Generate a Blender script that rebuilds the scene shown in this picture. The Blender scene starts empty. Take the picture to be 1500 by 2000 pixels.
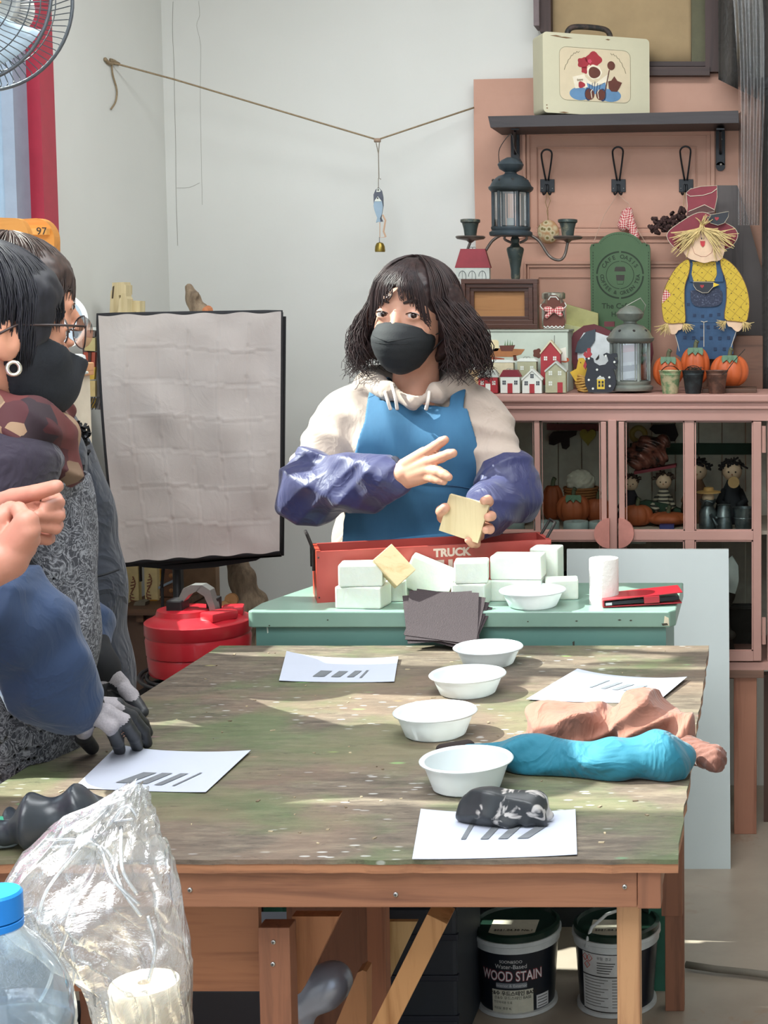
import bpy, math, random, bmesh
import numpy as np
from mathutils import Vector, Matrix, noise
random.seed(7); np.random.seed(7)
SC = bpy.context.scene
COL = SC.collection
# ---------------------------------------------------------------- camera
F, HC, PX0, HOR, PITCH = 3000.0, 1.45, 1485.0, 595.0, math.radians(4.3)
PY0 = HOR + F*math.tan(PITCH)
cam = bpy.data.cameras.new('camera'); cam_o = bpy.data.objects.new('camera', cam); COL.objects.link(cam_o)
cam_o.location = (0, 0, HC); cam_o.rotation_euler = (math.pi/2-PITCH, 0, 0)
cam.sensor_fit = 'HORIZONTAL'; cam.sensor_width = 36; cam.lens = F*36/1500
cam.shift_x = (750-PX0)/1500; cam.shift_y = (PY0-1000)/1500
cam.clip_start = .05; cam.clip_end = 200
SC.camera = cam_o
# ---------------------------------------------------------------- world, sun, exposure
SC.view_settings.view_transform = 'Standard'; SC.view_settings.look = 'None'
SC.view_settings.gamma = 1; SC.view_settings.use_curve_mapping = False
SC.view_settings.exposure = 0.45
world = bpy.data.worlds.new('world'); SC.world = world; world.use_nodes = True
_bg = world.node_tree.nodes['Background']
_bg.inputs[0].default_value = (.80, .90, 1.0, 1); _bg.inputs[1].default_value = 1.5
sun = bpy.data.lights.new('sun', 'SUN'); sun_o = bpy.data.objects.new('sun', sun); COL.objects.link(sun_o)
sun.energy = 15.0; sun.angle = math.radians(.6); sun.color = (1, .93, .82)
SUN_AZ, SUN_EL = math.radians(4), math.radians(42)
sun_d = Vector((math.cos(SUN_EL)*math.cos(SUN_AZ), -math.cos(SUN_EL)*math.sin(SUN_AZ), -math.sin(SUN_EL)))
sun_o.rotation_euler = sun_d.to_track_quat('-Z', 'Y').to_euler(); sun_o.location = (-6, 3, 5)
for nm, loc, size, en in (('fill_light', (-1.2, .9, 2.75), (2.4, 1.6), 92), ('fill_light', (-.4, 3.1, 2.78), (1.6, .5), 24)):  # added soft fill below the ceiling, no lamp fixture behind it
    l = bpy.data.lights.new(nm, 'AREA'); l.shape = 'RECTANGLE'; l.size, l.size_y = size; l.energy = en; l.color = (.93, .97, 1)
    o = bpy.data.objects.new(nm, l); COL.objects.link(o); o.location = loc
# ---------------------------------------------------------------- helpers
def ray(u, v):
    xc = (u-PX0)/F; yc = -(v-PY0)/F
    c, s = math.cos(PITCH), math.sin(PITCH)
    return Vector((xc, c+yc*s, -s+yc*c))
def P(u, v, Y):
    d = ray(u, v); t = Y/d.y
    return Vector((d.x*t, Y, HC+d.z*t))
def PZ(u, v, Z):
    d = ray(u, v); t = (Z-HC)/d.z
    return Vector((d.x*t, d.y*t, Z))
def px(n, Y): return n*Y/F
def lin(h):
    r = [(h >> 16 & 255)/255, (h >> 8 & 255)/255, (h & 255)/255]
    return tuple((c/12.92 if c <= .04045 else ((c+.055)/1.055)**2.4) for c in r)+(1,)
_m = {}
class NT:
    def __init__(s, name):
        s.m = bpy.data.materials.new(name); s.m.use_nodes = True; s.t = s.m.node_tree; s.n = s.t.nodes
        s.b = s.n['Principled BSDF']; s.out = s.n['Material Output']
    def N(s, ty, **k):
        n = s.n.new(ty)
        for a, b in k.items():
            if a.startswith('i_'):
                key = a[2:]; key = int(key) if key.isdigit() else key.replace('_', ' ')
                n.inputs[key].default_value = b
            else: setattr(n, a, b)
        return n
    def L(s, a, b): s.t.links.new(a, b)
    def coord(s, scale=(1, 1, 1), rot=(0, 0, 0), kind='Object', loc=(0, 0, 0)):
        c = s.N('ShaderNodeTexCoord'); m = s.N('ShaderNodeMapping')
        m.inputs['Scale'].default_value = scale; m.inputs['Rotation'].default_value = rot; m.inputs['Location'].default_value = loc
        s.L(c.outputs[kind], m.inputs[0]); return m.outputs[0]
    def noise(s, vec, scale=5, detail=4, rough=.55, dist=0):
        n = s.N('ShaderNodeTexNoise'); n.inputs['Scale'].default_value = scale; n.inputs['Detail'].default_value = detail
        n.inputs['Roughness'].default_value = rough; n.inputs['Distortion'].default_value = dist; s.L(vec, n.inputs['Vector']); return n.outputs['Fac']
    def ramp(s, fac, stops, interp='LINEAR'):
        r = s.N('ShaderNodeValToRGB'); r.color_ramp.interpolation = interp
        e = r.color_ramp.elements
        while len(e) < len(stops): e.new(.5)
        for el, (p, c) in zip(e, stops): el.position = p; el.color = lin(c) if isinstance(c, int) else c
        s.L(fac, r.inputs[0]); return r.outputs[0]
    def mix(s, fac, a, b, mode='MIX'):
        n = s.N('ShaderNodeMix', data_type='RGBA', blend_type=mode)
        for v, i in ((fac, 0), (a, 6), (b, 7)):
            if isinstance(v, (int, float)) and not (i and isinstance(v, int)): n.inputs[i].default_value = v
            elif isinstance(v, int): n.inputs[i].default_value = lin(v)
            else: s.L(v, n.inputs[i])
        return n.outputs[2]
    def bump(s, h, st=.3, dist=.01):
        b = s.N('ShaderNodeBump'); b.inputs['Strength'].default_value = st; b.inputs['Distance'].default_value = dist
        s.L(h, b.inputs['Height']); s.L(b.outputs[0], s.b.inputs['Normal'])
    def base(s, c): s.L(c, s.b.inputs['Base Color'])
    def set(s, **k):
        for a, v in k.items(): s.b.inputs[a.replace('_', ' ')].default_value = v
def mat(col, rough=.6, metal=0.0, var=.12, scale=30, bump=.0, col2=None, edge=.5, sub=0.0, stretch=(1, 1, 1), trans=0.0, coat=0.0):
    key = ('m', col, rough, metal, var, scale, bump, col2, edge, sub, stretch, trans, coat)
    if key in _m: return _m[key]
    t = NT('mat_%06x' % col); v = t.coord(stretch)
    n = t.noise(v, scale, 5, .6)
    if col2 is None:
        c = lin(col); a = tuple(x*(1-var) for x in c[:3])+(1,); b = tuple(min(1, x*(1+var)) for x in c[:3])+(1,)
        t.base(t.ramp(n, [(.3, a), (.7, b)]))
    else: t.base(t.ramp(n, [(max(0, edge-.08), col), (min(1, edge+.08), col2)]))
    t.set(Roughness=rough, Metallic=metal)
    if sub: t.b.inputs['Subsurface Weight'].default_value = sub; t.b.inputs['Subsurface Radius'].default_value = (.01, .004, .002)
    if trans: t.b.inputs['Transmission Weight'].default_value = trans
    if coat: t.b.inputs['Coat Weight'].default_value = coat
    if bump: t.bump(n, bump, .004)
    _m[key] = t.m; return t.m
def wood(c1, c2, axis='X', sc=1.0, rough=.6, knots=False, bump=.25):
    key = ('w', c1, c2, axis, sc, rough)
    if key in _m: return _m[key]
    t = NT('wood_%06x' % c1)
    st = {'X': (1.2, 22, 22), 'Y': (22, 1.2, 22), 'Z': (22, 22, 1.2)}[axis]
    v = t.coord(tuple(a*sc for a in st)); n = t.noise(v, 2.2, 6, .6, .6)
    v2 = t.coord((3, 3, 3)); n2 = t.noise(v2, 2, 3)
    c = t.ramp(n, [(.28, c2), (.5, c1), (.72, c1)])
    c = t.mix(n2, c, t.mix(.25, c, c2), 'MIX')
    t.base(c); t.set(Roughness=rough); t.bump(n, bump, .003)
    _m[key] = t.m; return t.m
def cloth(col, rough=.85, weave=900, bump=.15, var=.1, big=6, wr=.006):
    key = ('c', col, rough, weave, bump, var, wr)
    if key in _m: return _m[key]
    t = NT('cloth_%06x' % col); v = t.coord(); n = t.noise(v, big, 4); n2 = t.noise(v, weave*.4, 2)
    c = lin(col); a = tuple(x*(1-var) for x in c[:3])+(1,); b = tuple(min(1, x*(1+var)) for x in c[:3])+(1,)
    t.base(t.ramp(n, [(.3, a), (.7, b)])); t.set(Roughness=rough)
    t.b.inputs['Sheen Weight'].default_value = .15
    w = t.noise(t.coord((1, 1, .8)), 14, 3, .5, .8); rm = t.ramp(w, [(.36, 0x000000), (.5, 0xffffff), (.64, 0x000000)]); w2 = t.noise(t.coord(), 45, 2)
    b1 = t.N('ShaderNodeBump'); b1.inputs['Strength'].default_value = .5; b1.inputs['Distance'].default_value = wr; t.L(rm, b1.inputs['Height'])
    b2 = t.N('ShaderNodeBump'); b2.inputs['Strength'].default_value = bump; b2.inputs['Distance'].default_value = .002; t.L(n2, b2.inputs['Height']); t.L(b1.outputs[0], b2.inputs['Normal']); t.L(b2.outputs[0], t.b.inputs['Normal'])
    _m[key] = t.m; return t.m
def glass(tint=(.93, .97, .96), refl=.12, fac=None):
    key = ('g', tint, refl)
    if key in _m: return _m[key]
    t = NT('clear_glass'); t.n.remove(t.b)
    tr = t.N('ShaderNodeBsdfTransparent'); tr.inputs[0].default_value = tint+(1,)
    gl = t.N('ShaderNodeBsdfGlossy'); gl.inputs['Roughness'].default_value = .04; gl.inputs['Color'].default_value = (1, 1, 1, 1)
    lw = t.N('ShaderNodeLayerWeight'); lw.inputs[0].default_value = .25
    ma = t.N('ShaderNodeMath', operation='MULTIPLY_ADD'); ma.inputs[1].default_value = .6; ma.inputs[2].default_value = refl; ma.use_clamp = True
    mx = t.N('ShaderNodeMixShader'); t.L(lw.outputs['Fresnel'], ma.inputs[0]); t.L(ma.outputs[0], mx.inputs[0]); t.L(tr.outputs[0], mx.inputs[1]); t.L(gl.outputs[0], mx.inputs[2])
    t.L(mx.outputs[0], t.out.inputs[0]); _m[key] = t.m; return t.m
def tag(o, label=None, cat=None, group=None, kind=None):
    if label: o['label'] = label
    if cat: o['category'] = cat
    if group: o['group'] = group
    if kind: o['kind'] = kind
    return o
def thing(name, loc, label, cat, group=None):
    o = bpy.data.objects.new(name, None); COL.objects.link(o); o.location = Vector(loc); o.empty_display_size = .05
    return tag(o, label, cat, group)
def root_loc(o):
    while o.parent: o = o.parent
    return o.location.copy() if o.type == 'EMPTY' or '_o' not in o else Vector(o['_o'])
def mk(name, V, Fc, material, parent=None, smooth=False, fmat=None):
    V = np.asarray(V, dtype=float).reshape(-1, 3)
    if parent is not None: O = np.array(root_loc(parent))
    else:
        O = np.array([(V[:, 0].min()+V[:, 0].max())/2, (V[:, 1].min()+V[:, 1].max())/2, V[:, 2].min()])
    me = bpy.data.meshes.new(name); me.from_pydata((V-O).tolist(), [], Fc if isinstance(Fc, list) else Fc.tolist())
    for m in (material if isinstance(material, (list, tuple)) else [material]): me.materials.append(m)
    if fmat is not None: me.polygons.foreach_set('material_index', fmat)
    if smooth: me.polygons.foreach_set('use_smooth', [True]*len(me.polygons))
    me.update()
    o = bpy.data.objects.new(name, me); COL.objects.link(o)
    if parent is not None: o.parent = parent
    else: o.location = Vector(O); o['_o'] = list(map(float, O))
    if smooth == 'auto':
        try: me.shade_auto_smooth
        except Exception: pass
    return o
class MB:
    def __init__(s, T=None): s.v = []; s.f = []; s.T = T
    def add(s, vs, fs):
        b = len(s.v)
        for p in vs:
            p = Vector(p)
            if s.T is not None: p = s.T @ p
            s.v.append(tuple(p))
        s.f += [[i+b for i in f] for f in fs]; return s
    def box(s, lo, hi, bev=0.0):
        x0, y0, z0 = lo; x1, y1, z1 = hi
        if x0 > x1: x0, x1 = x1, x0
        if y0 > y1: y0, y1 = y1, y0
        if z0 > z1: z0, z1 = z1, z0
        if not bev:
            return s.add([(x0, y0, z0), (x1, y0, z0), (x1, y1, z0), (x0, y1, z0), (x0, y0, z1), (x1, y0, z1), (x1, y1, z1), (x0, y1, z1)],
                [(0, 3, 2, 1), (4, 5, 6, 7), (0, 1, 5, 4), (1, 2, 6, 5), (2, 3, 7, 6), (3, 0, 4, 7)])
        b = min(bev, (x1-x0)*.45, (y1-y0)*.45, (z1-z0)*.45)
        bm = bmesh.new(); bmesh.ops.create_cube(bm, size=1)
        for v in bm.verts: v.co = Vector(((x0+x1)/2+v.co.x*(x1-x0), (y0+y1)/2+v.co.y*(y1-y0), (z0+z1)/2+v.co.z*(z1-z0)))
        bmesh.ops.bevel(bm, geom=bm.edges[:], offset=b, segments=2, affect='EDGES', profile=.6)
        bm.verts.index_update(); r = s.add([v.co for v in bm.verts], [[v.index for v in f.verts] for f in bm.faces]); bm.free(); return r
    def beam(s, a, b, w, h, up=(0, 0, 1), bev=0.0):
        a, b = Vector(a), Vector(b); d = (b-a); L = d.length; d.normalize(); up = Vector(up)
        x = d.cross(up)
        if x.length < 1e-4: x = d.cross(Vector((0, 1, 0)))
        x.normalize(); z = x.cross(d)
        R = Matrix((x, d, z)).transposed().to_4x4(); R.translation = a
        T = s.T; s.T = R if T is None else T @ R; s.box((-w/2, 0, -h/2), (w/2, L, h/2), bev); s.T = T; return s
    def prism(s, poly, y0, y1, to3=None):
        """poly: list of (x,z); extruded in y"""
        n = len(poly); f = to3 or (lambda p, y: (p[0], y, p[1]))
        A = sum(poly[i][0]*poly[(i+1) % n][1]-poly[(i+1) % n][0]*poly[i][1] for i in range(n))
        if A < 0: poly = poly[::-1]
        vs = [f(p, y0) for p in poly]+[f(p, y1) for p in poly]
        fs = [list(range(n)), list(range(2*n-1, n-1, -1))]+[[i, i+n, (i+1) % n+n, (i+1) % n] for i in range(n)]
        return s.add(vs, fs)
    def tube(s, pts, r, n=8, closed=False, cap=True):
        pts = [Vector(p) for p in pts]; m = len(pts); R = r if isinstance(r, (list, tuple)) else [r]*m
        vs = []; prev = None
        for i, p in enumerate(pts):
            if closed: d = pts[(i+1) % m]-pts[i-1]
            else: d = pts[min(i+1, m-1)]-pts[max(i-1, 0)]
            if d.length < 1e-9: d = Vector((0, 0, 1))
            d.normalize()
            if prev is None: x = d.orthogonal().normalized()
            else:
                x = prev-d*prev.dot(d)
                x = x.normalized() if x.length > 1e-6 else d.orthogonal().normalized()
            prev = x; y = d.cross(x)
            for k in range(n):
                a = 2*math.pi*k/n; vs.append(p+(x*math.cos(a)+y*math.sin(a))*R[i])
        fs = []
        for i in range(m if closed else m-1):
            j = (i+1) % m
            for k in range(n): fs.append([i*n+k, i*n+(k+1) % n, j*n+(k+1) % n, j*n+k])
        if cap and not closed: fs += [list(range(n))[::-1], list(range((m-1)*n, m*n))]
        return s.add(vs, fs)
    def lathe(s, prof, c=(0, 0, 0), n=28, ax=None, arc=None):
        """prof: (r,z) list bottom->top or any"""
        c = Vector(c); vs = []; m = len(prof)
        for r, z in prof:
            for k in range(n):
                a = 2*math.pi*k/n; p = Vector((r*math.cos(a), r*math.sin(a), z))
                if ax is not None: p = ax @ p
                vs.append(c+p)
        fs = []
        for i in range(m-1):
            for k in range(n): fs.append([i*n+k, i*n+(k+1) % n, (i+1)*n+(k+1) % n, (i+1)*n+k])
        if prof[0][0] > 1e-6: fs.append(list(range(n))[::-1])
        if prof[-1][0] > 1e-6: fs.append(list(range((m-1)*n, m*n)))
        return s.add(vs, fs)
    def ball(s, c, r, n=14, m=9, R=None):
        r = (r, r, r) if isinstance(r, (int, float)) else r; c = Vector(c); vs = []; fs = []
        for i in range(m+1):
            t = math.pi*i/m
            for k in range(n):
                a = 2*math.pi*k/n; p = Vector((r[0]*math.sin(t)*math.cos(a), r[1]*math.sin(t)*math.sin(a), -r[2]*math.cos(t)))
                if R is not None: p = R @ p
                vs.append(c+p)
        for i in range(m):
            for k in range(n): fs.append([i*n+k, i*n+(k+1) % n, (i+1)*n+(k+1) % n, (i+1)*n+k])
        return s.add(vs, fs)
    def grid(s, fn, nu, nv, thick=0.0):
        vs = [fn(i/nu, j/nv) for j in range(nv+1) for i in range(nu+1)]
        fs = [[j*(nu+1)+i, j*(nu+1)+i+1, (j+1)*(nu+1)+i+1, (j+1)*(nu+1)+i] for j in range(nv) for i in range(nu)]
        if thick:
            tv = Vector(thick) if not isinstance(thick, float) else Vector((0, 0, -thick)); N = len(vs)
            vs = vs+[Vector(p)+tv for p in vs]; fs = fs+[[a+N for a in f[::-1]] for f in fs]
            W = nu+1
            ring = [i for i in range(nu+1)]+[j*W+nu for j in range(1, nv+1)]+[nv*W+i for i in range(nu-1, -1, -1)]+[j*W for j in range(nv-1, 0, -1)]
            m = len(ring); fs += [[ring[(i+1) % m], ring[i], ring[i]+N, ring[(i+1) % m]+N] for i in range(m)]
        return s.add(vs, fs)
    # pixel helpers
    def cut(s, poly, Y, th):
        return s.prism([(P(u, v, Y).x, P(u, v, Y).z) for u, v in poly], Y, Y+th)
    def pbox(s, u0, v0, u1, v1, Y, d, bev=0.0):
        a = P(u0, v0, Y); b = P(u1, v1, Y); return s.box((a.x, Y, b.z), (b.x, Y+d, a.z), bev)
    def plathe(s, u, Y, prof, n=28, yo=0):
        c = P(u, prof[0][1], Y); return s.lathe([(px(r, Y), P(u, v, Y).z) for r, v in prof], (c.x, Y, 0), n)
    def ptube(s, pts, r, n=8, Y=None, closed=False):
        q = [P(a[0], a[1], a[2] if len(a) > 2 else Y) for a in pts]
        return s.tube(q, r, n, closed)
    def make(s, name, m, parent=None, smooth=False, label=None, kind=None, cat=None, group=None):
        o = mk(name, s.v, s.f, m, parent, smooth); tag(o, label, cat, group, kind)
        if smooth == 'auto':
            me = o.data
            me.polygons.foreach_set('use_smooth', [True]*len(me.polygons))
            try:
                bm = bmesh.new(); bm.from_mesh(me)
                for e in bm.edges:
                    if len(e.link_faces) == 2 and e.calc_face_angle(0) > .7: e.smooth = False
                bm.to_mesh(me); bm.free()
            except Exception: pass
        return o
def circ(u, v, r, n=24, a0=0, a1=2*math.pi, ry=None):
    ry = ry or r; full = abs(a1-a0-2*math.pi) < 1e-6
    return [(u+r*math.cos(a0+(a1-a0)*i/(n if full else n-1)), v+ry*math.sin(a0+(a1-a0)*i/(n if full else n-1))) for i in range(n)]
def rrect(u0, v0, u1, v1, r, n=5):
    o = []
    for cx, cy, a in ((u1-r, v0+r, -math.pi/2), (u1-r, v1-r, 0), (u0+r, v1-r, math.pi/2), (u0+r, v0+r, math.pi)):
        o += [(cx+r*math.cos(a+i*math.pi/2/n), cy+r*math.sin(a+i*math.pi/2/n)) for i in range(n+1)]
    return o
def spline(pts, n=8):
    pts = [Vector(p) for p in pts]; out = []
    for i in range(len(pts)-1):
        a = pts[max(i-1, 0)]; b = pts[i]; c = pts[i+1]; d = pts[min(i+2, len(pts)-1)]
        for k in range(n):
            t = k/n; out.append(.5*((2*b)+(c-a)*t+(2*a-5*b+4*c-d)*t*t+(3*b-a-3*c+d)*t**3))
    return out+[pts[-1]]
def text(s, size, M4, m, parent, name='lettering', ext=.0003, bold=0.0, align='CENTER', label=None, spacing=1.0, warp=None, sx=1.0):
    cu = bpy.data.curves.new(name, 'FONT'); cu.body = s; cu.size = size; cu.extrude = ext; cu.align_x = align; cu.align_y = 'CENTER'
    cu.offset = bold; cu.resolution_u = 3; cu.space_character = spacing
    t = bpy.data.objects.new(name, cu); COL.objects.link(t)
    dg = bpy.context.evaluated_depsgraph_get(); me = bpy.data.meshes.new_from_object(t.evaluated_get(dg))
    V = []
    for v in me.vertices:
        p = Vector((v.co.x*sx, v.co.y, v.co.z))
        if warp: p = warp(p)
        V.append(tuple(M4 @ p))
    Fc = [list(p.vertices) for p in me.polygons]
    bpy.data.objects.remove(t); bpy.data.curves.remove(cu); bpy.data.meshes.remove(me)
    if not V: return None
    return tag(mk(name, V, Fc, m, parent), label)
def face_cam(u, v, Y, rot=0.0):
    """text frame facing -Y at pixel u,v"""
    return Matrix.Translation(P(u, v, Y)) @ Matrix.Rotation(math.pi/2, 4, 'X') @ Matrix.Rotation(rot, 4, 'Z')
# ---------------------------------------------------------------- implicit surfaces
def A3(p): return np.array([p[0], p[1], p[2]], dtype=np.float32)
def cap(a, b, ra, rb=None):
    rb = ra if rb is None else rb; a, b = A3(a), A3(b); m = max(ra, rb)
    lo = np.minimum(a, b)-m; hi = np.maximum(a, b)+m
    def f(X, Y, Z):
        d = b-a; L = float(d @ d)+1e-12
        t = np.clip(((X-a[0])*d[0]+(Y-a[1])*d[1]+(Z-a[2])*d[2])/L, 0, 1)
        return np.sqrt((X-a[0]-t*d[0])**2+(Y-a[1]-t*d[1])**2+(Z-a[2]-t*d[2])**2)-(ra+(rb-ra)*t)
    return f, lo, hi, 1
def ell(c, r, R=None, sign=1):
    c = A3(c); r = np.array(r, dtype=np.float32); m = r if R is None else np.full(3, r.max())
    Rm = None if R is None else np.array(R.to_3x3().transposed())
    def f(X, Y, Z):
        x, y, z = X-c[0], Y-c[1], Z-c[2]
        if Rm is not None: x, y, z = (Rm[i][0]*x+Rm[i][1]*y+Rm[i][2]*z for i in range(3))
        k0 = np.sqrt((x/r[0])**2+(y/r[1])**2+(z/r[2])**2); k1 = np.sqrt((x/r[0]**2)**2+(y/r[1]**2)**2+(z/r[2]**2)**2)+1e-9
        return k0*(k0-1)/k1
    return f, c-m, c+m, sign
def chain(pts, rs): return [cap(pts[i], pts[i+1], rs[i], rs[i+1]) for i in range(len(pts)-1)]
def surfnet(D, org, h):
    S = D < 0; sh = tuple(n-1 for n in D.shape); cnt = np.zeros(sh, np.int8)
    cs = [(i, j, k) for i in (0, 1) for j in (0, 1) for k in (0, 1)]
    sl = lambda c, A: A[c[0]:c[0]+sh[0], c[1]:c[1]+sh[1], c[2]:c[2]+sh[2]]
    for c in cs: cnt += sl(c, S)
    mask = (cnt > 0) & (cnt < 8); ids = np.argwhere(mask)
    idx = -np.ones(sh, np.int64); idx[mask] = np.arange(len(ids))
    pos = np.zeros((len(ids), 3)); n = np.zeros(len(ids))
    vals = {c: sl(c, D)[mask] for c in cs}
    for a in cs:
        for ax in range(3):
            if a[ax]: continue
            b = list(a); b[ax] = 1; b = tuple(b); va, vb = vals[a], vals[b]; cr = (va < 0) != (vb < 0)
            t = np.where(cr, va/(np.where(cr, va-vb, 1)), 0)
            p = np.tile(np.array(a, float), (len(ids), 1)); p[:, ax] += t
            pos += p*cr[:, None]; n += cr
    V = org+h*(ids+pos/np.maximum(n, 1)[:, None]); Fs = []
    for ax in range(3):
        o1, o2 = [(1, 2), (2, 0), (0, 1)][ax]
        A = np.moveaxis(S, ax, 0); e = np.argwhere(np.take(S, range(D.shape[ax]-1), ax) != np.take(S, range(1, D.shape[ax]), ax))
        ok = (e[:, o1] > 0) & (e[:, o2] > 0) & (e[:, o1] < sh[o1]) & (e[:, o2] < sh[o2]); e = e[ok]
        q = []
        for d1, d2 in ((1, 1), (0, 1), (0, 0), (1, 0)):
            c = e.copy(); c[:, o1] -= d1; c[:, o2] -= d2; q.append(idx[c[:, 0], c[:, 1], c[:, 2]])
        Q = np.stack(q, 1); flip = ~S[e[:, 0], e[:, 1], e[:, 2]]; Q[flip] = Q[flip][:, ::-1]; Fs.append(Q)
    return V, np.concatenate(Fs)
def field(prims, k, h, pad=.02):
    lo = np.min([p[1] for p in prims if p[3] > 0], 0)-pad; hi = np.max([p[2] for p in prims if p[3] > 0], 0)+pad
    n = np.ceil((hi-lo)/h).astype(int)+1; D = np.full(tuple(n), .5, np.float32)
    ax = [(lo[i]+h*np.arange(n[i])).astype(np.float32) for i in range(3)]
    for f, a, b, sg in prims:
        m = 2*k+3*h; i0 = np.maximum(0, ((a-m-lo)/h).astype(int)); i1 = np.minimum(n, ((b+m-lo)/h).astype(int)+2)
        if (i1 <= i0).any(): continue
        s = tuple(slice(i0[i], i1[i]) for i in range(3))
        d = f(ax[0][s[0]][:, None, None], ax[1][s[1]][None, :, None], ax[2][s[2]][None, None, :])
        c = D[s]
        if sg > 0: hh = np.maximum(k-np.abs(c-d), 0)/k; D[s] = np.minimum(c, d)-hh*hh*k*.25
        else: d = -d; hh = np.maximum(k-np.abs(c-d), 0)/k; D[s] = np.maximum(c, d)+hh*hh*k*.25
    return D, lo, ax
def grids(ax): return np.meshgrid(*ax, indexing='ij', sparse=True)
def blob(name, prims, k, h, m, parent=None, mod=None, xf=None, label=None, fm=None, pad=.02):
    D, lo, ax = field(prims, k, h, pad)
    if mod is not None: D = mod(D, *grids(ax))
    V, Q = surfnet(D, lo, h)
    if xf is not None: V = V @ np.array(xf.to_3x3()).T+np.array(xf.translation)
    fmat = None
    if fm is not None: fmat = fm(V[Q].mean(1)).astype(int).tolist()
    return tag(mk(name, V, Q, m, parent, True, fmat), label)
def wob(X, Y, Z, fr, seed=0, ridge=False):
    a = seed*1.7
    w = np.sin(fr*(X*1.0+.6*Y)+a+1.8*np.sin(fr*.6*Z+a*2))*.5+np.sin(fr*(1.3*Z-.8*X)+a*3+1.5*np.sin(fr*.7*Y+a))*.5
    return 1-2*np.abs(w) if ridge else w
def foldf(X, Y, Z, d, fr, seed=0):
    """sharp-ish folds crossing direction d"""
    t = X*d[0]+Y*d[1]+Z*d[2]
    return 1-2*np.sqrt(np.sin(fr*t+1.6*np.sin(fr*.35*(X-Z)+seed)+1.1*np.sin(fr*.5*(Y+Z)+seed*2.3))**2+.02)
# ================================================================ SETTING
XL, YB = -1.745, 4.55
def m_wall():
    t = NT('plaster'); v = t.coord(); n = t.noise(v, 1.3, 4); n2 = t.noise(v, 40, 5); n3 = t.noise(v, 9, 5, .7)
    c = t.ramp(n, [(.3, 0xd3d3cd), (.75, 0xdfdfda)])
    c = t.mix(t.ramp(n3, [(.66, 0x000000), (.74, 0x333333)]), c, 0xb9b4a8)
    t.base(c); t.set(Roughness=.85); t.bump(n2, .12, .003); return t.m
WALL = m_wall()
def m_floor():
    t = NT('concrete'); v = t.coord(); n = t.noise(v, 1.1, 5, .6); n2 = t.noise(v, 14, 6, .7); n3 = t.noise(v, 3.1, 5, .7, .5)
    c = t.ramp(n, [(.3, 0x8b7e70), (.7, 0xb3a797)]); c = t.mix(t.ramp(n2, [(.5, 0x000000), (.8, 0x666666)]), c, 0x5d5249)
    c = t.mix(t.ramp(n3, [(.6, 0x000000), (.66, 0x999999)]), c, 0x8a5f38)
    c = t.mix(t.ramp(n3, [(.28, 0x888888), (.34, 0x000000)]), c, 0xb9b4a4)
    t.base(c); t.set(Roughness=.35); t.bump(n2, .08, .002); return t.m
def struct(o): return tag(o, kind='structure')
struct(MB().box((XL-.12, -2.6, -.05), (2.6, YB+.1, 0)).make('floor', m_floor()))
struct(MB().box((XL-.12, YB, 0), (2.6, YB+.1, 2.9)).make('wall_back', WALL))
struct(MB().box((XL-.16, -2.6, 2.9), (2.6, YB+.1, 3.0)).make('ceiling', WALL))
struct(MB().box((2.5, -2.6, 0), (2.6, YB, 2.9)).make('wall_right', WALL))
WY0, WY1, WZ0, WZ1 = 2.05, 3.82, 1.02, 2.55
W2a, W2b = .60, 1.80
w = MB(); w.box((XL-.12, WY1, 0), (XL, YB, 2.9)); w.box((XL-.12, -2.6, 0), (XL, W2a, 2.9)); w.box((XL-.12, W2b, 0), (XL, WY0, 2.9)); w.box((XL-.12, W2a, 0), (XL, W2b, WZ0)); w.box((XL-.12, WY0, 0), (XL, WY1, WZ0)); w.box((XL-.12, WY0, WZ1), (XL, WY1, 2.9)); w.box((XL-.12, W2a, WZ1), (XL, W2b, 2.9))
wl = struct(w.make('wall_left', WALL))
crack = mat(0x8d8a80, .9)
c = MB()
def crk(pts, X=None, Y=None, r=.0009):
    q = []
    for u, v in pts:
        if X is not None:
            d = ray(u, v); t = (X-0)/d.x; q.append(Vector((X, d.y*t, HC+d.z*t)))
        else: q.append(P(u, v, Y))
    c.tube(spline(q, 3), r, 4)
crk([(338, 3), (337, 60), (340, 130), (341, 200), (343, 280), (344, 380), (347, 480)], Y=YB-.0005, r=.0006)
crk([(388, 2), (390, 30), (384, 50), (392, 90), (391, 180), (393, 300), (395, 400)], Y=YB-.0003, r=.0004)
crk([(345, 367), (370, 366), (390, 357)], Y=YB-.0003, r=.0006)
c.make('crack', crack, wl)
# window
red = mat(0xa8283e, .45, var=.06); grayf = mat(0x8d97a8, .4, var=.05)
win = struct(thing('window_1', (XL-.06, (WY0+WY1)/2, WZ0), None, None))
f = MB()
for y0, y1 in ((WY1-.075, WY1), (WY0, WY0+.075)): f.box((XL-.10, y0, WZ0), (XL+.012, y1, WZ1))
f.box((XL-.10, WY0, WZ0), (XL+.012, WY1, WZ0+.06)); f.box((XL-.10, WY0, WZ1-.06), (XL+.012, WY1, WZ1)); f.make('window_frame', red, win)
f = MB(); ya, yb = WY0+.075, WY1-.075
ms = [ya, 2.95, yb-.07]
for y in ms: f.box((XL-.08, y, WZ0+.06), (XL-.02, y+.07, WZ1-.06))
f.box((XL-.08, ya, WZ0+.06), (XL-.02, yb, WZ0+.12)); f.box((XL-.08, ya, WZ1-.12), (XL-.02, yb, WZ1-.06)); f.make('sash', grayf, win)
for i in range(2):
    g = MB().box((XL-.053, ms[i]+.07, WZ0+.12), (XL-.048, ms[i+1], WZ1-.12)).make('pane', glass((.9, .96, .98), .06), win)
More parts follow.
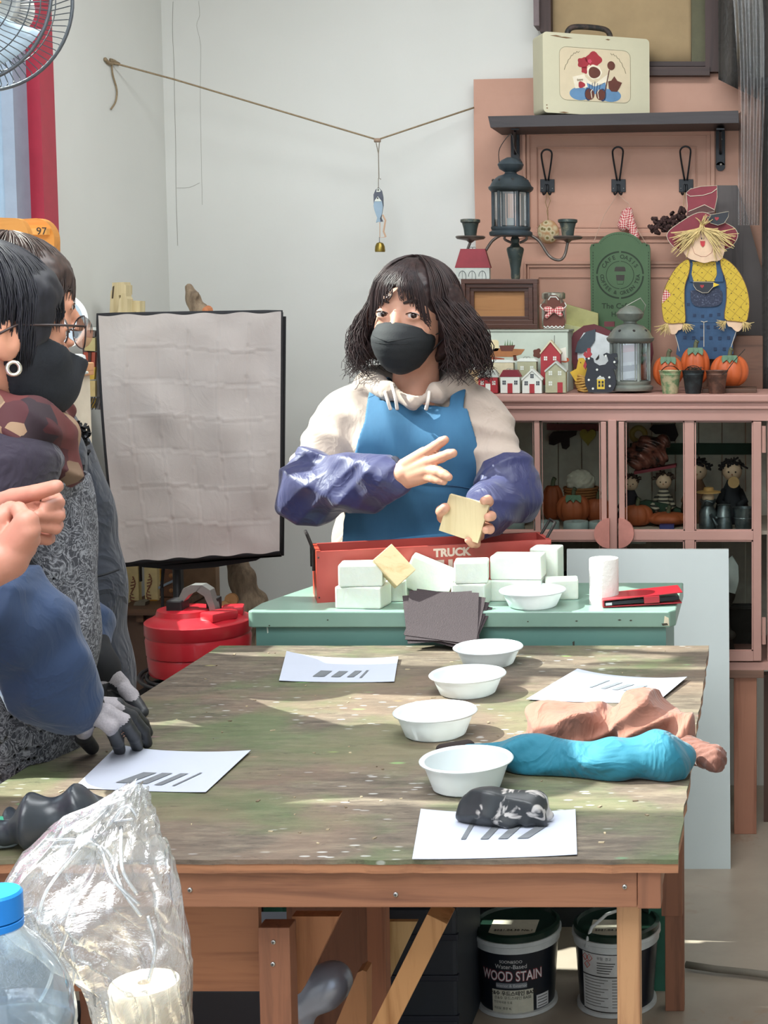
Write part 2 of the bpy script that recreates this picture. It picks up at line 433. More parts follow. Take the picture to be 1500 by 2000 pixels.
s = MB(); a = ray(12, 222); t = (XL-.045)/a.x; y = a.y*t; z = HC+a.z*t; s.box((XL-.0475, y-.012, z-.01), (XL-.046, y+.014, z+.01)); s.make('sticker', mat(0xd98a2a, .6), win)
win2 = struct(thing('window_2', (XL-.06, (W2a+W2b)/2, WZ0), None, None)); f = MB()
for y0, y1 in ((W2b-.075, W2b), (W2a, W2a+.075)): f.box((XL-.10, y0, WZ0), (XL+.012, y1, WZ1))
f.box((XL-.10, W2a, WZ0), (XL+.012, W2b, WZ0+.06)); f.box((XL-.10, W2a, WZ1-.06), (XL+.012, W2b, WZ1)); f.make('window_frame', red, win2)
MB().box((XL-.053, W2a+.075, WZ0+.06), (XL-.048, W2b-.075, WZ1-.06)).make('pane', glass((.9, .96, .98), .06), win2)
# neighbouring pale facade seen through the window
fa = thing('neighbouring_building', (-7.5, 9, 0), 'pale building facade seen blurred through the window', 'building')
FACM = mat(0xdfe6e6, .8, var=.04, scale=2)
MB().box((-8, 8.5, -.5), (-3.6, 9, 7)).make('wall', FACM, fa)
for i in range(5): MB().box((-7.6+i*.85, 8.44, 1.6), (-7.2+i*.85, 8.5, 2.8)).make('shutter', mat(0xb9cdd0, .6), fa)
for zz in (1.2, 3.3): MB().box((-8, 8.35, zz), (-3.6, 8.5, zz+.14)).make('ledge', mat(0xefeee2, .8), fa)
struct(MB().box((-9, -3, -.6), (XL-.12, 9.5, -.5)).make('ground_outside', mat(0xb8b4aa, .9)))
# cable on floor
cb = MB(); cb.tube([PZ(1340, 1884, .012), PZ(1400, 1893, .012), PZ(1460, 1899, .012), PZ(1560, 1912, .012)], .008, 8)
tag(cb.make('floor_strip', mat(0x6d665a, .7), smooth=True), 'thin grey strip lying across the concrete floor at right', 'strip')
# ================================================================ WORK TABLE
TZ, TY0, TY1, TX0, TX1 = .75, 1.893, 3.12, -1.113, -.104
def m_table():
    t = NT('painted_tabletop'); v = t.coord((1, 1, 1)); vs = t.coord((2.0, 9, 9))
    n1 = t.noise(v, 3.0, 5, .6, .4); n2 = t.noise(t.coord((1, 1.6, 1), loc=(3.1, 1.7, 0)), 2.2, 4, .55, .6); n3 = t.noise(t.coord((1, 1, 1), loc=(7, 2, 0)), 4.0, 4, .6)
    ng = t.noise(vs, 6, 8, .75); nf = t.noise(t.coord((14, 60, 14)), 3.0, 6, .75, .3)
    c = t.ramp(ng, [(.3, 0x3f382f), (.5, 0x64594d), (.68, 0x827765)])
    c = t.mix(t.ramp(n1, [(.46, 0x000000), (.58, 0xbbbbbb)]), c, 0x4f6c3c)
    c = t.mix(t.ramp(n2, [(.46, 0x000000), (.58, 0xaaaaaa)]), c, 0x88705e)
    c = t.mix(t.ramp(n3, [(.55, 0x000000), (.66, 0x888888)]), c, 0x4c362e)
    c = t.mix(t.ramp(nf, [(.34, 0xbbbbbb), (.42, 0x000000)]), c, 0x3a322b)
    sp = t.N('ShaderNodeTexVoronoi', feature='F1'); sp.inputs['Scale'].default_value = 48; t.L(t.coord((.55, 1.5, 1)), sp.inputs['Vector'])
    s1 = t.ramp(sp.outputs['Distance'], [(.15, 0xffffff), (.21, 0x000000)])
    s1 = t.mix(1.0, s1, t.ramp(t.noise(t.coord((1, 1, 1), loc=(1, 9, 0)), 5, 3), [(.5, 0x000000), (.6, 0xbbbbbb)]), 'MULTIPLY')
    c = t.mix(s1, c, 0xd8dad8)
    dv = t.N('ShaderNodeTexVoronoi', feature='F1'); dv.inputs['Scale'].default_value = 34; t.L(t.mix(.06, t.coord((.30, 1.5, 1), loc=(3, 3, 0)), t.noise(t.coord((3, 9, 3)), 20, 3)), dv.inputs['Vector']); d1_ = t.mix(1.0, t.ramp(dv.outputs['Distance'], [(.12, 0xcccccc), (.20, 0x000000)]), t.ramp(t.noise(t.coord((1, 1, 1), loc=(8, 2, 3)), 7, 3), [(.44, 0x000000), (.54, 0xffffff)]), 'MULTIPLY'); c = t.mix(d1_, c, 0x241f1b)
    nw = t.noise(t.coord((5, 16, 5), loc=(2, 5, 1)), 2.6, 6, .8); c = t.mix(t.ramp(nw, [(.66, 0x000000), (.72, 0x999999)]), c, 0xb9b6ac)
    pk = t.N('ShaderNodeTexVoronoi', feature='F1'); pk.inputs['Scale'].default_value = 7; t.L(t.coord((1, 2.2, 1), loc=(4, 4, 0)), pk.inputs['Vector'])
    c = t.mix(t.ramp(pk.outputs['Distance'], [(.05, 0x888888), (.10, 0x000000)]), c, pk.outputs['Color'])
    t.base(c); t.set(Roughness=.55); t.bump(nf, .35, .004); return t.m
tb = thing('work_table', ((TX0+TX1)/2, (TY0+TY1)/2, 0), 'large wooden work table with a paint-stained top', 'table')
top = MB()
xs = [TX0+(TX1-TX0)*i/60 for i in range(61)]; rr = random.Random(3)
pol = [(x, TY0+rr.uniform(0, .004)) for x in xs]+[(TX1-rr.uniform(0, .003)+.0, TY0+(TY1-TY0)*i/40) for i in range(1, 41)]+[(x, TY1-rr.uniform(0, .002)) for x in xs[::-1][1:]]+[(TX0, TY0+(TY1-TY0)*i/40) for i in range(39, 0, -1)]
top.prism(pol, TZ-.006, TZ, lambda p, y: (p[0], p[1], y)); top.make('tabletop', m_table(), tb)
ew = wood(0xa87452, 0x6e4630, 'X'); e = MB(); e.prism([(x, y+.0015) if y < 2 else (x, y) for x, y in pol], TZ-.018, TZ-.006, lambda p, y: (p[0]*1.0, p[1], y)); e.make('plywood_edge', ew, tb)
RW = wood(0x8f6045, 0x6a4330, 'X'); RWZ = wood(0x8a5a41, 0x65402e, 'Z'); LW = wood(0xb58a62, 0x8a5f40, 'Z'); RWY = wood(0x8f6a50, 0x6a4835, 'Y')
zr0, zr1 = .684, TZ-.018
rail = MB().box((TX0+.02, TY0+.012, zr0), (P(1243, 1760, TY0).x, TY0+.032, zr1), .0015).make('rail', RW, tb)
MB().box((P(1244, 1760, TY0).x, TY0+.010, zr0-.001), (P(1290, 1760, TY0).x, TY0+.045, zr1), .0015).make('rail', RWZ, tb)
MB().box((TX0+.03, TY1-.05, zr0), (TX1-.03, TY1-.03, zr1), .0015).make('rail', RW, tb)
for x in (TX0+.03, TX1-.025): MB().box((x-.0, TY0+.045, zr0), (x-.02, TY1-.05, zr1), .0015).make('rail', RWY, tb)
yL = TY0+.035
def leg(u0, u1, y, zt, m, d=.03): a, b = P(u0, 1900, y), P(u1, 1900, y); MB().box((a.x, y, 0), (b.x, y+d, zt), .002).make('leg', m, tb)
leg(1205, 1250, yL, zr0, LW); leg(-190, -140, yL, zr0, LW)
yf = TY1-.06; leg(1299, 1336, yf, .69, RWZ, .03); MB().box((P(1292, 1800, yf-.02).x, yf-.02, P(0, 1782, yf).z), (P(1334, 1800, yf).x, yf, zr1), .001).make('corner_block', RWZ, tb); leg(470, 505, yf, zr0, RWZ)
# inner support post, shelf board, braces
MB().pbox(503, 1812, 572, 2100, TY0+.06, .03, .002).make('post', RWZ, tb)
PW = wood(0xa06a48, 0x7d4e33, 'X')
MB().box((P(100, 1800, 2.0).x, 2.0, P(0, 1936, 2.0).z), (P(505, 1800, 2.0).x, 2.012, zr0)).make('side_board', PW, tb)
MB().cut([(570, 1790), (662, 1790), (618, 1880), (588, 1938), (570, 1950)], 2.02, .02).make('gusset', wood(0xa9734d, 0x8a5838, 'Z'), tb)
MB().box((P(560, 1800, 2.45).x, 2.45, .2), (P(716, 1800, 2.45).x, 2.465, .72)).make('back_board', wood(0x7d5038, 0x5d3827, 'Z'), tb)
MB().box((P(716, 1800, 2.3).x, 2.3, 0), (P(752, 1800, 2.3).x, 2.33, .72), .001).make('post', wood(0x8a563a, 0x643b27, 'Z'), tb)
MB().cut([(698, 1900), (708, 1895), (716, 1898), (716, 2010), (662, 2010), (652, 2010)], 2.12, .03).make('brace', wood(0xa8764d, 0x7d5136, 'Z'), tb)
b = MB(); b.beam(P(862, 1780, 2.0), P(722, 2060, 2.02), .030, .045, up=(0, 1, 0), bev=.001); b.make('brace', wood(0xb08254, 0x84582f, 'Z', .9), tb)
MB().cut([(755, 1800), (815, 1800), (755, 1925)], 2.36, .01).make('gusset', wood(0xb99a6b, 0x96713f, 'Z'), tb)
MB().box((TX0+.05, 2.05, .22), (P(700, 1900, 2.6).x, 2.9, .235)).make('lower_shelf', PW, tb)
scr = mat(0xb9b9b5, .3, .8); dk = mat(0x2a2522, .7)
for u, v, y in ((773, 1747, TY0+.012), (1220, 1732, TY0+.012), (371, 1738, TY0+.012), (534, 1840, TY0+.06), (533, 1883, TY0+.06)):
    p = P(u, v, y); R = Matrix.Rotation(math.pi/2, 3, 'X'); so = MB().lathe([(0, .0018), (.0028, .0014), (.0034, 0)], p, 14, R).make('screw', scr, tb, True)
    cr = MB(); cr.box((p.x-.0018, p.y-.0022, p.z-.0004), (p.x+.0018, p.y-.0016, p.z+.0004)); cr.box((p.x-.0004, p.y-.0022, p.z-.0018), (p.x+.0004, p.y-.0016, p.z+.0018)); cr.make('cross_slot', dk, so)
# stuff under table
cr = MB(); cr.box((P(330, 1900, 2.25).x, 2.3, .236), (P(495, 1900, 2.25).x, 2.6, .40), .01); tag(cr.make('storage_crate', mat(0x15161f, .5)), 'black storage crate on the shelf under the table left', 'crate')
bx = thing('storage_crate', P(840, 2000, 2.95)*1, 'dark navy crate in shadow beside the stain buckets', 'crate'); bx.location.z = 0
MB().box((P(745, 1900, 2.85).x, 2.85, 0), (P(893, 1900, 2.85).x, 3.1, .30), .008).make('body', mat(0x1c2129, .6), bx)
for z in (.08, .16, .24): MB().box((P(745, 1900, 2.85).x-.004, 2.846, z), (P(893, 1900, 2.85).x+.003, 2.86, z+.012), .002).make('rib', mat(0x161a26, .6), bx)
bk = MB().box((-.98, 3.49, 0), (-.22, 3.51, .7)); tag(bk.make('dark_panel', mat(0x262a2c, .8)), 'dark panel behind the legs of the green console', 'plywood')  # plain dark panel closing the view below the console
# hair dryer
hd = thing('hair_dryer', PZ(630, 1960, .236), 'silver grey hair dryer on the shelf under the table', 'hair dryer'); HY = 2.16; hd.location = (P(630, 1900, HY).x, HY, .236)
hp = [P(590, 2035, HY), P(597, 1995, HY), P(600, 1965, HY-.01), P(620, 1935, HY), P(650, 1925, HY+.02)]
blob('body', [cap(P(588, 1965, HY-.01), P(630, 1932, HY), .020, .029), cap(P(630, 1932, HY), P(648, 1918, HY), .030, .030), cap(P(602, 1955, HY), P(588, 2020, HY), .016, .014)], .015, .003, mat(0x8f96a5, .3, .35, .04), hd)
gd = (P(662, 1908, HY)-P(620, 1945, HY)).normalized(); gq = gd.to_track_quat('Z', 'Y').to_matrix(); gc = P(660, 1912, HY)
g = MB()
for i in range(6): rr_ = .003+.0045*i; g.tube([gc+gq @ Vector((rr_*math.cos(a), rr_*math.sin(a), .010-.0022*i*i*.22)) for a in np.linspace(0, 2*math.pi, 21)[:-1]], .0011, 5, closed=True)
for k in range(12):
    a = k*math.pi/6; g.tube([gc+gq @ Vector((r*math.cos(a), r*math.sin(a), .010-.0022*(r/.0045)**2*.22)) for r in (.002, .012, .026)], .0009, 4)
g.make('rear_grille', mat(0x4d535e, .4, .3), hd, True)
# paint buckets
def bucket(u, label, front):
    Y = 3.02; c = P(u, 1840, Y); r = px(88, Y); ztop = P(u, 1838, Y).z; r0 = r*.86
    t = thing('paint_bucket', (c.x, Y+r, 0), label, 'bucket', None); C = (c.x, Y+r, 0)
    MB().lathe([(0, .0), (r0, .0), (r0*1.0, .004), (r*.97, ztop-.026), (r*.97, ztop-.026), (0, ztop-.026)], C, 48).make('body', mat(0x171b22, .3, var=.05), t, 'auto')
    MB().lathe([(r*.94, .001), (r*.93, .008), (r0*.99, .010)], C, 48).make('foot_ring', mat(0xb8bab8, .4), t, 'auto')
    MB().lathe([(r*.97, ztop-.030), (r*1.0, ztop-.029), (r*1.01, ztop-.016), (r*1.04, ztop-.014), (r*1.04, ztop-.006), (r*.95, ztop-.006)], C, 48).make('collar', mat(0xb9bdbb, .4), t, 'auto')
    MB().lathe([(r*1.0, ztop-.006), (r*1.01, ztop+.006), (r*.93, ztop+.009), (r*.90, ztop+.002), (0, ztop+.002)], C, 48).make('lid', mat(0x14281f, .3), t, 'auto')
    l = MB(); l.box((c.x-.05, Y+.02, ztop+.0025), (c.x+.045, Y+.10, ztop+.0035)); ll = l.make('lid_label', mat(0xb5af9d, .7), t)
    M = Matrix.Translation((c.x, Y+.045, ztop+.004)); text('2021.04.30 No.1', .012, M, dk, ll)
    def curved(du0, du1, v0, v1, m, nm, off=.0006, par=t):
        n = 14; z0, z1 = P(u, v1, Y).z, P(u, v0, Y).z
        def fn(i, j):
            xx = px(du0+(du1-du0)*i, Y); z = z0+(z1-z0)*j; rr2 = (r0+(r*.97-r0)*z/(ztop-.026))+off; a = xx/rr2
            return (C[0]+rr2*math.sin(a), C[1]-rr2*math.cos(a), z)
        return MB().grid(fn, n, 2).make(nm, m, par)
    def ctext(s, size, du, v, m, par, off=.0012, bold=0, al='CENTER', sx=1.0):
        z = P(u, v, Y).z; rr2 = (r0+(r*.97-r0)*z/(ztop-.026))+off; x0 = px(du, Y)
        def wp(p): a = (x0+p.x)/rr2; return Vector((C[0]+rr2*math.sin(a), C[1]-rr2*math.cos(a), z+p.y))
        text(s, size, Matrix.Identity(4), m, par, 'lettering', .0, bold, al, None, 1.0, wp, sx)
    if front:
        wt = mat(0xc9c9c7, .5); cr_ = mat(0xb9b6a4, .6); rd = mat(0x8d3a40, .5)
        ctext('SOON&SOO', .0085, 0, 1881, wt, t); ctext('Water-Based', .0125, 0, 1891, wt, t)
        ctext('WOOD STAIN', .0285, 0, 1911, rd, t, .0008, .0016, sx=.72); ctext('WOOD STAIN', .0285, 0, 1911, wt, t, .0014, .0002, sx=.72)
        curved(-32, 32, 1924, 1934, mat(0x777b80, .5), 'banner'); ctext('Interior & Exterior', .0085, 0, 1929, wt, t, .0012)
        lb = curved(-42, 45, 1938, 2000, cr_, 'paper_label')
        ctext('순&수 우드스테인 BASE', .0105, 2, 1945, dk, lb, bold=.0003); ctext('순&수 우드스테인 BASE', .008, 2, 1954, dk, lb)
        for k, s_ in enumerate(('천연목재용 도료', '제조일  용량 4L', '주의사항 취급시 주의')): ctext(s_, .006, -38, 1963+k*12, dk, lb, al='LEFT')
        sl = curved(52, 84, 1955, 1982, mat(0xc4c4c4, .5), 'side_label')
        for k in range(4): curved(55, 80, 1959+k*6, 1960.5+k*6, dk, 'line', .0011, sl)
        curved(-60, -30, 1990, 2010, mat(0x6e2b33, .6), 'printed_barn'); curved(50, 72, 1985, 2010, mat(0x7b4a3a, .6), 'printed_barn')
    else:
        lb = curved(-72, 60, 1868, 2040, mat(0xb9b9b6, .5), 'paper_label')
        for cx_, cv in ((-64, 1878), (-52, 1878), (-58, 1892)):
            x0 = px(cx_, Y)
            z = P(u, cv, Y).z; rr2 = r*.965; q = []
            for a in range(4):
                s_ = .0075; xx = x0+s_*math.cos(a*math.pi/2); zz = z+s_*math.sin(a*math.pi/2); an = xx/rr2
                q.append(Vector((C[0]+rr2*math.sin(an), C[1]-rr2*math.cos(an), zz)))
            MB().tube(q, .0009, 4, closed=True).make('hazard_diamond', mat(0xa8402f, .5), lb); ctext('!', .009, cx_, cv, dk, lb)
        ctext('위험  경고', .0075, -34, 1876, dk, lb, al='LEFT')
        for k in range(5): curved(-34, 5-k*3, 1884+k*5, 1885.6+k*5, dk, 'line', .0011, lb)
        for k in range(5): curved(12, 55, 1884+k*5, 1885.2+k*5, mat(0x66625c, .7), 'line', .0011, lb)
        curved(-72, 60, 1911, 1913.5, dk, 'line', .0011, lb)
        for k in range(10): curved(-66, -10-(k % 3)*8, 1918+k*6, 1919.5+k*6, mat(0x66625c, .7), 'line', .0011, lb); curved(-2, 50-(k % 4)*6, 1918+k*6, 1919.5+k*6, mat(0x66625c, .7), 'line', .0011, lb)
        curved(-72, 60, 1982, 1984.5, dk, 'line', .0011, lb)
        h = MB(); h.tube([Vector((C[0]-r*.62, C[1]-r*.82, ztop-.02)), Vector((C[0]-r*.58, C[1]-r*.80, ztop+.0)), Vector((C[0]-r*.5, C[1]-r*.72, ztop+.018)), Vector((C[0]-r*.2, C[1]-r*.3, ztop+.03)), Vector((C[0]+r*.2, C[1]+r*.4, ztop+.02))], .0035, 8); h.make('handle', mat(0xb9bdbb, .4), t, True)
bucket(996, 'black bucket lettered WOOD STAIN under the table, left of two', True)
bucket(1196, 'black bucket with white hazard text label behind the table leg', False)
# ================================================================ WHITE BOARD
bd = MB(); b0, b1 = P(1107, 1722, 3.86), P(1427, 1722, 3.86); yT = 4.03; zt = P(0, 1073, yT).z
xa, xb = P(1107, 1073, yT).x, P(1423, 1073, yT).x
def bp(x, t, y_off): return (x, 3.86+(yT-3.86)*t+y_off, zt*t)
bd.add([bp(b0.x, 0, 0), bp(b1.x, 0, 0), bp(xb, 1, 0), bp(xa, 1, 0), bp(b0.x, 0, .012), bp(b1.x, 0, .012), bp(xb, 1, .012), bp(xa, 1, .012)], [(0, 1, 2, 3), (7, 6, 5, 4), (4, 5, 1, 0), (5, 6, 2, 1), (6, 7, 3, 2), (7, 4, 0, 3)])
tag(bd.make('white_board', mat(0xc3cbc9, .35, var=.03, scale=4)), 'large plain white board leaning on the pink cabinet', 'board')
# ================================================================ GREEN CONSOLE
GZ, GY0, GY1 = .817, 3.14, 3.47
gm = mat(0x5c857d, .4, var=.06, scale=6); gt = mat(0x7a988a, .28, var=.08, scale=5)
gc = thing('green_console', (P(900, 1200, 3.3).x, 3.3, 0), 'green painted narrow console table with paint chips', 'table')
gx0, gx1 = P(483, 1210, GY0).x, P(1308, 1210, GY0).x
# top slab with bevelled left corner
sl = MB(); zt0 = P(0, 1226, GY0).z
sl.prism([(gx0, GY0+.006), (gx0+.01, GY0), (gx1, GY0), (gx1+.012, GY0+.02), (gx1+.012, GY1), (gx0+.06, GY1), (gx0, GY0+.09)], zt0, GZ, lambda p, y: (p[0], p[1], y)); o = sl.make('top', gt, gc)
bv = o.modifiers.new('b', 'BEVEL'); bv.width = .003; bv.segments = 2
MB().pbox(500, 1226, 1301, 1330, GY0+.012, .30).make('apron', gm, gc)
for u, y in ((1283, GY0+.014), (520, GY0+.014), (1283, GY1-.05), (520, GY1-.05)):
    x = P(u, 1400, GY0).x; l = MB(); z1 = P(0, 1330, GY0).z
    l.add([(x-.018, y, 0), (x+.018, y, 0), (x+.018, y+.035, 0), (x-.018, y+.035, 0), (x-.028, y, z1), (x+.028, y, z1), (x+.028, y+.035, z1), (x-.028, y+.035, z1)], [(0, 3, 2, 1), (4, 5, 6, 7), (0, 1, 5, 4), (1, 2, 6, 5), (2, 3, 7, 6), (3, 0, 4, 7)]); l.make('leg', mat(0x35705c, .5), gc)
chp = mat(0x3c3a30, .8)
for u, v, a in ((1126, 1213, 3), (1210, 1211, 4), (1232, 1212, 3), (1031, 1214, 2), (526, 1222, 2), (640, 1211, 2)): MB().cut([(u-a, v), (u, v-1.5), (u+a, v), (u, v+1.5)], GY0-.0006, .001).make('paint_chip', chp, gc)
MB().cut([(1118, 1254), (1122, 1252), (1122, 1262), (1119, 1263)], GY0+.0112, .001).make('paint_chip', chp, gc)
MB().cut([(520, 1220), (523, 1219), (524, 1236), (522, 1237)], GY0-.0006+.012, .001).make('paint_chip', mat(0xc9d2c6, .7), gc)
MB().cut([(1298, 1203), (1306, 1207), (1307, 1222), (1296, 1222)], GY0-.0007, .001).make('paint_chip', mat(0xcfc6ac, .8), gc)
MB().cut([(1292, 1218), (1303, 1217), (1305, 1221), (1294, 1222)], GY0-.0012, .001).make('paint_chip', chp, gc)
# sponges
spm = mat(0xdbe2d6, .9, var=.02, scale=60, bump=.25, sub=.25); spm2 = spm
def gp(u, v, z=GZ): return PZ(u, v, z)
def sponge(u0, u1, vt, vb, Y, rot, label, z0=None, d=None, tilt=0, grp=None):
    """front face px rect at Y"""
    a, b = P(u0, vb, Y), P(u1, vt, Y); w_ = b.x-a.x; h_ = b.z-a.z; d = d or w_*.75
    z = a.z if z0 is None else z0
    M = Matrix.Translation(((a.x+b.x)/2, Y+d/2, z)) @ Matrix.Rotation(rot, 4, 'Z') @ Matrix.Rotation(tilt, 4, 'Y')
    m = MB(M).box((-w_/2, -d/2, 0), (w_/2, d/2, h_), .004); return tag(m.make('sponge_block', spm), label, 'sponge', 'white melamine sponge blocks')
S1 = P(0, 1155, 3.20)
hS = (P(0, 1108, 3.2).z-P(0, 1152, 3.2).z)
def sp(u0, u1, Y, h, z0, rot, lab, d=.07, tilt=0):
    a, b = P(u0, 1150, Y), P(u1, 1150, Y); w_ = b.x-a.x
    M = Matrix.Translation(((a.x+b.x)/2, Y+d/2, z0)) @ Matrix.Rotation(rot, 4, 'Z') @ Matrix.Rotation(tilt, 4, 'Y')
    return tag(MB(M).box((-w_/2, -d/2, 0), (w_/2, d/2, h), .004).make('sponge_block', spm), lab, 'sponge')
sp(655, 747, 3.165, .046, GZ, -.10, 'white sponge block at the bottom of the left stack')
sp(658, 743, 3.167, .046, GZ+.0465, .12, 'white sponge block on top of the left stack', .065)
sp(752, 792, 3.24, .046, GZ, 0, 'white sponge block low behind the sandpaper, under the wood block', .06)
sp(775, 868, 3.255, .070, GZ+.014, .1, 'white sponge block tilted beside the wood block', .05, .42)
sp(882, 950, 3.20, .046, GZ, -.1, 'white sponge block lying under another, right of the sandpaper', .06)
sp(884, 949, 3.203, .046, GZ+.0465, .12, 'white sponge block on top, right of the sandpaper', .06)
sp(957, 1056, 3.245, .046, GZ, .0, 'wide white sponge block under another behind the bowl', .07)
sp(958, 1058, 3.247, .050, GZ+.0465, -.03, 'wide white sponge block on top behind the bowl', .07)
sp(1037, 1093, 3.335, .10, GZ, -.1, 'tall white sponge block standing behind the right stack', .06)
sp(1062, 1126, 3.262, .044, GZ, .15, 'small white sponge block at the right end', .05)
# wood block leaning on sponges
w_ = .085; M = Matrix.Translation(P(768, 1106, 3.19)) @ Matrix.Rotation(math.radians(-42), 4, 'Y') @ Matrix.Rotation(math.radians(28), 4, 'Z')
PINE = wood(0xe6cfa0, 0xcfae78, 'X', 1.2, .6)
tag(MB(M).box((-.026, -.018, -.037), (.026, .018, .037), .0015).make('wood_block', PINE), 'pale pine block leaning at a tilt on the sponges', 'wood block')
# bowls
def m_plast():
    t = NT('bowl_plastic'); t.base(t.ramp(t.noise(t.coord(), 5, 2), [(.3, 0xcdd6d8), (.7, 0xd9e0e0)])); t.set(Roughness=.28); t.b.inputs['Transmission Weight'].default_value = .0; t.b.inputs['Subsurface Weight'].default_value = .35; t.b.inputs['Subsurface Radius'].default_value = (.02, .02, .02); t.b.inputs['Subsurface Scale'].default_value = .3; return t.m
BP = m_plast()
def bowl(uc, vrimc, hw, vb, zsurf, label):
    base = PZ(uc, vb-8, zsurf); Y = base.y
    r = px(hw, Y); hgt = P(uc, vrimc, Y).z-zsurf; hgt = max(.036, min(.058, hgt*1.06)); c = P(uc, vb, Y)
    t = thing('plastic_bowl', (c.x, Y, zsurf), label, 'bowl', 'white disposable bowls')
    q = .0012; n = 60
    prof = [(0, .0015), (r*.63, .0015), (r*.70, .004), (r*.87, hgt*.80), (r*.88, hgt-.003), (r*.97, hgt), (r, hgt-.002), (r*.99, hgt-.004), (r*.97, hgt-.002), (r*.893, hgt-.005), (r*.885, hgt*.78), (r*.72, .003), (r*.64, 0.0), (0, 0.0)]
    vs = []
    m = MB(); 
    for (rr3, z) in prof:
        for k in range(n):
            a = 2*math.pi*k/n; zz = z/hgt; tri = abs(((k/n*11+zz*.55) % 1)-.5)*2; w3 = math.sin(math.pi*min(max(zz/.85, 0), 1)) if rr3 > r*.6 else 0
            R_ = rr3*(1-.022*tri*w3); vs.append((c.x+R_*math.cos(a), Y+R_*math.sin(a), zsurf+z))
    fs = [[i*n+k, i*n+(k+1) % n, (i+1)*n+(k+1) % n, (i+1)*n+k] for i in range(len(prof)-1) for k in range(n)]
    m.add(vs, fs); o = m.make('bowl_wall', BP, t, 'auto'); return t
bowl(1041, 1152, 66, 1192, GZ, 'white plastic bowl on the green console')
bowl(954, 1265, 69, 1305, TZ, 'white plastic bowl at the far edge of the work table')
bowl(914, 1316, 76, 1362, TZ, 'white plastic bowl second from the far table edge')
bowl(851, 1389, 83, 1443, TZ, 'white plastic bowl left of the brown sleeve, third from far edge')
bowl(912, 1483, 93, 1547, TZ, 'nearest white plastic bowl, behind the grey glove')
# paper roll
pr = gp(1180, 1178); r_ = px(29, pr.y); t = thing('paper_roll', (pr.x, pr.y, GZ), 'white paper towel roll standing on the green console', 'paper roll')
zt = P(0, 1090, pr.y).z; PM = mat(0xdcd8d2, .95, var=.02, scale=120, bump=.5)
MB().lathe([(.004, GZ), (r_, GZ), (r_*1.0, zt-.002), (r_*.97, zt), (.008, zt), (.008, zt-.03)], (pr.x, pr.y, 0), 40).make('paper_roll_body', PM, t, 'auto')
MB().lathe([(.008, GZ+.01), (.0088, GZ+.01), (.0088, zt+.0005), (.008, zt+.0005)], (pr.x, pr.y, 0), 20).make('core', mat(0xa89880, .9), t, True)
# red phone case (half open folio)
pc = thing('phone_case', gp(1260, 1182), 'red leather folio phone case on the right end of the green console', 'phone case'); RL = mat(0xa5202c, .28, var=.08, coat=.3); pb = gp(1180, 1186)
ang = Vector((.165, .03, 0)).normalized(); nn = Vector((-ang.y, ang.x, 0)); org = Vector((pb.x, pb.y-.01, GZ))
def slab(x0, x1, y0, y1, z0, z1, zs, bev=.0012):
    R = Matrix((ang, nn, Vector((0, 0, 1)))).transposed().to_4x4(); R.translation = org
    m = MB(R @ Matrix.Rotation(-zs, 4, 'Y')); m.box((x0, y0, z0), (x1, y1, z1), bev); return m
slab(0, .165, 0, .08, .001, .0035, .02).make('back_cover', RL, pc); slab(.002, .160, .003, .077, .0036, .0125, .045).make('phone', mat(0x191a1d, .15, .3), pc)
slab(0, .168, -.001, .08, .0145, .017, .075).make('front_cover', RL, pc); slab(.085, .118, -.003, .03, .0030, .0175, .045).make('strap', RL, pc)
slab(-.002, .002, -.001, .08, .001, .016, .02).make('spine', RL, pc); slab(.004, .018, -.0012, .0, .005, .011, .045).make('silver_camera_rim', mat(0xcfcfcf, .2, .9), pc)
# red tool box
tr = thing('red_wooden_box', gp(600, 1168), 'long red wooden box with metal handles and white lettering', 'box')
yaw = math.radians(20); bo = gp(620, 1178); ex = Vector((math.cos(yaw), math.sin(yaw), 0)); ey = Vector((-math.sin(yaw), math.cos(yaw), 0))
Rb = Matrix((ex, ey, Vector((0, 0, 1)))).transposed().to_4x4(); Rb.translation = bo; bL, bW = .505, .125
bH = P(620, 1078, bo.y).z-GZ; RB = mat(0xa04038, .45, var=.12, scale=8); RB_LIT = mat(0xb8402c, .4, var=.1, scale=8)  # second red is brighter: sunlight on the left end put into its colour
MB(Rb).box((0, 0, 0), (bL, .008, bH)).make('front_panel', RB, tr); MB(Rb).box((0, bW-.008, 0), (bL, bW, bH)).make('back_panel', RB, tr)
MB(Rb).box((-.0005, .0005, 0), (.009, bW-.0005, bH)).make('end_panel', RB_LIT, tr); MB(Rb).box((bL-.009, .008, 0), (bL, bW-.008, bH)).make('end_panel', RB, tr); MB(Rb).box((.008, .008, 0), (bL-.008, bW-.008, .008)).make('bottom_panel', RB, tr)
iron = mat(0x2c2826, .5, .5)
for x in (-.004, bL-.003):
    h = MB(Rb); dx = -.012 if x < 0 else .02
    h.tube([(x, .03, bH-.045), (x, .03, bH-.0), (x+dx, .032, bH+.033), (x+dx, .088, bH+.033), (x, .09, bH-.0), (x, .09, bH-.045)], .0035, 8); h.make('handle', iron, tr)
F4 = Rb @ Matrix.Translation((0, -.0008, 0)) @ Matrix.Rotation(math.pi/2, 4, 'X')
WPT = mat(0xc9b3a6, .7)
text('TRUCK', .024, F4 @ Matrix.Translation((.285, bH-.017, 0)), WPT, tr, bold=.0012); text('VE17', .055, F4 @ Matrix.Translation((.265, bH-.055, 0)), WPT, tr, bold=.002)
for p in ((.004, .012), (.004, bH-.012)): MB(Rb).ball((p[0], -.001, p[1]), .0018, 8, 5).make('nail', dk, tr)
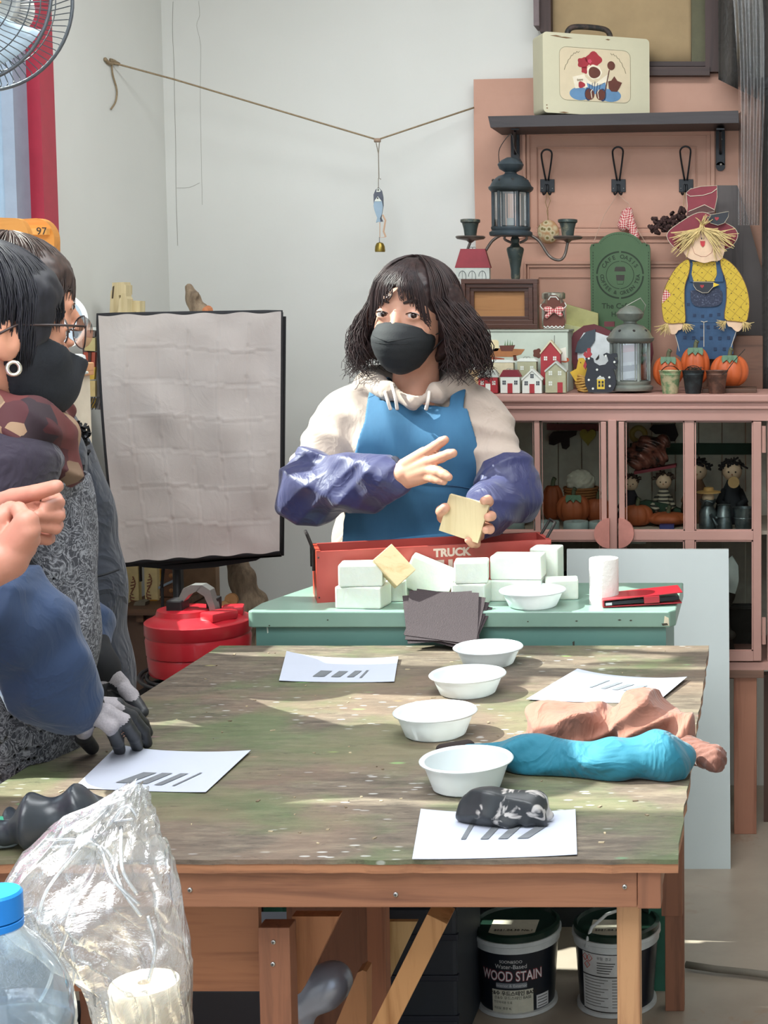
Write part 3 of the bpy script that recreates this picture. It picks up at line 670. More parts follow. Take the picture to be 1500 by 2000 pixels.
# sandpaper sheets
SD = mat(0x3a3033, .85, var=.15, scale=400, bump=.5)
d1 = (P(870, 1275, 3.05)-P(870, 1135, 3.215)).normalized()
for i, (rot, off, nm) in enumerate(((.10, (-.006, 0), 'backmost dark sandpaper sheet of the fan, tilted left'), (-.34, (.012, -.010), 'lowest corner dark sandpaper sheet of the fan'), (-.26, (.009, -.006), 'dark sandpaper sheet third from the front of the fan'), (-.18, (.006, -.003), 'second dark sandpaper sheet of the fan'), (-.05, (0, -.004), 'front dark sandpaper sheet, fully visible'))):
    z = d1*-1; x = Vector((1, 0, 0)); n = x.cross(z).normalized(); R = Matrix((x, z, n)).transposed().to_4x4()
    R.translation = P(866+off[0]*900, 1208-off[1]*900, 3.132)+n*(.0022*i+.004)
    M = R @ Matrix.Rotation(rot, 4, 'Z'); Wd, Hd = .073, .068
    m = MB(M).grid(lambda i_, j_: Vector(((i_-.5)*2*Wd, (j_-.5)*2*Hd, .003*math.sin(3*j_+i))), 6, 6, Vector((0, 0, .0011)))
    tag(m.make('sandpaper_sheet', SD), nm, 'sandpaper')
# ================================================================ PINK CABINET
CY = 4.10; CYB = 4.45
m_p = NT('pink_paint'); _n = m_p.noise(m_p.coord(), 5, 5); _n2 = m_p.noise(m_p.coord((30, 30, 2)), 3, 4)
m_p.base(m_p.mix(m_p.ramp(_n2, [(.62, 0x000000), (.8, 0x555555)]), m_p.ramp(_n, [(.3, 0xae8377), (.7, 0xb88d82)]), 0xb07a68)); m_p.set(Roughness=.5); PK = m_p.m
m_p2 = NT('pink_old_paint'); _n = m_p2.noise(m_p2.coord(), 3, 6, .65); _n2 = m_p2.noise(m_p2.coord((2, 20, 20)), 3, 5, .7)
m_p2.base(m_p2.mix(m_p2.ramp(_n2, [(.55, 0x000000), (.85, 0x777777)]), m_p2.ramp(_n, [(.3, 0xb58873), (.7, 0xc29580)]), 0xa8785c)); m_p2.set(Roughness=.6); PK2 = m_p2.m
cab = thing('display_cabinet', (P(1205, 760, CY).x, (CY+CYB)/2, P(0, 1310, CY).z), 'pink painted display cabinet with glazed doors full of craft pieces', 'cabinet')
def X(u, Y=CY): return P(u, 800, Y).x
def Z(v, Y=CY): return P(1200, v, Y).z
cz0, cz1 = Z(1309), 1.211; cx0, cx1 = X(895), X(1512)
MB().box((cx0-.012, CY-.012, cz1-.02), (cx1+.012, CYB+.03, cz1), .004).make('top', PK, cab)
MB().box((cx0, CY+.002, Z(822)), (cx1, CY+.02, cz1-.02)).make('frieze', PK, cab)
MB().box((cx0-.004, CY-.006, Z(799)), (cx1+.004, CY+.004, Z(793)), .002).make('moulding', PK, cab)
for x in (cx0, cx1-.018): MB().box((x, CY+.02, cz0), (x+.018, CYB, cz1-.02)).make('side_panel', PK, cab)
MB().box((cx0, CY+.002, cz0), (cx1, CYB, Z(1294))).make('bottom_panel', PK, cab)
MB().pbox(1187, 820, 1207, 1294, CY-.003, .02, .002).make('centre_post', PK, cab)
shz = Z(1040)
MB().box((cx0+.018, CY+.03, shz-.010), (cx1-.018, CYB-.01, shz)).make('shelf', mat(0xb7aa9a, .7), cab)
BKM = mat(0xd2cabb, .8); x = cx0+.018
while x < cx1-.03:
    MB().box((x, CYB-.008, cz0+.02), (min(x+.066, cx1-.019), CYB, cz1-.02), .0015).make('back_plank', BKM, cab); x += .068
gls = glass((.82, .84, .82), -.06)
def door(u0, u1, um, hinge_u, ku):
    d = MB(); T_ = .018
    def fr(a, b, c_, e): d.pbox(a, b, c_, e, CY-.006, T_, .0015)
    fr(u0, 822, um[0], 1292); fr(um[3], 822, u1, 1292); fr(um[0], 822, um[3], 821); 
    d = MB()
    fr(u0, 824, um[0], 1291); fr(um[3], 824, u1, 1291); fr(um[0], 800+24, um[3], 824); 
    d.pbox(um[0], 806+16, um[3], 822+0, CY-.0059, T_)
    d.pbox(um[0], 1272, um[3], 1291, CY-.0059, T_); d.pbox(um[1], 822, um[2], 1272, CY-.004, T_-.004, .001); d.pbox(um[0], 1037, um[3], 1055, CY-.0045, T_-.004, .001)
    o = d.make('door', PK, cab)
    for a, b in ((um[0], um[1]), (um[2], um[3])):
        for v0, v1 in ((822, 1037), (1055, 1272)):
            MB().pbox(a, v0, b, v1, CY+.004, .002).make('pane', gls, o)
            bd_ = MB()
            for q in ((a, v0, a+3, v1), (b-3, v0, b, v1), (a, v0, b, v0+3), (a, v1-3, b, v1)): bd_.pbox(*q, CY-.001, .004)
            bd_.make('glazing_bead', PK, o)
    k = circ(ku, 1042, 30, 16, math.pi/2 if ku < 1200 else -math.pi/2, math.pi*1.5 if ku < 1200 else math.pi/2, 29)
    m = MB().cut(k, CY-.020, .014); m.make('half_round_handle', mat(0xb87a6e, .45), o)
    for v in (858, 1232): MB().ptube([(hinge_u, v-26, CY-.010), (hinge_u, v+26, CY-.010)], .0055, 8).make('hinge', PK, o, 'auto')
door(912, 1187, (940, 1043, 1058, 1173), 905, 1190)
door(1208, 1487, (1222, 1337, 1357, 1471), 1492, 1208)
# stand
st = thing('low_wooden_stand', (P(1200, 760, 4.25).x, 4.25, 0), 'low wooden stand carrying the pink cabinet', 'stand')
SW = wood(0xb07a62, 0x8e5c48, 'Z'); sx0, sx1 = X(905), X(1492)
MB().box((sx0, CY+.0, cz0-.022), (sx1, CYB, cz0), .002).make('top', wood(0x7c5c4c, 0x5c4236, 'X'), st)
for u, y in ((1433, CY+.02), (930, CY+.02), (1433, CYB-.06), (930, CYB-.06)): a = P(u, 1500, CY).x; MB().box((a, y, 0), (a+.062, y+.05, cz0-.022), .002).make('leg', SW, st)
MB().box((sx0+.03, CYB-.04, cz0-.10), (sx1-.03, CYB-.02, cz0-.022)).make('rail', wood(0x6c4a3c, 0x523529, 'X'), st)
MB().box((sx1-.0, CY+.12, 0), (sx1+.09, CY+.16, .42)).make('post', wood(0x5a4034, 0x3c2b24, 'Z'), st)
# ---------------------------------------------------------------- pink old door behind
PD = 4.505
pd = thing('old_panel_door', P(1205, 770, PD), 'old pink panel door leaning on the wall behind the cabinet ornaments', 'door'); pd.location.z = .9
MB().prism([(P(925, 155, PD).x, P(925, 155, PD).z), (P(1490, 141, PD).x, P(1490, 141, PD).z), (P(1498, 700, PD).x, .9), (P(932, 700, PD).x, .9), (P(930, 525, PD).x, P(0, 525, PD).z), (P(928, 420, PD).x, P(0, 420, PD).z), (P(926, 350, PD).x, P(0, 350, PD).z), (P(925.5, 272, PD).x, P(0, 272, PD).z)], PD, PD+.035).make('door_slab', PK2, pd)
def frame_px(u0, v0, u1, v1, w, Y, d, m, nm, par):
    f = MB()
    for i in range(2):
        a, b, c_, e = u0+i*w*.5, v0+i*w*.5, u1-i*w*.5, v1-i*w*.5; dd = d*(1-.45*i); ww = w*.5
        f.pbox(a, b, c_, b+ww, Y-dd, dd, .0008); f.pbox(a, e-ww, c_, e, Y-dd, dd, .0008); f.pbox(a, b+ww, a+ww, e-ww, Y-dd, dd, .0008); f.pbox(c_-ww, b+ww, c_, e-ww, Y-dd, dd, .0008)
    return f.make(nm, m, par)
frame_px(1020, 248, 1396, 462, 16, PD, .012, PK2, 'panel_moulding', pd); frame_px(1048, 286, 1361, 445, 4, PD, .005, PK2, 'panel_moulding', pd)
frame_px(1024, 510, 1410, 800, 12, PD, .012, PK2, 'panel_moulding', pd); frame_px(1052, 540, 1392, 790, 4, PD, .005, PK2, 'panel_moulding', pd)
for v in (462, 470): MB().pbox(1000, v, 1425, v+4, PD-.004, .004, .001).make('rail_moulding', PK2, pd)
# ---------------------------------------------------------------- wall shelf with brackets, suitcase, hooks
BW = wood(0x2e2729, 0x1d191b, 'X', 1, .5); BLK = mat(0x23262a, .45, .4)
SY = 4.30
ws = thing('wall_shelf', P(1200, 245, SY+.1), 'dark wooden shelf board on black brackets under the white suitcase', 'shelf')
s = MB(); s.prism([(P(u, v, SY).x, P(u, v, SY).z) for u, v in ((953, 227), (1200, 222), (1442, 216), (1443, 240), (1200, 244), (958, 249))], SY, SY+.19); s.make('shelf_board', BW, ws)
for u, v1 in ((1006, 330), (1407, 335)):
    b = MB(); b.pbox(u-9, 244, u+9, v1-12, PD-.008, .007, .001); b.cut(circ(u, v1-10, 9, 16), PD-.008, .007)
    b.beam(P(u, 252, PD-.17), P(u, 252, PD-.004), .022, .005); b.tube(spline([P(u, 300, PD-.01), P(u, 285, PD-.06), P(u, 256, PD-.12)], 4), .004, 6)
    o = b.make('bracket', BLK, ws); 
    for v in (272, v1-14): MB().ball(P(u+1, v, PD-.0095), .004, 10, 6).make('screw', scr, o)
sc_ = P(1163, 216, SY+.02)
su = thing('suitcase', sc_, 'cream wooden suitcase painted with a baker gingerbread figure', 'suitcase')
suz = P(0, 219, SY).z
yaw2 = math.radians(24); ce = P(1061, 219, SY+.0); Rs = Matrix.Translation((ce.x, SY+.004, suz)) @ Matrix.Rotation(yaw2, 4, 'Z')
sw = (P(1267, 200, SY+.09).x-P(1061, 200, SY).x)/math.cos(yaw2); sh = P(0, 57, SY).z-suz-.005
CR = mat(0xcac4a8, .6, var=.05, scale=6); brn = mat(0x7a5a3c, .8)
# local: x along front, y depth, z up
def rr_prof(w, h, r): return [(x_, z_) for x_, z_ in rrect(0, 0, w, h, r)]
MB(Rs).prism(rr_prof(sw, sh, .012), 0, .10).make('case_body', CR, su)
MB(Rs).prism(rr_prof(sw-.0, sh, .012), .058, .060).make('lid_seam', brn, su) if False else None
hm = MB(Rs); hm.tube(spline([(.085, .05, sh-.005), (.088, .05, sh+.015), (.105, .05, sh+.027), (.15, .05, sh+.030), (.195, .05, sh+.027), (.21, .05, sh+.015), (.213, .05, sh-.005)], 5), .008, 10); hm.make('handle', mat(0x4a3a34, .6, col2=0x22211f, scale=60), su, True)
kx, kz = sw/207, sh/160
def L2(u, v): return ((u-1061)*kx, (217-v)*kz)
def paint(poly, m, lay, nm, par=su): MB(Rs).prism([L2(u, v) for u, v in poly], -.0004-.0003*lay, -.0001).make(nm, m, par)
oc = mat(0xd3c3a4, .6, var=.04)
p = [L2(u, v) for u, v in rrect(1092, 84, 1230, 190, 14)]
MB(Rs).tube([(x_, -.0004, z_) for x_, z_ in p], .0005, 4, closed=True).make('panel_outline', mat(0x8a7d60, .7), su); paint(rrect(1093, 85, 1229, 189, 13), oc, 0, 'painted_panel')
RD = mat(0x9e2430, .5); BR = mat(0x5e2f22, .6); BL = mat(0x5f86aa, .6); WT = mat(0xe8ddc6, .6); DB = mat(0x24365a, .6)
def blobpoly(cx_, cy_, r, n=30, k=5, amp=.12, ry=None): return [(cx_+r*(1+amp*math.cos(k*a))*math.cos(a), cy_+(ry or r)*(1+amp*math.cos(k*a))*math.sin(a)) for a in np.linspace(0, 2*math.pi, n, endpoint=False)]
paint(blobpoly(1158, 106, 15, k=4), RD, 1, 'bow'); paint(blobpoly(1138, 114, 11, k=5), RD, 1, 'bow'); paint(blobpoly(1141, 128, 7), RD, 1, 'bow'); paint(blobpoly(1150, 110, 4), mat(0xc04058, .5), 2, 'bow_knot')
paint([(1140, 140), (1150, 150), (1160, 155), (1175, 142), (1185, 134), (1188, 146), (1172, 156), (1158, 160), (1145, 154)], WT, 1, 'collar')
paint(blobpoly(1159, 131, 14.5, k=7, amp=.06), WT, 2, 'icing'); paint(blobpoly(1159, 132, 11.5, k=3, amp=.04), BR, 3, 'gingerbread_face')
paint([(1145, 153), (1160, 160), (1180, 150), (1186, 175), (1140, 175)], BL, 1, 'dungarees')
paint(circ(1131, 176, 20, 24, ry=13), BL, 2, 'trouser_leg'); paint(circ(1190, 176, 21, 24, ry=13), BL, 2, 'trouser_leg')
paint(circ(1150, 176, 9, 20, ry=11), BR, 3, 'foot'); paint(circ(1171, 176, 9, 20, ry=11), BR, 3, 'foot')
for u in (1147, 1175): paint(circ(u, 176, 7, 16, ry=13), DB, 2, 'cuff')
for u0_ in (1154, 1167): MB(Rs).tube([(L2(u0_+dx, v)[0], -.0016, L2(0, v)[1]) for dx, v in ((1, 166), (-2, 171), (-1, 178), (0, 184))], .0012, 5).make('icing_line', WT, su)
paint([(1117, 143), (1140, 136), (1146, 162), (1122, 166)], WT, 3, 'card'); paint(blobpoly(1134, 158, 6.5, k=3), RD, 4, 'apple')
MB(Rs).tube([(L2(1179, 172)[0], -.0016, L2(0, 172)[1]), (L2(1188, 125)[0], -.0016, L2(0, 125)[1])], .0014, 5).make('spoon_handle', BR, su); paint(circ(1192, 116, 7.5, 16, ry=9), BR, 4, 'spoon_bowl')
paint([(1187, 162), (1186, 148), (1192, 146), (1198, 137), (1204, 146), (1213, 149), (1208, 160), (1203, 168), (1192, 168)], BR, 4, 'gingerbread_cookie')
for i in range(5): MB(Rs).tube([(L2(1149+i*4.5, 172)[0], -.0017, L2(0, 172)[1]), (L2(1152+i*4+(i-2), 152)[0], -.0017, L2(0, 150+abs(i-2)*3)[1])], .0008, 4).make('brush', DB, su)
for s_ in (-1, 1):
    q = [(L2(1161+s_*(30+i*2.7), 0)[0], -.0008, L2(0, 92+((i/11)**2.2)*36+(2.2 if i % 2 else -1))[1]) for i in range(12)]
    MB(Rs).tube(q, .0006, 4).make('vine_line', mat(0x4a4a2c, .7), su)
M = Rs @ Matrix.Translation((L2(1131, 0)[0], -.0026, L2(0, 148)[1])) @ Matrix.Rotation(math.pi/2, 4, 'X') @ Matrix.Rotation(.2, 4, 'Z'); text('Enjoy', .008, M, brn, su)
for a, b, w2 in ((1075, 64, 22), (1088, 66, 30), (1181, 64, 10), (1090, 215, 20), (1240, 214, 20), (1066, 208, 4), (1066, 202, 3)): paint([(a, b), (a+w2*.5, b-1.5), (a+w2, b), (a+w2*.6, b+1.5)], brn, 1, 'worn_patch')
for k, (u, vt) in enumerate(((1068, 292), (1207, 287), (1339, 286))):
    t = thing('coat_hook', P(u, 372, PD-.006), ('black wire coat hook on the pink door, leftmost of three', 'black wire coat hook in the middle, above the green sign', 'black wire coat hook at right, above the red hat')[k], 'hook', 'coat hooks on the pink door')
    vb = vt+62; vb = 350
    MB().pbox(u-13, vb, u+15, vb+25, PD-.006, .005, .001).make('back_plate', BLK, t)
    m = MB(); m.ptube(spline([P(u-2, vb+2, PD-.01), P(u-10, vt+18, PD-.035), P(u-9, vt+5, PD-.05), P(u, vt, PD-.052), P(u+9, vt+5, PD-.05), P(u+9, vt+20, PD-.035), P(u+3, vb+2, PD-.01)], 5), .0022, 8) if False else m.tube(spline([P(u-2, vb+2, PD-.01), P(u-10, vt+18, PD-.035), P(u-9, vt+5, PD-.05), P(u, vt, PD-.052), P(u+9, vt+5, PD-.05), P(u+9, vt+20, PD-.035), P(u+3, vb+2, PD-.01)], 5), .0027, 8)
    m.make('wire_loop', BLK, t, True)
    m = MB()
    for s_ in (-1, 1): m.tube(spline([P(u+s_*2, vb+10, PD-.01), P(u+s_*2, vb+24, PD-.016), P(u+s_*6, vb+30, PD-.028), P(u+s_*8, vb+26, PD-.035)], 4), .0027, 8)
    m.make('lower_hook', BLK, t, True)
    for s_ in (-9, 11): MB().ball(P(u+s_, vb+18, PD-.0065), .0018, 8, 5).make('screw', scr, t)
# ---------------------------------------------------------------- frame and cardboard above, curtain, plastic
DW = wood(0x432f2b, 0x2b1e1c, 'Z')
fr = thing('wall_rack', P(1230, 140, 4.50), 'dark brown wooden rack on the wall above the pink door', 'rack')
MB().pbox(1053, -60, 1076, 62, 4.48, .06).make('post', DW, fr); MB().pbox(1377, -60, 1403, 140, 4.48, .06).make('post', DW, fr)
MB().pbox(1200, 130, 1386, 147, 4.47, .07).make('rail', wood(0x432f2b, 0x2b1e1c, 'X'), fr); MB().pbox(1200, 120, 1380, 129, 4.49, .05).make('rail', wood(0x3a2a28, 0x241a18, 'X'), fr)
MB().pbox(1041, -60, 1053, 50, 4.46, .085).make('side_panel', mat(0x77696a, .7), fr)
cb2 = MB().grid(lambda i, j: P(1078+272*i, -60+184*j, 4.522+.004*math.sin(i*14)*(1 if i > .35 else .2)), 40, 4, Vector((0, .004, 0))); tag(cb2.make('cardboard_sheet', mat(0xa8906c, .85, var=.08, scale=12), smooth=True), 'brown cardboard sheet standing in the dark rack', 'cardboard')
MB().pbox(1350, -60, 1378, 122, 4.52, .02).make('slat', mat(0x5c5a42, .7), fr)
def cur(i, j): return P(1403+120*i, -80+(235+60*i)*j, 4.40+.02*math.sin(i*21+j*.6))
tag(MB().grid(cur, 50, 10, Vector((0, .003, 0))).make('curtain', cloth(0x3a3530), smooth=True), 'dark brown curtain at the top right corner', 'curtain')
tag(MB().grid(lambda i, j: P(1488+60*i, 150+650*j, 4.36+.015*math.sin(i*15)), 16, 6, Vector((0, .003, 0))).make('curtain', cloth(0x2e2b28), smooth=True), 'narrow dark hanging cloth at the right photo edge', 'curtain')
def m_plastic(refl=.35, hz=.10, nm='clear_plastic', bs=.5, sc=18, st=(1, 1, 1)):
    t = NT(nm); t.n.remove(t.b)
    tr = t.N('ShaderNodeBsdfTransparent'); tr.inputs[0].default_value = (.95, .96, .97, 1)
    gl = t.N('ShaderNodeBsdfGlossy'); gl.inputs['Roughness'].default_value = .12
    df = t.N('ShaderNodeBsdfTranslucent'); df.inputs[0].default_value = (.9, .92, .95, 1)
    d2 = t.N('ShaderNodeBsdfDiffuse'); d2.inputs[0].default_value = (.9, .92, .95, 1)
    n = t.noise(t.coord(st), sc, 6, .6, 1.2); b = t.N('ShaderNodeBump'); b.inputs['Strength'].default_value = bs; b.inputs['Distance'].default_value = .02; t.L(n, b.inputs['Height'])
    for s_ in (gl, df, d2): t.L(b.outputs[0], s_.inputs['Normal'])
    lw = t.N('ShaderNodeLayerWeight'); lw.inputs[0].default_value = .35; t.L(b.outputs[0], lw.inputs['Normal'])
    ma = t.N('ShaderNodeMath', operation='MULTIPLY_ADD'); ma.inputs[1].default_value = .8; ma.inputs[2].default_value = refl*.3; ma.use_clamp = True; t.L(lw.outputs['Facing'], ma.inputs[0])
    m0 = t.N('ShaderNodeMixShader'); m0.inputs[0].default_value = .5; t.L(df.outputs[0], m0.inputs[1]); t.L(d2.outputs[0], m0.inputs[2])
    m1 = t.N('ShaderNodeMixShader'); m1.inputs[0].default_value = hz; t.L(tr.outputs[0], m1.inputs[1]); t.L(m0.outputs[0], m1.inputs[2])
    m2 = t.N('ShaderNodeMixShader'); t.L(ma.outputs[0], m2.inputs[0]); t.L(m1.outputs[0], m2.inputs[1]); t.L(gl.outputs[0], m2.inputs[2])
    t.L(m2.outputs[0], t.out.inputs[0]); return t.m
def psh(i, j):
    u = 1428+60*i+18*j*(1-i)+6*math.sin(j*4); return P(u, -40+480*j, 4.33+.030*math.sin(i*26+2*math.sin(j*3))*(.4+.6*j)-.01*i)
tag(MB().grid(psh, 90, 30).make('plastic_sheet', m_plastic(.5, .07, 'hanging_plastic', .3, 10, (6, 6, .5)), smooth=True), 'clear crumpled plastic sheet hanging at the right', 'plastic sheet')
# dark tapered board behind scarecrow
tag(MB().cut([(1398, 362), (1440, 362), (1452, 395), (1497, 560), (1499, 656), (1398, 656)], 4.46, .02).make('tapered_board', wood(0x57504e, 0x3c3637, 'Z')), 'dark weathered tapered board standing behind the scarecrow', 'board')
tag(MB().pbox(1380, 656, 1490, 762, 4.36, .08, .002).make('wooden_box', wood(0x6e4d3c, 0x4f372c, 'X')), 'brown wooden box behind the pumpkins', 'box')
# ---------------------------------------------------------------- ORNAMENTS on the cabinet top
LZ = cz1
def OY(v): return max(CY, (HC-LZ)*F/(v-HOR)) if v > HOR+120 else CY+.1
def board_thing(name, loc_uv, Y, label, cat, group=None, z=LZ):
    t = thing(name, (P(loc_uv, 765, Y).x, Y, z), label, cat, group); return t
wht = mat(0xd9dcd3, .6, var=.05); redp = mat(0x9e2c33, .55); dkr = mat(0x7c2430, .55); olive = mat(0xa5a486, .65); beig = mat(0xcfc4a4, .65); gry = mat(0xb8bcb4, .6)
def house(u0, u1, vtop, veave, vb, Y, body, roof, label, door_c=None, win_c=None, doorpos=.5, dth=.028, hip=True, wins=((.2, .35), (.8, .35)), dh=.6, attic=False, chim=None):
    t = thing('wooden_house', (P((u0+u1)/2, vb, Y).x, Y, P(0, vb, Y).z), label, 'ornament', 'small painted wooden houses'); w_ = u1-u0
    if hip: MB().pbox(u0, veave, u1, vb, Y, dth, .0012).make('house_body', body, t); MB().cut([(u0-2, veave), (u0+w_*.14, vtop), (u1-w_*.14, vtop), (u1+2, veave)], Y-.001, dth+.002).make('roof', roof, t)
    else:
        um = (u0+u1)/2; MB().cut([(u0, vb), (u0, veave), (um, vtop+2), (u1, veave), (u1, vb)], Y, dth).make('house_body', body, t)
        r = MB(); r.cut([(u0-2, veave+2), (um, vtop), (u1+2, veave+2), (u1+1, veave+5), (um, vtop+4), (u0-1, veave+5)], Y-.003, dth+.004); r.make('roof', roof, t)
    if door_c:
        dw = w_*.26; uc = u0+w_*doorpos; MB().pbox(uc-dw/2, vb-(vb-veave)*dh, uc+dw/2, vb, Y-.001, .001).make('door', door_c, t)
    for fx, fy in wins:
        uc = u0+w_*fx; vc = veave+(vb-veave)*fy; s_ = w_*.075; m = MB()
        for a in (-1, 1):
            for b in (-1, 1): m.pbox(uc+a*s_*.62-s_*.5, vc+b*s_*.75-s_*.6, uc+a*s_*.62+s_*.5, vc+b*s_*.75+s_*.6, Y-.0008, .001)
        m.make('window', win_c or wht, t)
    if chim:
        m = MB(); m.ptube([(chim, vtop+6, Y+.01), (chim, vtop-9, Y+.01)], .0009, 5); m.make('chimney_wire', mat(0x6b6b66, .5, .5), t)
    else:
        m = MB()
        for q in (-3, 3): m.tube([P(u0+w_*.5+q+3.5*math.cos(a), vtop-1+2.5*math.sin(a), Y+.012) for a in np.linspace(0, 2*math.pi, 12)[:-1]], .0008, 4, closed=True)
        if hip: m.make('wire_smoke', mat(0x8b8b86, .5, .5), t)
Y1 = 4.125
navy = mat(0x2d3340, .6)
house(934, 972, 723, 737, 768, Y1, redp, gry, 'small red wooden house with a grey roof and white door', wht, wht)
house(977, 1015, 723, 736, 768, Y1, wht, dkr, 'small white wooden house with a dark red roof and red door', redp, navy)
house(1020, 1058, 720, 738, 768, Y1, wht, wht, 'small white gabled wooden house with a red door', redp, navy, hip=False, wins=((.2, .35), (.8, .35), (.5, -.12)))
house(1065, 1105, 705, 722, 767, Y1, olive, gry, 'olive grey wooden house with a small red side door', redp, wht, .72, hip=False, dh=.45, wins=((.25, .15), (.7, .15), (.25, .6)))
house(1056, 1094, 664, 687, 752, 4.165, redp, beig, 'tall red wooden house with a beige gable', None, wht, hip=False, wins=((.25, .2), (.72, .2)), chim=1083)
house(1010, 1048, 700, 706, 752, 4.165, olive, wht, 'olive wooden house with two windows behind the white house', None, wht, wins=((.25, .28), (.75, .28), (.25, .75)))
house(947, 1003, 703, 708, 754, 4.165, beig, wht, 'wide beige wooden house behind the red house', None, wht, wins=(), chim=957)
house(915, 944, 716, 722, 755, 4.165, mat(0xd9b98c, .6), wht, 'small tan wooden house half hidden by the instructor hair', None, beig, wins=((.4, .5),))
# cream painted box
BY = 4.215
cbx = thing('painted_box', (P(1028, 760, BY).x, BY+.05, LZ), 'pale green wooden box painted with a bench and a plant basket', 'box')
bxm = mat(0xb9c2b4, .6, var=.05); zt_ = P(0, 648, BY).z
MB().box((P(900, 760, BY).x, BY, LZ), (P(1110, 760, BY).x, BY+.12, zt_), .002).make('box_body', bxm, cbx); MB().box((P(898, 760, BY).x, BY-.003, zt_), (P(1112, 760, BY).x, BY+.123, zt_+.006), .0015).make('lid', mat(0xa0a79a, .6), cbx)
def onbox(poly, m, lay, nm): MB().cut(poly, BY-.0005-.0003*lay, .0004+.0003*lay).make(nm, m, cbx)
woodp = mat(0xa0663a, .6)
onbox([(950, 690), (968, 680), (1025, 682), (1018, 692), (1000, 697), (955, 697)], woodp, 1, 'painted_bench'); onbox([(1002, 694), (1008, 694), (1010, 704), (1003, 704)], BR, 1, 'painted_bench_leg'); onbox([(975, 675), (1006, 674), (1001, 686), (979, 686)], BR, 2, 'painted_basket')
for u in (985, 990, 995, 999): onbox([(u, 675), (u+1.5, 662+abs(u-991)*.6), (u+2.5, 675)], mat(0x5a7a4a, .6), 2, 'painted_leaf')
onbox(rrect(952, 664, 974, 686, 5), mat(0xd9c9a0, .6), 1, 'painted_teapot'); onbox([(930, 693), (985, 700), (985, 708), (930, 706)], mat(0x9a4a32, .6), 1, 'painted_rug'); onbox(blobpoly(1050, 690, 9), BR, 1, 'painted_bush'); onbox(circ(1103, 703, 9, ry=5), mat(0xb0532e, .6), 1, 'painted_pot')
onbox([(1090, 705), (1099, 690), (1092, 682), (1105, 678), (1107, 705)], mat(0xe0ddcf, .6), 2, 'painted_flower')
# picture frame, toys on top of box
FY = 4.24; fz = zt_+.006; FW = wood(0x4e2f22, 0x301c15, 'X', 1, .35)
pf = thing('picture_frame', (P(975, 640, FY).x, FY, fz), 'dark brown wooden frame lying on its long side on the painted box', 'frame')
for i, (g, d) in enumerate(((0, .03), (9, .022), (17, .014))):
    m = MB(); a, b, c_, e = 900+g, 545+g*.9, 1050-g, 642-g*.9; w3 = 9
    m.pbox(a, b, c_, b+w3, FY-d, d, .001); m.pbox(a, e-w3, c_, e, FY-d, d, .001); m.pbox(a, b+w3, a+w3, e-w3, FY-d, d, .001); m.pbox(c_-w3, b+w3, c_, e-w3, FY-d, d, .001); m.make('frame_moulding', FW, pf)
MB().pbox(905, 550, 1045, 638, FY-.004, .012).make('back_board', wood(0xa07042, 0x77502c, 'X'), pf)
wire = MB()
for i in range(7): wire.tube(spline([(P(925+i*9, 645, BY+.02).x, BY+.01, fz+.003), (P(935+i*10, 642, BY).x, BY+.008, fz+.012-(i % 3)*.003), (P(945+i*10, 645, BY).x, BY+.012, fz+.003)], 4), .002, 5)
tag(wire.make('twisted_cord', mat(0xc9c9c4, .6, col2=0x3a3a3a, scale=40), smooth=True), 'short white and black cord on the painted box edge', 'cord')
# jar with gingerbread cutout
JY = 4.24; j = thing('glass_jar', (P(1080, 640, JY+.02).x, JY+.02, fz), 'glass jar with silver lid behind a gingerbread cutout', 'jar')
MB().plathe(1081, JY+.03, [(20, 641), (23, 636), (23, 592), (19, 586), (19, 583)], 24).make('jar_body', glass((.85, .88, .86), .15), j, 'auto'); MB().plathe(1081, JY+.03, [(22, 584), (23, 582), (23, 573), (21, 571), (0, 571)], 24).make('lid', mat(0xb9b4a4, .25, .8), j, 'auto')
gb = thing('gingerbread_figure', (P(1080, 640, JY).x, JY, fz), 'brown gingerbread cutout with a red bow in front of the jar', 'ornament')
go = [(1062, 641), (1102, 641), (1103, 625), (1097, 606), (1105, 600), (1105, 592), (1100, 590), (1094, 594), (1092, 583), (1086, 577), (1075, 577), (1070, 583), (1068, 595), (1062, 592), (1056, 595), (1057, 602), (1065, 606), (1061, 625)]
MB().cut(go, JY-.012, .008).make('cutout', BR, gb)
MB().tube([P(u, v, JY-.0125) for u, v in go[:3]+[(1097, 606)]][0:2], .001, 4).make('icing_line', wht, gb); MB().tube([P(1062+i*4, 637+(i % 2)*3, JY-.013) for i in range(11)], .0018, 5).make('icing_line', wht, gb); MB().tube([P(u, v, JY-.013) for u, v in ((1071, 586), (1075, 580), (1086, 580), (1091, 586))], .0016, 5).make('icing_line', wht, gb)
for q in ([(1103, 591), (1106, 597), (1102, 602)], [(1057, 594), (1055, 598), (1060, 604)]): MB().tube([P(u, v, JY-.013) for u, v in q], .0016, 5).make('icing_line', wht, gb)
gingham = NT('gingham'); ck = gingham.N('ShaderNodeTexChecker'); ck.inputs['Scale'].default_value = 220; gingham.L(gingham.coord(rot=(0, .785, 0)), ck.inputs[0]); ck.inputs[1].default_value = lin(0xb03440); ck.inputs[2].default_value = lin(0xdcc0b4); gingham.base(ck.outputs[0]); gingham.set(Roughness=.8); GH = gingham.m
blob('bow', [ell(P(1070, 604, JY-.016), (.013, .005, .008)), ell(P(1093, 604, JY-.016), (.013, .005, .008)), ell(P(1081, 607, JY-.018), (.005, .005, .005)), cap(P(1080, 608, JY-.016), P(1068, 618, JY-.015), .004, .006), cap(P(1083, 608, JY-.016), P(1095, 615, JY-.015), .004, .006)], .004, .0014, GH, gb)
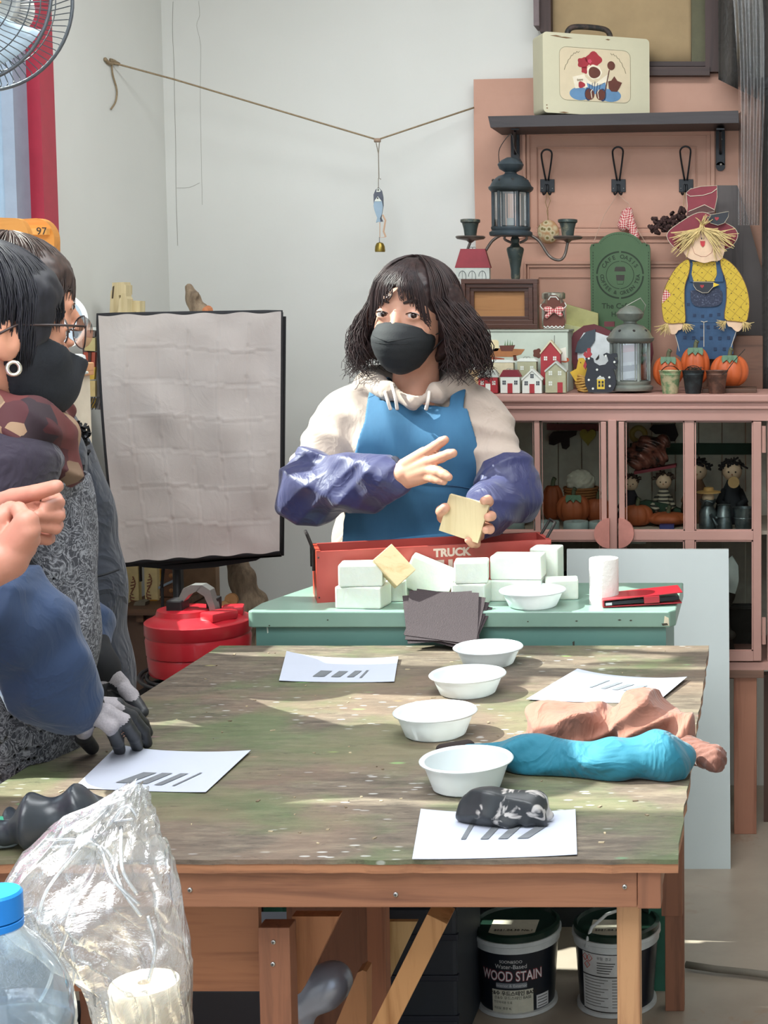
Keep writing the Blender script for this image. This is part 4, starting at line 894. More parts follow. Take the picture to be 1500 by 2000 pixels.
# small house on top of frame
house(890, 956, 486, 523, 545, 4.235, gry, mat(0x8a2a34, .5), 'small red roofed house with three arched windows on the frame', None, navy, wins=(), dth=.02)
ho = bpy.data.objects['wooden_house.008'] if 'wooden_house.008' in bpy.data.objects else None
if ho:
    for u in (903, 922, 942):
        m = MB(); m.tube([P(u+7*math.cos(a), 540+11*math.sin(a), 4.2345) for a in np.linspace(math.pi, 2*math.pi, 9)]+[P(u+7, 545, 4.2345)], .0007, 4); m.tube([P(u, 529, 4.2345), P(u, 545, 4.2345)], .0005, 4); m.make('arched_window', navy, ho)
    ho.name = 'wooden_house.008'
# candelabra on frame
CYc = 4.255; pat = mat(0x3f4a48, .5, .4, col2=0x7d7a68, edge=.6, scale=40); pew = mat(0x6b625c, .4, .6)
ca = thing('candelabra', (P(1007, 544, CYc).x, CYc, P(0, 544, CYc).z), 'grey metal two armed candelabra standing on the wooden frame', 'candelabra')
MB().plathe(1007, CYc, [(8, 545), (9, 541), (9, 528), (13, 505), (17, 488), (16, 484), (10, 481), (7, 475), (9, 468), (6, 462), (11, 458), (0, 456)], 20).make('stem', pat, ca, 'auto')
for s_ in (-1, 1):
    uc = 919 if s_ < 0 else 1109
    arm = spline([P(1007+s_*8, 474, CYc), P(1007+s_*22, 466, CYc), P(1007+s_*14, 452, CYc)], 5); MB().tube(arm, .0035, 8).make('scroll', pew, ca, True)
    arm = [P(1007+s_*20, 455, CYc), P(1007+s_*45, 470, CYc), P(1007+s_*66, 500, CYc), P(1007+s_*85, 508, CYc-.01), P(1007+s_*96, 498, CYc), P(uc, 472, CYc)]; MB().tube(spline(arm, 6), .004, 8).make('arm', pew, ca, True)
    MB().plathe(uc, CYc, [(3, 474), (8, 470), (26, 467), (29, 463), (27, 461), (0, 465)], 28).make('drip_tray', pew, ca, 'auto')
    MB().plathe(uc, CYc, [(11, 464), (13, 448), (16, 436), (19, 434), (19, 429), (15, 428), (12, 440), (0, 440)], 24).make('candle_cup', pat, ca, 'auto')
# lanterns
def lantern(u, vb, Y, sc, metal, label, top_open=False, inner=None):
    """sc px scale: half width of roof ~46*sc"""
    t = thing('lantern', (P(u, vb, Y).x, Y, P(0, vb, Y).z), label, 'lantern'); v = lambda k: vb-k*sc
    MB().plathe(u, Y, [(46*sc, v(0)), (48*sc, v(3)), (48*sc, v(8)), (42*sc, v(12)), (44*sc, v(16)), (44*sc, v(20)), (0, v(20))], 24).make('base', metal, t, 'auto')
    MB().plathe(u, Y, [(41*sc, v(98)), (45*sc, v(100)), (49*sc, v(104)), (50*sc, v(109)), (46*sc, v(112)), (40*sc, v(124)), (28*sc, v(134)), (16*sc, v(138)), (13*sc, v(141)), (13*sc, v(143)), (25*sc, v(150)), (29*sc, v(160)), (27*sc, v(163)), (20*sc, v(170)), (9*sc, v(176)), (0, v(177))], 28).make('roof', metal, t, 'auto')
    n = 6; c0 = P(u, vb, Y); zb, zt2 = P(0, v(20), Y).z, P(0, v(100), Y).z; r = px(40*sc, Y)
    for k in range(n):
        a = math.pi*2*(k+.5)/n+math.pi/2; a2 = a+math.pi*2/n; p = Vector((c0.x+r*math.cos(a), Y+r*math.sin(a), 0)); q = Vector((c0.x+r*math.cos(a2), Y+r*math.sin(a2), 0))
        MB().beam((p.x, p.y, zb), (p.x, p.y, zt2), px(5*sc, Y), px(5*sc, Y), up=(0, 1, 0)).make('corner_bar', metal, t)
        d = (q-p)*.08; g = MB(); g.add([(p.x+d.x, p.y+d.y, zb+.003), (q.x-d.x, q.y-d.y, zb+.003), (q.x-d.x, q.y-d.y, zt2-.003), (p.x+d.x, p.y+d.y, zt2-.003)], [(0, 1, 2, 3)]); g.make('pane', glass((.86, .9, .9), .16), t)
        f = MB(); P4 = [Vector((p.x+d.x*2, p.y+d.y*2, zb+.002)), Vector((q.x-d.x*2, q.y-d.y*2, zb+.002)), Vector((q.x-d.x*2, q.y-d.y*2, zt2-.002)), Vector((p.x+d.x*2, p.y+d.y*2, zt2-.002))]; f.tube(P4, px(2*sc, Y), 4, closed=True); f.make('pane_frame', metal, t)
    for k in range(8):
        a = k*math.pi/4+.3; rr3 = px(38*sc, Y); MB().ball((c0.x+rr3*math.cos(a), Y+rr3*math.sin(a), P(0, v(124), Y).z), px(3.5*sc, Y), 8, 5).make('vent', dk, t)
    MB().plathe(u, Y, [(9*sc, v(21)), (9*sc, v(40)), (0, v(40))], 16).make('candle_cup', mat(0xaaaaa6, .5), t, 'auto')
    return t
blkm = mat(0x2c3436, .5, .3, col2=0x39434a, scale=12)
silm = mat(0x6a706c, .38, .3, col2=0x83887f, scale=10)
l1 = lantern(998, 461, 4.20, .87, blkm, 'black lantern with glass panes hanging under the wall shelf')
m = MB(); m.ptube(spline([P(977, 320, 4.2), P(976, 300, 4.2), P(985, 270, 4.22), P(1000, 252, 4.26), P(1015, 270, 4.22), P(1022, 300, 4.2), P(1019, 320, 4.2)], 5), .002, 6); m.make('twine', mat(0xa88a62, .8), l1, True)
m = MB(); m.tube(spline([P(975, 318, 4.2), P(976, 290, 4.2), P(998, 262, 4.2), P(1005, 290, 4.2), P(1020, 318, 4.2)], 5), .0012, 5); m.make('wire_handle', iron, l1, True)
l2 = lantern(1231, 762, 4.19, .935, silm, 'grey lantern with patterned panes standing behind the black rooster')
m = MB(); m.tube([P(1210, 606, 4.19), P(1222, 598, 4.19), P(1251, 582, 4.19), P(1261, 596, 4.19), P(1256, 613, 4.19)], .0013, 6); m.make('wire_handle', mat(0x9a9a90, .3, .8), l2, True)
pn = MB(); yy = 4.19-px(34, 4.19); 
for v0, v1, c_ in ((672, 686, 0xb07a78), (686, 706, 0xa8a0a0), (706, 712, 0xb9b9b9), (712, 724, 0x55585a), (724, 738, 0xb5b9b9)): MB().cut([(1213, v0+3), (1249, v0-1), (1249, v1-1), (1213, v1+3)], 4.19-.030, .001).make('painted_band', mat(c_, .5), l2)
m = MB()
for a in range(4): m.tube([P(1231-4*math.cos(a*math.pi/4), 711-4*math.sin(a*math.pi/4), 4.158), P(1231+4*math.cos(a*math.pi/4), 711+4*math.sin(a*math.pi/4), 4.158)], .0006, 4)
m.make('painted_star', wht, l2)
# heart ball hanging from left hook
pp = NT('patchwork'); vo = pp.N('ShaderNodeTexVoronoi'); vo.inputs['Scale'].default_value = 60; pp.L(pp.coord(), vo.inputs['Vector']); pp.base(pp.ramp(vo.outputs['Distance'], [(.2, 0x7a6a3c), (.35, 0xcbbf9c), (.7, 0xb58a62)])); pp.set(Roughness=.8)
hb = thing('hanging_ball', P(1071, 452, PD-.04), 'small round patterned ball hanging from the left hook', 'ornament')
MB().ball(P(1071, 453, PD-.035), (px(21, PD), .022, px(23, PD)), 24, 14).make('ball', pp.m, hb, True); m = MB(); m.tube([P(1069, 376, PD-.03), P(1065, 395, PD-.035), P(1070, 410, PD-.035), P(1070, 430, PD-.035)], .0009, 5); m.tube([P(1069, 376, PD-.03), P(1075, 392, PD-.035), P(1068, 412, PD-.035), P(1071, 430, PD-.035)], .0009, 5); m.make('string', mat(0x8a7048, .8), hb)
# green sign
SG = mat(0x44603f, .6, var=.06, scale=8); SGD = mat(0x22331f, .7); GYs = 4.44
gs = thing('green_sign', (P(1211, 640, GYs).x, GYs, P(0, 700, GYs).z), 'arched green wooden cafe sign hanging by string from the middle hook', 'sign')
so = [(1152, 484), (1155, 477), (1166, 475)]+[(1211+45*math.sin(a)*1.0, 486-33*math.cos(a)) for a in np.linspace(-1.25, 1.25, 21)]+[(1257, 474), (1268, 478), (1270, 486), (1271, 700), (1156, 700)]
MB().cut(so, GYs, .010).make('sign_board', SG, gs)
yS = GYs-.0006
def arc(uc, vc, r, w, a0, a1, m, nm, par, Y, n=20):
    o_ = [(uc+(r+w)*math.cos(a), vc+(r+w)*math.sin(a)) for a in np.linspace(a0, a1, n)]+[(uc+r*math.cos(a), vc+r*math.sin(a)) for a in np.linspace(a1, a0, n)]
    q = MB(); k = len(o_); half = k//2
    V_ = [P(u, v, Y) for u, v in o_]; q.add(V_, [[i, i+1, k-2-i, k-1-i] for i in range(half-1)]); q.make(nm, m, par)
UC, VC = 1211, 537
for q in range(4): arc(UC, VC, 43.5, 3.2, q*math.pi/2+.045-math.pi/2, (q+1)*math.pi/2-.045-math.pi/2, SGD, 'ring_segment', gs, yS)
for q in (0, 1): arc(UC, VC, 26.3, 1.1, q*math.pi+.05+math.pi/2, (q+1)*math.pi-.05+math.pi/2, SGD, 'ring_segment', gs, yS, 30)
def arctext(s, r, a_mid, step, flip, size, par):
    n = len(s)
    for i, ch in enumerate(s):
        if ch == ' ': continue
        a = a_mid+(i-(n-1)/2)*step*(1 if not flip else -1); u, v = UC+r*math.cos(a), VC+r*math.sin(a)
        text(ch, size, face_cam(u, v, yS, -(a+math.pi/2) if not flip else -(a-math.pi/2)), SGD, par, 'letter', .0002, .0003)
arctext('CAFE OASIS', 35.5, -math.pi/2, .235, False, .0165, gs); arctext('COFFEE & GREEN TEA', 35.5, math.pi/2, .178, True, .0145, gs)
for poly in ([(1200, 530), (1201, 523), (1203, 521), (1219, 521), (1221, 523), (1222, 530)], [(1203, 537), (1220, 537), (1219, 548), (1204, 548)]): MB().cut(poly, yS, .0005).make('cup_stencil', mat(0x3a3630, .7), gs)
m = MB(); m.tube([P(1205, 549, yS), P(1206, 555, yS), P(1217, 555, yS), P(1218, 549, yS)], .0006, 4); m.make('cup_stencil', SGD, gs)
text('The Cafe', .022, face_cam(1203, 598, yS), SGD, gs, bold=.0002); text('Healing', .020, face_cam(1214, 614, yS), SGD, gs, bold=.0002)
m = MB()
for i in range(28): m.pbox(1157.5, 492+i*5.6, 1159, 495+i*5.6, yS, .0006); m.pbox(1266, 492+i*5.6, 1267.5, 495+i*5.6, yS, .0006)
for a in np.linspace(-1.1, 1.1, 20): m.ptube([P(1211+45*math.sin(a)-1.2, 490-33*math.cos(a), yS), P(1211+45*math.sin(a)+1.2, 490-33*math.cos(a+.03), yS)], .0006, 4) if False else m.tube([P(1211+42*math.sin(a)-1.2, 490-33*math.cos(a), yS), P(1211+42*math.sin(a)+1.2, 490-33*math.cos(a+.03), yS)], .0006, 4)
m.make('stitch_marks', SGD, gs)
m = MB(); m.tube([P(1205, 381, PD-.03), P(1180, 420, PD-.04), P(1159, 474, GYs)], .0009, 5); m.tube([P(1209, 381, PD-.03), P(1228, 398, PD-.04), P(1240, 440, PD-.05), P(1262, 476, GYs)], .0009, 5); m.make('string', mat(0xb79a86, .8), gs)
for u in (1159, 1263): MB().ball(P(u, 479, yS), .002, 8, 5).make('eyelet', dk, gs)
# gingham bow
gbw = [cap(P(1222, 418, PD-.045), P(1218, 440, PD-.05), .014, .018), cap(P(1228, 412, PD-.045), P(1240, 462, PD-.05), .010, .014), ell(P(1229, 412, PD-.045), (.009, .008, .01))]
tag(blob('gingham_bow', gbw, .006, .003, GH), 'red gingham ribbon bow tied above the green sign', 'bow')
# greenish board + red apple shape + chick
tag(MB().cut([(1106, 594), (1168, 612), (1168, 660), (1106, 640)], 4.40, .02).make('wooden_block', mat(0xa9a56e, .6)), 'olive yellow wooden plank leaning left of the green sign', 'plank')
tag(MB().cut([(1100, 633), (1162, 645), (1162, 656), (1100, 650)], 4.36, .05).make('wooden_block', mat(0xcdcf9a, .6)), 'pale yellow wooden strip behind the jar', 'plank')
ap = thing('apple_board', (P(1190, 760, 4.30).x, 4.30, LZ), 'big dark red apple shaped wooden ornament behind the rooster', 'ornament'); AY = 4.30
ao = [(1125, 725), (1114, 700), (1112, 675), (1120, 650), (1140, 636), (1160, 633), (1180, 640), (1192, 646), (1205, 640), (1230, 634), (1255, 638), (1272, 655), (1276, 690), (1268, 730), (1240, 765), (1150, 765)]
MB().cut(ao, AY, .012).make('apple_outline', mat(0x5e1d24, .5), ap); MB().cut([(1128, 700), (1128, 670), (1140, 650), (1160, 647), (1185, 656), (1200, 656), (1228, 650), (1256, 656), (1262, 690), (1255, 725), (1235, 752), (1150, 752), (1135, 725)], AY-.001, .001).make('painted_flesh', mat(0xd0d6d6, .6), ap)
MB().cut([(1123, 688), (1128, 668), (1145, 648), (1163, 643), (1162, 665), (1150, 682), (1135, 690)], AY-.006, .005).make('leaf', mat(0x3d4850, .6), ap); MB().cut([(1163, 702), (1168, 695), (1170, 692), (1170, 699), (1166, 703)], AY-.003, .002).make('seed', dk, ap)
MB().pbox(1180, 628, 1200, 638, AY, .012).make('stem', mat(0x5e1d24, .5), ap)
cks = thing('chick_ornament', (P(1132, 765, 4.17).x, 4.17, LZ), 'yellow wooden chick sitting in a wicker nest beside the rooster', 'ornament')
MB().cut([(1113, 727), (1126, 720), (1130, 700), (1138, 699), (1144, 706), (1146, 722), (1158, 712), (1152, 740), (1124, 745)], 4.17, .012).make('chick', mat(0xc9a22e, .6), cks); MB().ball(P(1134, 708, 4.169), .0015, 8, 5).make('eye', dk, cks)
m = MB()
for i in range(7): m.tube([P(1137+(19-abs(i-3)*1.5)*math.cos(a), 0, 4.176)*1+Vector((0, .016*math.sin(a), P(0, 762-i*4.6+1.5*math.sin(a*3+i), 4.176).z-P(0, 0, 4.176).z)) for a in np.linspace(0, 2*math.pi, 25)[:-1]], .0035, 6, closed=True)
m.make('nest', mat(0xb89048, .8, var=.3, scale=200), cks, True)
# rooster
ro = thing('rooster_ornament', (P(1174, 766, 4.13).x, 4.13, LZ), 'black wooden rooster with white dots and a yellow house on it', 'ornament')
RO = [(1150, 766), (1143, 752), (1142, 738), (1146, 722), (1145, 708), (1143, 700), (1150, 696), (1158, 700), (1160, 708), (1170, 714), (1182, 712), (1188, 705), (1186, 697), (1180, 696), (1178, 692), (1184, 689), (1192, 692), (1196, 690), (1204, 690), (1206, 697), (1199, 699), (1202, 703), (1207, 705), (1203, 711), (1198, 711), (1205, 718), (1202, 722), (1197, 720), (1202, 735), (1203, 750), (1198, 762), (1193, 766)]
NB = mat(0x20242c, .55); MB().cut(RO, 4.13, .012).make('rooster_body', NB, ro)
MB().cut([(1144, 699), (1139, 693), (1142, 687), (1146, 690), (1147, 680), (1153, 680), (1153, 688), (1156, 692), (1152, 698)], 4.129, .012).make('comb', redp, ro); MB().cut([(1143, 704), (1146, 712), (1143, 722), (1139, 715)], 4.129, .012).make('wattle', redp, ro)
for u, v in ((1150, 700), (1166, 722), (1190, 737), (1150, 742), (1172, 736), (1191, 754), (1158, 759), (1183, 695), (1200, 707)): MB().cut(circ(u, v, 2.2, 10), 4.1292, .001).make('dot', wht, ro)
MB().pbox(1166, 741, 1181, 760, 4.129, .001).make('yellow_house', mat(0xd0b236, .5), ro)
m = MB()
for a in (1168.5, 1175): 
    for b in (744, 750.5): m.pbox(a, b, a+4, b+5, 4.1283, .001)
m.make('window', NB, ro); MB().cut([(1165, 741), (1168, 736), (1179, 736), (1182, 741)], 4.129, .001).make('roof', gry, ro)
# pumpkins & buckets
ORG = mat(0xc05a2a, .5, var=.12, scale=14)
def pumpkin(u, vt, vb, hw, Y, label, z=None, par=None, lf=True, m_=ORG, name='pumpkin'):
    zb = P(0, vb, Y).z if z is None else z; zt3 = P(0, vt, Y).z; hgt = zt3-zb; r = px(hw, Y); c0 = P(u, vb, Y)
    t = thing(name, (c0.x, Y, zb), label, 'pumpkin') if par is None else par; m = MB()
    def fn(i, j):
        a = 2*math.pi*i; th = math.pi*j; k = 1-.10*abs(math.cos(a*4))**.35*0-.12*(1-abs(math.sin(a*4))**.5)
        return (c0.x+r*k*math.sin(th)**.8*math.cos(a), Y+r*.8*k*math.sin(th)**.8*math.sin(a), zb+hgt/2-hgt/2*math.cos(th)*(1-.08*(1 if math.sin(th) < .3 else 0)))
    m.grid(fn, 64, 14); m.make('pumpkin_body', m_, t, True)
    MB().tube(spline([(c0.x, Y, zt3-.008), (c0.x+.002, Y, zt3+.008), (c0.x+.006, Y-.002, zt3+.016)], 3), [.006]*6+[.007], 8).make('stem', mat(0x5c6048, .7), t, True)
    if lf:
        for s_ in (-1, 0, 1):
            q = MB(); uu = u+s_*9; q.add([P(uu-5, vt+2, Y-r*.5), P(uu+5, vt+2, Y-r*.5), P(uu+7, vt+8, Y-r*.66), P(uu+s_*5, vt+17, Y-r*.78), P(uu-7, vt+9, Y-r*.66), P(uu-5, vt+2, Y-r*.5+.003), P(uu+5, vt+2, Y-r*.5+.003), P(uu+7, vt+8, Y-r*.66+.003), P(uu+s_*5, vt+17, Y-r*.78+.003), P(uu-7, vt+9, Y-r*.66+.003)], [(4, 3, 2, 1, 0), (5, 6, 7, 8, 9)]+[(i, (i+1) % 5, (i+1) % 5+5, i+5) for i in range(5)]); q.make('leaf', mat(0x55745a, .6), t)
    return t
MB_pl = MB().box((P(1372, 760, 4.2).x, 4.16, LZ), (P(1478, 760, 4.2).x, 4.28, LZ+.012), .002); tag(MB_pl.make('pumpkin_stand', wood(0x5a3f30, 0x3c2a20, 'X')), 'thin dark wooden base under the right pumpkin', 'stand')
pumpkin(1305, 695, 756, 31, 4.215, 'orange wooden pumpkin at the left of the row of three')
pumpkin(1358, 677, 752, 30, 4.265, 'orange pumpkin in the middle, highest of the row of three')
pumpkin(1425, 692, 745, 39, 4.225, 'wide orange pumpkin at the right, on the dark base', z=LZ+.012)
for k, (u, c1, c2, lab) in enumerate(((1309, 0x6c8a62, 0xb9b08c, 'small green mottled metal bucket below the left pumpkin'), (1354, 0x2c3436, 0x1d2022, 'small black metal bucket with dry moss in the middle'), (1400, 0x6a4a3c, 0x4c342b, 'small rusty brown metal bucket at the right'))):
    t = thing('small_bucket', (P(u, 762, 4.14).x, 4.14, LZ), lab, 'bucket', 'small metal buckets on the cabinet'); mt = mat(c1, .55, .2, col2=c2, scale=50)
    m = MB(); c0 = P(u, 762, 4.14); R = lambda k_: px(k_, 4.14); zt4 = P(0, 724, 4.14).z
    m.lathe([(R(15), LZ), (R(15.5), LZ+.002), (R(20), zt4-.012), (R(20.8), zt4-.010), (R(20.3), zt4-.008), (R(21.5), zt4-.002), (R(23), zt4), (R(22), zt4+.001), (R(20), zt4-.004), (R(15), LZ+.006), (0, LZ+.006)], (c0.x, 4.14, 0), 28); m.make('bucket_body', mt, t, 'auto')
    hh = MB(); s_ = 1 if k == 2 else -1; hh.tube(spline([P(u-21, 728, 4.14), P(u-8, 716, 4.118), P(u+8, 716, 4.118), P(u+21, 728, 4.14)] if k < 2 else [P(u+4, 736, 4.117), P(u+18, 726, 4.117), P(u+34, 705, 4.12), P(u+55, 682, 4.13)], 5), .0012, 5); hh.make('wire_handle', iron, t, True)
    if k == 1:
        g = MB()
        for i in range(50): a, b = random.uniform(0, 6.28), random.uniform(0, R(19)); x_, y_ = c0.x+b*math.cos(a), 4.14+b*math.sin(a); g.tube([(x_, y_, zt4-.01), (x_+random.uniform(-.01, .01), y_+random.uniform(-.01, .01), zt4+random.uniform(.0, .012)), (x_+random.uniform(-.015, .015), y_, zt4+random.uniform(-.004, .01))], .0009, 4)
        tag(g.make('dry_moss', mat(0x4a3a30, .9), t), kind='stuff')
MB()
# ---------------------------------------------------------------- scarecrow
scy = 4.33; scw = thing('scarecrow', (P(1378, 700, scy).x, scy, LZ), 'flat wooden scarecrow in a red hat, yellow shirt and blue overalls', 'ornament')
def S(x, y): return (1250+x*250/1429, 350+y*350/2000)
def spoly(pts, Y, th, m, nm, par=scw, sm=True):
    q = [S(*p_) for p_ in pts]
    if sm:
        v3 = [Vector((a, b, 0)) for a, b in q]; n = len(v3); o_ = []
        for i in range(n):
            a, b, c_, d = v3[i-1], v3[i], v3[(i+1) % n], v3[(i+2) % n]
            for k in range(3): t_ = k/3; r_2 = .5*((2*b)+(c_-a)*t_+(2*a-5*b+4*c_-d)*t_*t_+(3*b-a-3*c_+d)*t_**3); o_.append((r_2.x, r_2.y))
        q = o_
    o2 = MB().cut(q, Y, th).make(nm, m, par); return q
yel = NT('yellow_quilt'); ckx = yel.N('ShaderNodeTexBrick'); ckx.offset = 0; ckx.inputs['Scale'].default_value = 1; ckx.inputs['Brick Width'].default_value = .022; ckx.inputs['Row Height'].default_value = .022; ckx.inputs['Mortar Size'].default_value = .0007
ckx.inputs['Color1'].default_value = ckx.inputs['Color2'].default_value = lin(0xc6a72e); ckx.inputs['Mortar'].default_value = lin(0x9a8020)
mp = yel.N('ShaderNodeTexCoord'); mr = yel.N('ShaderNodeMapping'); mr.inputs['Rotation'].default_value = (math.pi/2, 0, 0); mr2 = yel.N('ShaderNodeMapping'); mr2.inputs['Rotation'].default_value = (0, 0, math.radians(52)); yel.L(mp.outputs['Object'], mr.inputs[0]); yel.L(mr.outputs[0], mr2.inputs[0]); yel.L(mr2.outputs[0], ckx.inputs['Vector']); yel.base(ckx.outputs[0]); yel.set(Roughness=.6); YEL = yel.m
DEN = mat(0x2f4d6e, .7, var=.15, scale=40); HAT = mat(0x7c2733, .6); SKN = mat(0xe0bfa0, .6); crm = mat(0xcfc4ae, .6)
outl = []
def outline(q, Y, m, nm='painted_outline', r=.0011, par=scw, closed=True): MB().tube([P(u, v, Y) for u, v in q], r, 4, closed=closed).make(nm, m, par)
spoly([(390, 1690), (500, 1590), (640, 1560), (850, 1560), (960, 1580), (1075, 1700), (1035, 1830), (990, 1990), (450, 1990), (420, 1850)], scy, .012, DEN, 'trousers')
spoly([(500, 1110), (530, 900), (870, 900), (960, 1100), (960, 1600), (500, 1600)], scy-.001, .012, DEN, 'overalls', sm=False)
q = spoly([(520, 895), (400, 990), (290, 1180), (242, 1350), (250, 1500), (275, 1590), (340, 1612), (440, 1605), (505, 1590), (498, 1400), (500, 1200), (545, 1050), (556, 940)], scy-.010, .009, YEL, 'sleeve'); outline(q, scy-.010, brn)
q = spoly([(905, 880), (1000, 920), (1110, 1040), (1190, 1210), (1220, 1380), (1210, 1500), (1180, 1590), (1060, 1585), (945, 1555), (965, 1350), (960, 1150), (905, 980)], scy-.010, .009, YEL, 'sleeve'); outline(q, scy-.010, brn)
spoly([(585, 920), (850, 920), (858, 1060), (830, 1140), (600, 1140), (570, 1060)], scy-.004, .004, YEL, 'shirt_front', sm=False)
spoly([(556, 930), (590, 930), (575, 1060), (600, 1145), (560, 1145), (530, 1050)], scy-.005, .004, DEN, 'strap', sm=False); spoly([(845, 920), (895, 910), (930, 1060), (930, 1145), (830, 1145), (862, 1060)], scy-.005, .004, DEN, 'strap', sm=False)
spoly([(565, 1260), (590, 1240), (880, 1220), (918, 1340), (870, 1410), (740, 1425), (620, 1415), (570, 1350)], scy-.005, .004, mat(0x2a3146, .7, col2=0x6a7086, edge=.62, scale=260), 'pocket')
q = spoly([(590, 1145), (820, 1150), (818, 1200), (760, 1265), (700, 1270), (630, 1235), (600, 1190)], scy-.012, .007, NB, 'bird', sm=False); outline(q, scy-.012, crm, r=.0007)
spoly([(820, 1152), (888, 1178), (820, 1205)], scy-.012, .006, mat(0xd6b52e, .6), 'beak', sm=False)
def heart(x, y, s_, Y): return [(x+s_*16*math.sin(a)**3, y-s_*(13*math.cos(a)-5*math.cos(2*a)-2*math.cos(3*a)-math.cos(4*a))) for a in np.linspace(0, 2*math.pi, 20, endpoint=False)]
spoly(heart(693, 1195, 1.4, 0), scy-.0125, .001, redp, 'heart', sm=False)
spoly([(285, 1225), (345, 1290), (250, 1385), (245, 1300)], scy-.0107, .001, GH, 'patch', sm=False)
for k in range(20):
    for (xa_, xb_) in ((270, 500), (950, 1190)):
        pass
dots = [(515, 940), (453, 985), (500, 1045), (388, 1045), (435, 1100), (330, 1120), (375, 1168), (487, 1158), (432, 1220), (378, 1285), (453, 1325), (318, 1240), (315, 1360), (390, 1390), (475, 1415), (280, 1437), (350, 1470), (432, 1500), (310, 1550), (388, 1585), (925, 910), (990, 943), (948, 1000), (1053, 995), (1015, 1052), (967, 1112), (1070, 1118), (1020, 1167), (973, 1213), (1075, 1227), (1020, 1275), (1130, 1300), (1182, 1270), (1070, 1342), (1005, 1380), (1187, 1392), (1130, 1427), (1050, 1455), (980, 1490), (1172, 1512), (1110, 1545), (1035, 1558)]
m = MB()
for x_, y_ in dots: m.cut(circ(*S(x_, y_), 1.0, 8), scy-.0108, .001)
m.make('painted_dots', dk, scw)
m = MB()
for x_, y_ in ((642, 963), (747, 958), (825, 955), (600, 1040), (692, 1043), (795, 1030), (643, 1125), (737, 1132), (833, 1115)): m.cut(circ(*S(x_, y_), 1.0, 8), scy-.0048, .001)
m.make('painted_dots', dk, scw)
for x_, y_ in ((540, 1400), (610, 1520), (700, 1530), (790, 1520), (880, 1510), (690, 1645), (760, 1650), (840, 1650), (500, 1765), (600, 1770), (690, 1775), (790, 1770), (890, 1775), (990, 1770), (560, 1890), (840, 1895), (940, 1895)): MB().cut([S(x_-18, y_-18), S(x_+18, y_-18), S(x_+18, y_+18), S(x_-18, y_+18)], scy-.0016, .001).make('patch_square', mat(0x1f3350, .7), scw)
outline([S(680, 1585), S(715, 1595), S(752, 1585)], scy-.002, crm, closed=False); outline([S(713, 1595), S(713, 1870)], scy-.0005, crm, closed=False); outline([S(1073, 1700), S(1030, 1830), S(990, 1960)], scy-.0005, crm, closed=False); outline([S(388, 1720), S(420, 1830), S(440, 1920)], scy-.0005, crm, closed=False)
spoly([(330, 1610), (470, 1605), (465, 1670), (425, 1690), (400, 1725), (350, 1728), (318, 1690)], scy-.008, .007, SKN, 'hand'); spoly([(975, 1575), (1150, 1590), (1145, 1650), (1100, 1700), (1060, 1690), (1020, 1650), (985, 1640)], scy-.008, .007, SKN, 'hand')
# hat, face
q = spoly([(515, 150), (560, 110), (680, 80), (860, 70), (862, 200), (830, 360), (520, 420), (530, 300)], scy-.004, .010, HAT, 'hat_crown', sm=False); 
outline([S(515, 160), S(560, 190), (S(700, 180)), S(800, 150), S(860, 105)], scy-.0052, crm, closed=False); outline([S(540, 360), S(720, 285), S(830, 340)], scy-.0052, crm, closed=False); outline(q, scy-.0045, crm, r=.0008)
spoly([(535, 365), (720, 292), (832, 348), (828, 395), (520, 418)], scy-.0048, .001, mat(0x4e2a26, .6), 'hat_band', sm=False)
q = spoly([(300, 640), (340, 560), (480, 460), (600, 390), (700, 368), (800, 400), (960, 490), (1060, 550), (1092, 630), (1050, 720), (960, 780), (700, 800), (460, 790), (360, 740)], scy-.006, .006, HAT, 'hat_brim'); outline(q, scy-.0065, crm, r=.0009)
q = spoly([(480, 760), (500, 640), (600, 560), (820, 560), (920, 640), (945, 760), (930, 850), (890, 905), (800, 915), (720, 935), (640, 915), (560, 890), (500, 840)], scy-.016, .010, SKN, 'face')
q = spoly([(670, 690), (726, 690), (722, 735), (700, 757), (678, 735)], scy-.019, .003, mat(0xb81f28, .4), 'nose', sm=False)
for x_ in (688, 711): MB().cut(circ(*S(x_, 662), 1.1, 10, ry=2), scy-.0168, .001).make('eye', dk, scw)
outline([S(580, 750), S(610, 830), S(680, 862), S(740, 862), S(800, 820), S(822, 740)], scy-.0165, mat(0x9a4a42, .6), closed=False, r=.0005)
q = spoly([(745, 430), (800, 395), (990, 360), (985, 420), (940, 490), (870, 515), (790, 490)], scy-.020, .010, NB, 'hat_bird', sm=False); outline(q, scy-.0202, crm, r=.0006); spoly(heart(857, 440, 1.5, 0), scy-.0206, .001, redp, 'heart', sm=False)
rs = random.Random(5); STR = mat(0xcdb57c, .8, var=.2, scale=80)
def straw(cx_, cy_, n, a0, a1, l0, l1, Y, nm, w=1.5):
    m = MB()
    for i in range(n):
        a = rs.uniform(a0, a1); L_ = rs.uniform(l0, l1); x0, y0 = cx_+rs.uniform(-14, 14), cy_+rs.uniform(-8, 8); bend = rs.uniform(-.25, .25)
        p0, p1, p2 = (x0, y0), (x0+L_*.5*math.cos(a), y0+L_*.5*math.sin(a)), (x0+L_*math.cos(a+bend), y0+L_*math.sin(a+bend)); dy = rs.uniform(.002, .02)
        m.tube([P(*S(*p0), Y-.004), P(*S(*p1), Y-dy*.8-.004), P(*S(*p2), Y-dy)], [px(w*.6, Y), px(w*.6, Y), px(w*.35, Y)], 4)
    tag(m.make(nm, STR, scw), kind='stuff')
